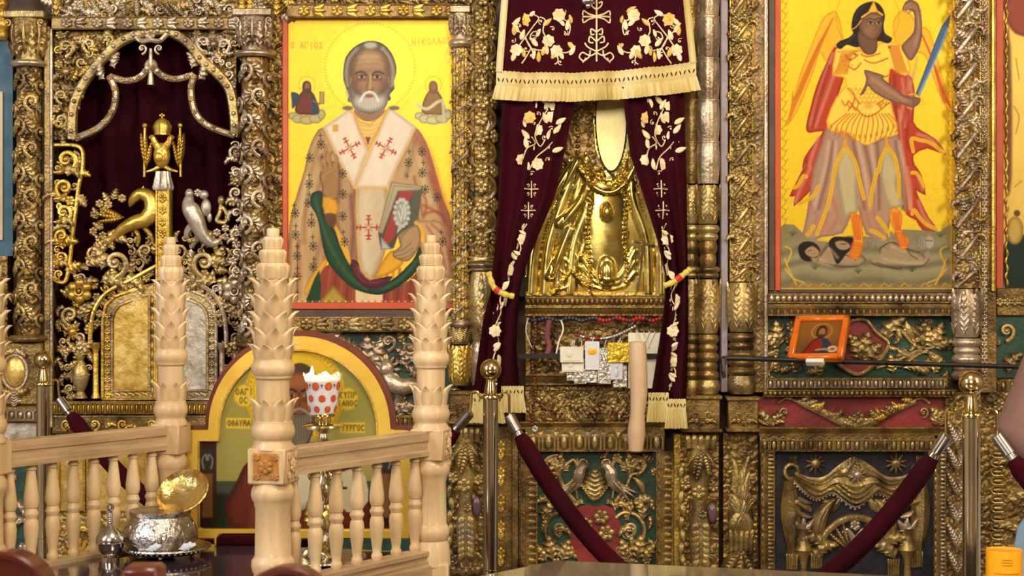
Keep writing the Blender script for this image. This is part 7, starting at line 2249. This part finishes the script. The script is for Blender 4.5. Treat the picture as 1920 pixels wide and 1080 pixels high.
obj('gold_frame', ring_mesh(band_, inn, 0, 8), M['goldpaint'], ai, DA)
obj('inner_fillet', MB().tube([p3(x, y, 7) for x, y in inn], 2.6, 6), M['gold_leaf'], ai, DA)
obj('bottom_ledge', pbox(356, 990, 770, YB - 2, 0, 16, 3), M['goldpaint'], ai, DA)
cv = Canvas(374, 655, 740, 992, 0, 0, 1, 1.5)
cv.fill((150, 142, 64))
cv.poly([(370, 790), (745, 790), (745, 905), (370, 905)], (160, 150, 78), 0, 20, .8)
cv.poly([(370, 902), (745, 902), (745, 995), (370, 995)], (66, 74, 58), 0)
cv.poly([(370, 926), (745, 926), (745, 995), (370, 995)], (30, 44, 34), 0, 4)
for x in (389, 722):
    cv.poly([(x - 17, 828), (x + 17, 828), (x + 17, 992), (x - 17, 992)], (62, 34, 20), 0)
    cv.poly([(x - 14, 842), (x + 14, 842), (x + 14, 882), (x - 14, 882)], (48, 48, 44), 0)
    for dx in (-7, 7): cv.line([(x + dx, 878), (x + dx * 1.4, 862), (x + dx * .4, 852), (x + dx * .2, 862)], 3, (150, 148, 136), .8)
    cv.poly([(x - 10, 888), (x + 10, 888), (x + 10, 970), (x - 10, 970)], (120, 82, 48), 0, 2)
    cv.poly([(x - 15, 972), (x + 15, 972), (x + 15, 988), (x - 15, 988)], (40, 26, 18), 0)
cv.ell(553, 738, 94, 92, (226, 186, 44), 1, 0, 0, .8)
for r_, al in ((90, .8), (78, .4)): cv.line([(553 + r_ * math.cos(a), 738 + r_ * math.sin(a)) for a in np.linspace(0, 6.3, 50)], 2, (170, 124, 20), al, 0, 0, .5)
for a in np.linspace(0, 6.28, 60): cv.ell(553 + 85 * math.cos(a), 738 + 85 * math.sin(a), 2.2, 2.2, (170, 124, 20), .8)
# robe
cv.poly([(470, 860), (505, 838), (550, 826), (600, 832), (640, 850), (672, 900), (690, 992), (430, 992), (445, 900)], (104, 42, 28), 2, 0, 1, 0, ((58, 22, 16), 16, .8))
for x in (470, 520, 580, 630): cv.line([(555 + (x - 555) * .6, 850), (x, 990)], 9, (146, 74, 50), .6, 6)
cv.poly([(500, 842), (545, 832), (600, 836), (612, 900), (560, 960), (500, 900)], (214, 200, 166), 3, 0, 1, 0, ((150, 132, 96), 12, .7))
cv.poly([(620, 900), (676, 880), (690, 940), (650, 960)], (206, 190, 150), 3)
for x, y in ((585, 850), (600, 880), (640, 915), (530, 870)):
    cv.line([(x, y - 11), (x, y + 11)], 4, (34, 26, 22)); cv.line([(x - 9, y), (x + 9, y)], 4, (34, 26, 22))
cv.u = cv.u - 9
# head
cv.poly([(515, 740), (518, 705), (540, 684), (562, 682), (582, 700), (588, 740), (580, 780), (552, 800), (524, 780)], (78, 58, 42), 4)
cv.poly([(522, 738), (526, 712), (548, 700), (570, 706), (582, 730), (580, 772), (552, 792), (526, 774)], (128, 72, 38), 4, 0, 1, 0, ((82, 42, 22), 12, .8))
cv.poly([(530, 708), (552, 700), (572, 708), (574, 724), (530, 724)], (170, 104, 62), 3, 5, .6)
for x in (538, 566):
    cv.line([(x - 9, 734), (x, 730), (x + 9, 734)], 3.5, (44, 26, 18)); cv.ell(x, 742, 6, 3.5, (180, 150, 110)); cv.ell(x, 742, 3, 3.5, (24, 14, 10))
    cv.ell(x, 750, 9, 5, (80, 42, 24), .6, 3)
cv.line([(552, 736), (553, 760), (546, 766), (558, 768)], 3, (88, 48, 26), .9)
cv.poly([(524, 770), (552, 776), (582, 768), (580, 800), (570, 830), (556, 848), (540, 830), (528, 802)], (98, 84, 66), 4, 0, 1, 0, ((56, 46, 36), 9, .8))
for k in range(9): cv.line([(532 + k * 5, 778), (534 + k * 5, 806), (552 + (k - 4) * 2, 842)], 2, (150, 136, 114), .6)
cv.line([(532, 778), (552, 766), (574, 778)], 5, (140, 128, 108))
cv.u = cv.u + 9
# roundels and plates
for x, y in ((458, 742), (652, 748)): cv.ell(x, y, 20, 22, (228, 194, 62), 1, 0, 0, .7, ((176, 134, 30), 4, .8))
tx = (92, 74, 20)
letters(cv, 'ΟΑΓΙ', 442, 729, 8.5, 11, 1.9, tx, .95); letters(cv, 'ΟC', 449, 745, 8.5, 11, 1.9, tx, .95)
letters(cv, 'ΚΥΠΡ', 636, 735, 8.5, 11, 1.9, tx, .95); letters(cv, 'ΙΑΝΟC', 634, 751, 7.5, 10, 1.8, tx, .95)
cv.poly([(424, 783), (470, 784), (470, 804), (424, 803)], (228, 194, 62), 0, 0, 1, .7)
cv.poly([(638, 792), (684, 792), (684, 812), (638, 812)], (228, 194, 62), 0, 0, 1, .7)
letters(cv, 'ΟΘΑΥΜΑ', 427, 788, 7.3, 10.5, 1.8, tx, .95); letters(cv, 'ΤΥΡΓΟC', 641, 797, 7.2, 10.5, 1.8, tx, .95)
cv.noise(.04)
cv.mesh('painted_panel', DA, M['icon_arch'], ai, 1.0, lambda X, Y: (Y > 826) | (((X - 560) / 148) ** 2 + ((Y - 806) / 150) ** 2 < 1) & (Y <= 806) | ((abs(X - 560) < 148) & (Y > 806)))

# ---------------------------------------------------------------- lamp, censer, sprinkler and trays on the stand
def wl(prof, n, x, d, m, name, parent, lobe=None):
    """lathe given in photo pixels at column x on distance d"""
    s_ = K * d
    c = px(x, 540, d)
    return obj(name, MB().lathe([(r * s_, EYE + (540 - y) * s_) for r, y in prof], n, (c.x, d, 0), lobe), m, parent)


def ybase(d): return 540 + .65 / (K * d)


DL = 3.74
yb = ybase(DL)
tray2 = thing('silver_tray', 'round silver tray under the brass lamp stand', 'tray', px(590, yb, DL))
wl([(92, yb - 8), (96, yb - 9), (97, yb - 6), (80, yb - 1), (60, yb)], 48, 590, DL, M['silver'], 'dish', tray2)
wl([(.5, yb - 4), (80, yb - 4), (88, yb - 6), (86, yb - 3), (.5, yb - 1)], 48, 590, DL, M['silver_plain'], 'plate', tray2)
lamp = thing('oil_lamp', 'brass lamp stand with a white glass cup dotted with red, flame lit', 'lamp', px(606, yb - 5, DL))
yl = yb - 6
wl([(5, 806), (8, 812), (11, 826), (7, 840), (5, 850), (9, 858), (12, 866), (9, 876), (6, 884), (8, 896), (14, 906), (17, 920), (12, 936), (7, 946), (10, 956), (17, 966), (22, 985), (20, 1004), (13, 1018), (9, 1030), (14, 1040), (26, yl - 10), (30, yl)], 24, 606, DL, M['chrome_brass'], 'stem', lamp)
wl([(4, 796), (30, 793), (38, 797), (39, 800), (30, 803), (16, 808), (6, 814)], 32, 606, DL, M['brass'], 'drip_pan', lamp)
wl([(22, 772), (24, 776), (22, 780), (15, 783), (14, 795), (16, 798)], 28, 606, DL, M['brass'], 'socket', lamp)
for sg in (-1, 1):
    c = px(606 + sg * 19, 892, DL)
    obj('side_ball', MB().ball(tuple(c), 10 * K * DL, 10, 14), M['brass'], lamp)
    obj('arm', MB().tube([tuple(px(606, 880, DL)), tuple(px(606 + sg * 19, 892, DL))], 3 * K * DL, 6), M['brass'], lamp)
    obj('ornament', MB().merge(leaf_mb(.9, 4, .6), Matrix.Translation(px(606 + sg * 14, 1000, DL) - Vector((0, .02, 0))) @ Matrix.Diagonal((sg * 40 * K * DL, 30 * K * DL, 66 * K * DL, 1)).to_4x4()), M['gild_bright'], lamp)
for q in range(3):
    a = R(120 * q + 30)
    c0 = px(606, yl - 14, DL)
    obj('foot', MB().tube([(c0.x, c0.y, c0.z), (c0.x + .035 * math.sin(a), c0.y - .035 * math.cos(a), c0.z - .002), (c0.x + .046 * math.sin(a), c0.y - .046 * math.cos(a), c0.z - .014)], [.010, .010, .007], 8), M['brass'], lamp)
cupm, nt, bs = new_mat('white_lamp_glass')
bs.inputs['Base Color'].default_value = srgb(240, 226, 226)
bs.inputs['Roughness'].default_value = .18
bs.inputs['Subsurface Weight'].default_value = .6
bs.inputs['Subsurface Radius'].default_value = (.02, .016, .014)
bs.inputs['Subsurface Scale'].default_value = 1.0
bs.inputs['Coat Weight'].default_value = .4
dotm = mat('orange_red_glass_dots', [(176, 70, 36), (196, 92, 44)], .2, 0, 20, coat=.3)
cs = K * DL
prof = [(36.5, 702), (33, 712), (31, 730), (29, 752), (26, 768), (23, 777), (21, 777), (24, 767), (27, 751), (29, 730), (31, 712), (34.5, 703)]
V = MB().lathe([(r * cs, -y * cs) for r, y in prof], 48, cap=False)
v = V.verts()
an = np.arctan2(v[:, 0], -v[:, 1])
rimw = np.clip((v[:, 2] / cs + 730) / 28, 0, 1)
v[:, 2] += rimw * 4.5 * cs * np.cos(8 * an)
c = px(605, 540, DL)
v += np.array([c.x, DL, EYE + 540 * cs])
cup = obj('glass_cup', MB().add(v, V.f), cupm, lamp)
cup_r = lambda y: float(np.interp(y, [702, 712, 730, 752, 768, 777], [36.5, 33, 31, 29, 26, 23])) + .35
for row, (y, s_) in enumerate(((723, 7.6), (746, 6.8), (766, 6.2))):
    for q in range(8):
        a0 = R(45 * q + (22.5 if row % 2 else 0) - 18)
        P_ = np.zeros((4, 17, 3))
        for i in range(4):
            for j in range(17):
                rr, tt = s_ * i / 3, 2 * math.pi * j / 16
                yy_ = y + rr * math.cos(tt) * 1.05
                R_ = cup_r(yy_) + .3 * (1 - i / 3)
                aa_ = a0 + rr * math.sin(tt) / R_
                P_[i, j] = (c.x + R_ * cs * math.sin(aa_), DL - R_ * cs * math.cos(aa_), EYE + (540 - yy_) * cs)
        obj('red_dot', MB().grid(P_), dotm, cup)
for q in range(8):
    a = R(45 * q + 4)
    p_ = px(605, 722, DL)
    e = MB().tube([(0, 0, -4 * cs), (0, 0, 4 * cs)], .6 * cs, 5).tube([(-2.8 * cs, 0, 1.2 * cs), (2.8 * cs, 0, 1.2 * cs)], .6 * cs, 5)
    o = obj('painted_cross', e, M['iron'], cup)
    o.location = Vector((p_.x + 32.2 * cs * math.sin(a), DL - 32.2 * cs * math.cos(a), p_.z)) - WL[cup.name]
    o.rotation_euler = (0, 0, a)
wl([(1, 712), (30, 712), (29, 716)], 32, 605, DL, mat('amber_lamp_oil', [(214, 130, 40), (230, 150, 60)], .1, 0, 4), 'oil', cup)
flm, nt, bs = new_mat('candle_flame')
bs.inputs['Emission Color'].default_value = (1, .82, .5, 1)
bs.inputs['Emission Strength'].default_value = 14
wl([(.3, 686), (2, 691), (3.8, 698), (3.2, 704), (1.2, 708)], 14, 585, DL - .02, flm, 'flame', cup)
fl = bpy.data.lights.new('flame_light', 'POINT')
fl.energy, fl.color, fl.shadow_soft_size = .22, (1, .75, .42), .012
fo = bpy.data.objects.new('flame_light', fl)
COL.objects.link(fo)
fo.location = px(590, 696, DL - .01)

DC = 3.80
yc = ybase(DC)
tray = thing('silver_tray', 'round pierced silver tray holding the incense bowl', 'tray', px(312, yc, DC))
wl([(78, yc - 20), (82, yc - 21), (83, yc - 18), (66, yc - 9), (50, yc - 8)], 56, 312, DC, M['silver'], 'rim', tray, lambda a, i: 1 + .012 * math.cos(40 * a))
wl([(.5, yc - 10), (58, yc - 10), (66, yc - 12), (64, yc - 8), (.5, yc - 7)], 48, 312, DC, M['silver_plain'], 'plate', tray)
for q in range(44):
    a = 2 * math.pi * q / 44
    p_ = px(312, yc - 15, DC)
    winst('bead', 'rim_bead', (p_.x + 75 * K * DC * math.sin(a), DC - 75 * K * DC * math.cos(a), p_.z), (.009,) * 3, (0, 0, 0), M['silver_plain'], tray)
for q in range(3):
    a = R(120 * q)
    p_ = px(312, yc - 5, DC)
    winst('bead', 'foot', (p_.x + 50 * K * DC * math.sin(a), DC - 50 * K * DC * math.cos(a), p_.z), (.012, .012, .014), (0, 0, 0), M['silver_plain'], tray)
bowl = thing('incense_bowl', 'chased silver incense bowl with its gilt lid open', 'bowl', px(300, yc - 10, DC))
y0 = yc - 10
wl([(54, 958), (57, 956), (57, 961), (55, 966), (58, 972), (66, 986), (71, 1000), (69, 1012), (60, 1022), (64, 1024), (62, 1027), (48, 1032), (30, 1036), (24, 1042), (28, y0 - 10), (44, y0 - 3), (46, y0)], 56, 300, DC, M['silver'], 'bowl', bowl, lambda a, i: 1 + (.02 * math.cos(12 * a) if 5 < i < 9 else 0))
wl([(1, 966), (54, 966), (53, 970)], 40, 300, DC, M['silver_plain'], 'inner_well', bowl)
for q in range(16):
    a = 2 * math.pi * q / 16
    p_ = px(300, 1006, DC)
    winst('acanthus', 'chased_leaf', (p_.x + 68 * K * DC * math.sin(a), DC - 68 * K * DC * math.cos(a), p_.z), (.030, .020, .034), (R(-14), 0, a), M['silver'], bowl)
ls = K * 3.86
LP = [(50, 4), (51.5, 0), (49, -1), (46, 4), (38, 11), (24, 16), (10, 18), (.5, 18.5)]
lm = MB().lathe([(r * ls, -z * ls) for r, z in LP], 48, cap=False)
lid = obj('lid', lm, M['gold_bowl'], bowl)
lid.rotation_euler = Matrix.Rotation(R(-14), 3, 'Y').to_4x4().to_euler()
lid.matrix_basis = Matrix.Translation(px(344, 926, 3.86) - WL[bowl.name]) @ Matrix.Rotation(R(-14), 4, 'Y') @ Matrix.Rotation(R(44), 4, 'X')
for q in range(12):
    a = 2 * math.pi * q / 12
    Mx = lid.matrix_basis @ Matrix.Translation((34 * ls * math.sin(a), -34 * ls * math.cos(a), -11 * ls)) @ Matrix.Rotation(a, 4, 'Z') @ Matrix.Rotation(R(90), 4, 'X')
    o = winst('leaf', 'chased_petal', (0, 0, 0), (1, 1, 1), (0, 0, 0), M['gold_bowl'], bowl)
    o.matrix_basis = Mx @ Matrix.Diagonal((.022, .012, -.034, 1)).to_4x4()
spk = thing('rosewater_sprinkler', 'polished silver ball sprinkler with a slender ribbed neck', 'sprinkler', px(207, ybase(3.72), 3.72))
ys = ybase(3.72)
wl([(2, 944), (7, 947), (8, 953), (5, 958), (5, 961)] + [(4.6 + .9 * (k % 2), 962 + k * 2) for k in range(10)] + [(5, 983), (8, 987), (12, 991), (20, 998), (25, 1006), (26.5, 1014), (26, 1016), (27, 1017), (26, 1018), (24, 1027), (18, 1036), (12, 1040), (12, 1042), (16, 1044), (17, ys)], 36, 207, 3.72, M['silver_plain'], 'ball', spk)
pad = thing('burgundy_pad', 'small burgundy pad lying at the foot of the arched icon', 'pad', px(442, ybase(3.98), 3.98))
p_ = px(442, ybase(3.98), 3.98)
obj('pad', MB().box((p_.x - .045, p_.y - .03, p_.z), (p_.x + .055, p_.y + .03, p_.z + .024), .006), M['velvet'], pad)
obj('braid', MB().box((p_.x - .049, p_.y - .031, p_.z), (p_.x - .044, p_.y + .031, p_.z + .025), .002), M['thread_gold'], pad)
for k, (x, lab) in enumerate(((334, 'larger white paper twist on the pierced tray'), (276, 'smaller white paper twist on the pierced tray'))):
    p_ = px(x, yc - 13, DC - .09)
    e = MB().merge(leaf_mb(1.2, 3, .5, .4), Matrix.Translation(p_) @ Matrix.Rotation(R(70), 4, 'Y') @ Matrix.Diagonal((.018, .014, .045 - .01 * k, 1)).to_4x4())
    tag(obj('paper_twist', e, M['white']), lab, 'paper')

# ---------------------------------------------------------------- stanchions and ropes
def stanchion(x, d, label):
    t = thing('stanchion', label, 'stanchion', ((x - 960) * K * d, d, 0), 'brass stanchions')
    X = (x - 960) * K * d
    z = EYE - .216
    obj('ball', MB().ball((X, d, z), .0285, 14, 24), M['brass'], t)
    obj('neck', MB().lathe([(.012, z - .024), (.0125, z - .034), (.016, z - .050), (.017, z - .064), (.021, z - .066), (.021, z - .070)], 24, (X, d, 0)), M['brass'], t)
    obj('collar', MB().lathe([(.018, z - .068), (.030, z - .070), (.031, z - .073), (.030, z - .076), (.018, z - .078)], 28, (X, d, 0)), M['brass'], t)
    obj('pole', MB().lathe([(.0200, z - .078), (.0200, .03)], 28, (X, d, 0)), M['chrome_brass'], t)
    obj('base', MB().lathe([(.022, .05), (.05, .035), (.15, .018), (.158, .008), (.158, 0)], 40, (X, d, 0)), M['chrome_brass'], t)
    obj('pole_ring', MB().lathe([(.0212, .50), (.0218, .503), (.0212, .506)], 24, (X, d, 0)), M['brass'], t)
    return Vector((X, d, z - .073))


s1 = stanchion(81, 4.70, 'brass stanchion at the left behind the balustrade')
s2 = stanchion(920, 4.15, 'brass stanchion in front of the burgundy curtain')
s3 = stanchion(1821, 3.56, 'brass stanchion at the right near the orange jar')


def rope(A, B, sag, label):
    u = (B - A).normalized()
    a, b_ = A + u * .034, B - u * .034
    t = thing('barrier_rope', label, 'rope', ((A.x + B.x) / 2, (A.y + B.y) / 2, A.z - sag - .05), 'burgundy velvet ropes')

    def P(q): return a.lerp(b_, q) + Vector((0, 0, -.012 - 4 * sag * q * (1 - q)))
    L = (b_ - a).length
    qs = .055 / math.hypot(L, 4 * sag) * 1.9
    obj('rope', MB().tube([tuple(P(q)) for q in np.linspace(qs, 1 - qs, 60)], np.r_[.016, np.full(58, .0235), .016], 16), M['velvet'], t)
    for q0, q1 in ((.012, qs), (1 - .012, 1 - qs)):
        c0, c1 = P(q0), P(q1)
        v_ = (c1 - c0)
        obj('sleeve', MB().tube([tuple(c0 + v_ * k) for k in (.16, .2, .82, .84, .86, 1.0)], [.010, .0145, .0145, .011, .011, .013], 16), M['steel'], t)
        e = A if q0 < .5 else B
        uu = u if q0 < .5 else -u
        h_ = [e + uu * .030, e + uu * .040 + Vector((0, 0, .014)), e + uu * .054 + Vector((0, 0, .010)), e + uu * .056 + Vector((0, 0, -.012)), c0 + v_ * .2]
        obj('hook', MB().tube(smooth_pts([tuple(k) for k in h_], 5), .0036, 8), M['brass'], t)
    return t


rope(s1, s2, .42, 'burgundy velvet rope sagging behind the pale balusters on the left')
rope(s2, s3, .50, 'burgundy velvet rope sagging across the green bird panel and the dark panel')
s4 = Vector((2.05, 3.1, s3.z))
rope(s3, s4, .40, 'burgundy velvet rope leaving the view at the right edge')
stanchion(960 + 2.05 / (K * 3.1), 3.1, 'brass stanchion beyond the right edge of the view')

# ---------------------------------------------------------------- right-hand rail and the small orange icon
rl = thing('iron_rail', 'dark bent iron rail running right in front of the shield panel', 'rail', px(1640, 684, 4.88))
obj('bar', MB().tube(curve([(1357, 678, 0), (1360, 673, 0), (1372, 672, 0), (1480, 675, 0), (1640, 680, 0), (1920, 688, 0), (2000, 690, 0)], 0, 5), 4.6, 8), M['iron'], rl, 4.88)
obj('end_socket', MB().tube([p3(1357, 672, 0), p3(1357, 683, 0)], 6, 8), M['steel'], rl, 4.88)
obj('end_hook', MB().tube(curve([(1357, 682, 0), (1356, 696, 0), (1359, 708, -3)]), [4] * 13, 6), M['steel'], rl, 4.88)
obj('wall_bracket', MB().tube([p3(1362, 673, 0), p3(1362, 673, -40)], 4, 6), M['iron'], rl, 4.88)
DI = 4.86
w0 = px(1528, 676, DI)
si = thing('small_icon', 'small icon in an orange wooden frame leaning on the iron rail', 'icon', w0)
# built upright around its lower edge, then leaned back and turned
fx0, fx1, fy0, fy1 = 1475, 1581, 569, 676
for (a, b_, c_, d_) in ((fx0, fy0, fx1, fy0 + 13), (fx0, fy1 - 13, fx1, fy1), (fx0, fy0, fx0 + 13, fy1), (fx1 - 13, fy0, fx1, fy1)):
    obj('frame_bar', pbox(a, b_, c_, d_, -8, 9, 3), M['honey'], si, DI)
obj('backing', pbox(fx0 + 4, fy0 + 4, fx1 - 4, fy1 - 4, -8, -1), M['darkframe'], si, DI)
obj('paper_prop', pbox(1512, 674, 1546, 684, -6, 6, 1), M['paper'], si, DI)
cv = Canvas(fx0 + 12, fy0 + 12, fx1 - 12, fy1 - 12, fx0, fy0, 1, 1.1)
cv.fill((140, 92, 40), .3)
cv.poly([(10, 60), (96, 66), (96, 98), (10, 98)], (96, 66, 34), 0, 20)
cv.line([(56 + 19 * math.cos(a), 36 + 19 * math.sin(a)) for a in np.linspace(0, 6.3, 30)], 1.5, (196, 150, 60), .9, 0, 0)
cv.poly([(50, 52), (40, 60), (26, 86), (22, 98), (80, 98), (82, 80), (72, 58), (60, 52)], (128, 36, 26), 3, 0, 1, 0, ((70, 18, 16), 6, .8))
cv.poly([(56, 52), (70, 58), (80, 78), (74, 82), (84, 98), (34, 98), (40, 90), (62, 76)], (40, 52, 74), 3)
cv.poly([(46, 36), (50, 24), (60, 22), (67, 34), (64, 48), (54, 52), (47, 46)], (54, 32, 20), 4)
cv.ell(57, 38, 7, 10, (150, 100, 62), 1, 2)
cv.ell(57, 47, 6, 4, (60, 36, 22), .8, 2)
cv.ell(82, 80, 10, 8, (196, 178, 140), 1, 1); cv.ell(82, 80, 5, 4, (150, 90, 60))
cv.line([(52, 82), (66, 80), (74, 82)], 5, (164, 116, 76))
cv.noise(.05)
cv.mesh('painting', DI, M['icon'], si, 1.0)
ex = Vector((96, -45, 3)).normalized()
up_ = Vector((30, 70, 85)); up_ = (up_ - ex * up_.dot(ex)).normalized()
fy = up_.cross(ex)
si.rotation_euler = Matrix((ex, fy, up_)).transposed().to_euler()

# ---------------------------------------------------------------- foreground: glass-topped case, jar, stall posts
ct = thing('display_case', 'dark wooden case with a smoky glass top at the bottom centre', 'case', (.6, 2.95, 0))
cp = [(.103, 3.57), (1.6, 3.18), (.9, 2.39), (-.6, 2.78)]
zt = EYE - .62
obj('glass_top', prism(cp[::-1], zt - .016, zt), M['casetop'], ct)
cc = np.mean(cp, 0)
obj('case_body', prism([tuple(cc + (np.array(p) - cc) * .96) for p in cp][::-1], .04, zt - .016), M['chairwood'], ct)
obj('plinth', prism([tuple(cc + (np.array(p) - cc) * .92) for p in cp][::-1], 0, .04), M['chairwood'], ct)
sh = obj('paper_slip', MB().box((.435, 3.22, zt), (.53, 3.34, zt + .0015)), M['white'])
tag(sh, 'white paper slip lying on the smoky glass top', 'paper')
DJ = 3.1
jr = thing('plastic_jar', 'orange-yellow plastic jar standing on the case at the right', 'jar', px(1883, 540 + .62 / (K * DJ), DJ))
yj = 540 + .62 / (K * DJ)
wl([(30, 1031), (33, 1030), (33.5, 1033), (33.5, yj - 3), (31, yj)], 40, 1883, DJ, M['jar'], 'body', jr)
wl([(1, 1034), (29, 1034), (30, 1031.5)], 36, 1883, DJ, M['jar'], 'lid', jr)
for k, (y, w_) in enumerate(((1045, 9), (1050, 11), (1055, 9), (1071, 24), (1077, 26))):
    c = px(1883, y, DJ)
    P_ = np.zeros((2, 9, 3))
    for i in range(2):
        for j in range(9):
            a = R(-8) + (j / 8 - .5) * 2 * w_ / 33.5
            P_[i, j] = (c.x + 33.9 * K * DJ * math.sin(a), DJ - 33.9 * K * DJ * math.cos(a), c.z + (.5 - i) * 1.4 * K * DJ)
    obj('print_line', MB().grid(P_), M['jarprint'], jr)


def stall_post(x, ytop, r, d, label, square=False):
    s_ = K * d
    c = px(x, ytop, d)
    t = thing('stall_post', label, 'post', (c.x, d, 0))
    if square:
        obj('post', MB().box((c.x - r * s_, d - .03, 0), (c.x + r * s_, d + .03, c.z), .006), M['chairwood'], t)
    else:
        pts = [(c.x - r * s_ * .8, 0), (c.x - r * s_ * .8, c.z - r * s_ * 1.9)] + [(c.x + r * s_ * math.sin(R(a)), c.z - r * s_ + r * s_ * math.cos(R(a))) for a in range(-120, 121, 10)] + [(c.x + r * s_ * .8, c.z - r * s_ * 1.9), (c.x + r * s_ * .8, 0)]
        obj('post', MB().extrude(pts, d - .03, d + .03), M['chairwood'], t)
        obj('edge_bead', MB().tube([(c.x + r * s_ * math.sin(R(a)), d - .03, c.z - r * s_ + r * s_ * math.cos(R(a))) for a in range(-120, 121, 10)], .006, 6), M['chairwood'], t)
    obj('foot', MB().box((c.x - .055, d - .10, 0), (c.x + .055, d + .10, .05), .008), M['chairwood'], t)


stall_post(12, 1035, 88, 2.1, 'red-brown round-topped stall post in the bottom left corner')
stall_post(541, 1063, 84, 2.1, 'red-brown round-topped stall post at the bottom below the front pale post')
stall_post(270, 1059, 35, 2.3, 'red-brown square-topped stall post in front of the silver tray', True)

# ---------------------------------------------------------------- passer-by at the right edge
pr = thing('person', 'person in dusty pink top and pale blue skirt, bent elbow entering at the right edge', 'person', (1.60, 4.12, 0))
ox, oy = 1.60, 4.12
J = {  # joint: (x, y, z, radius)
    'pelvis': (0, 0, .90, .125), 'waist': (0, 0, 1.05, .105), 'chest': (0, .0, 1.25, .125), 'neck0': (0, .01, 1.41, .06), 'neck': (0, 0, 1.47, .05), 'head0': (-.005, -.01, 1.54, .075), 'head1': (0, 0, 1.62, .088), 'head2': (0, .01, 1.70, .065),
    'shL': (-.17, 0, 1.36, .055), 'elL': (-.30, .02, 1.03, .042), 'wrL': (-.16, -.10, .94, .028), 'haL': (-.10, -.12, .93, .03), 'shR': (.17, 0, 1.36, .055), 'elR': (.22, .02, 1.07, .042), 'wrR': (.22, -.08, .84, .028), 'haR': (.21, -.10, .76, .03),
    'hiL': (-.09, 0, .84, .09), 'knL': (-.10, -.02, .47, .06), 'anL': (-.10, .01, .09, .04), 'toL': (-.11, -.13, .035, .032), 'hiR': (.09, 0, .84, .09), 'knR': (.10, .03, .47, .06), 'anR': (.10, .07, .09, .04), 'toR': (.11, -.06, .035, .032)}
E = [('pelvis', 'waist'), ('waist', 'chest'), ('chest', 'neck0'), ('neck0', 'neck'), ('neck', 'head0'), ('head0', 'head1'), ('head1', 'head2'), ('chest', 'shL'), ('shL', 'elL'), ('elL', 'wrL'), ('wrL', 'haL'), ('chest', 'shR'), ('shR', 'elR'), ('elR', 'wrR'), ('wrR', 'haR'), ('pelvis', 'hiL'), ('hiL', 'knL'), ('knL', 'anL'), ('anL', 'toL'), ('pelvis', 'hiR'), ('hiR', 'knR'), ('knR', 'anR'), ('anR', 'toR')]
for hnd, base, dv in (('L', 'haL', Vector((.8, -.15, -.35))), ('R', 'haR', Vector((-.1, -.2, -1)))):
    bx_ = Vector(J[base][:3])
    dv.normalize()
    sd_ = dv.cross(Vector((0, 1, .2))).normalized()
    for k in range(5):
        off = (k - 2) * .017 if k < 4 else -.045
        L_ = (.030, .036, .038, .034, .022)[k]
        a_ = bx_ + sd_ * off + dv * (.03 if k < 4 else .0)
        b_ = a_ + dv * L_ + Vector((0, -.006, 0))
        c_ = b_ + (dv + Vector((0, .35, -.1))).normalized() * L_ * .8
        J[f'{hnd}{k}a'], J[f'{hnd}{k}b'], J[f'{hnd}{k}c'] = (*a_, .0095), (*b_, .0088), (*c_, .0075)
        E += [(base, f'{hnd}{k}a'), (f'{hnd}{k}a', f'{hnd}{k}b'), (f'{hnd}{k}b', f'{hnd}{k}c')]
names = list(J)
me = bpy.data.meshes.new('body')
me.from_pydata([J[n_][:3] for n_ in names], [(names.index(a), names.index(b_)) for a, b_ in E], [])
me.materials.append(M['skin'])
bo = bpy.data.objects.new('body', me)
link(bo, (ox, oy, 0), pr)
sk = bo.modifiers.new('skin', 'SKIN')
sv = me.skin_vertices[0].data
for i, n_ in enumerate(names):
    r_ = J[n_][3]
    sv[i].radius = (r_, r_ * (.8 if n_ in ('pelvis', 'waist', 'chest') else 1))
    sv[i].use_root = n_ == 'pelvis'
sk.use_smooth_shade = True
bo.modifiers.new('subdivision', 'SUBSURF').levels = 2
bo.modifiers['subdivision'].render_levels = 2
tp = MB().lathe([(.075, 1.43), (.13, 1.40), (.165, 1.34), (.165, 1.22), (.145, 1.08), (.155, .95), (.165, .92)], 28, (ox, oy, 0), lambda a, i: 1 - .16 * math.cos(a) ** 2, cap=False)
obj('top', tp, M['shirt'], pr)
obj('sleeve', MB().tube([(ox - .13, oy, 1.375), (ox - .18, oy, 1.35), (ox - .25, oy + .01, 1.18), (ox - .31, oy + .02, 1.04), (ox - .27, oy - .02, .995), (ox - .20, oy - .06, .96)], [.075, .085, .082, .078, .07, .05], 14), M['shirt'], pr)
obj('sleeve', MB().tube([(ox + .13, oy, 1.375), (ox + .18, oy, 1.35), (ox + .20, oy + .01, 1.2), (ox + .22, oy + .02, 1.06), (ox + .22, oy - .03, .96)], [.075, .082, .075, .068, .05], 14), M['shirt'], pr)
obj('skirt', MB().lathe([(.15, .95), (.20, .88), (.30, .72), (.33, .55), (.36, .30), (.355, .29)], 48, (ox, oy, 0), lambda a, i: 1 + .05 * math.cos(9 * a), cap=False), M['trouser'], pr)
hm = MB().ball((ox, oy + .022, 1.645), (.098, .105, .115), 12, 16)
obj('hair', hm, M['hair'], pr)
for sg in (-1, 1):
    obj('eye', MB().ball((ox + sg * .032, oy - .083, 1.615), (.012, .008, .008), 8, 10), M['white'], pr)
    obj('shoe', MB().ball((ox + sg * .11, oy - (.06 if sg < 0 else -.01), .04), (.048, .12, .042), 8, 12), M['chairwood'], pr)
obj('nose', MB().tube([(ox, oy - .085, 1.615), (ox, oy - .104, 1.585), (ox, oy - .09, 1.578)], [.008, .013, .009], 8), M['skin'], pr)
obj('mouth', MB().tube([(ox - .022, oy - .078, 1.553), (ox, oy - .087, 1.552), (ox + .022, oy - .078, 1.553)], .006, 6), M['beads_wood'], pr)

pr.scale = (.84, .84, .84)
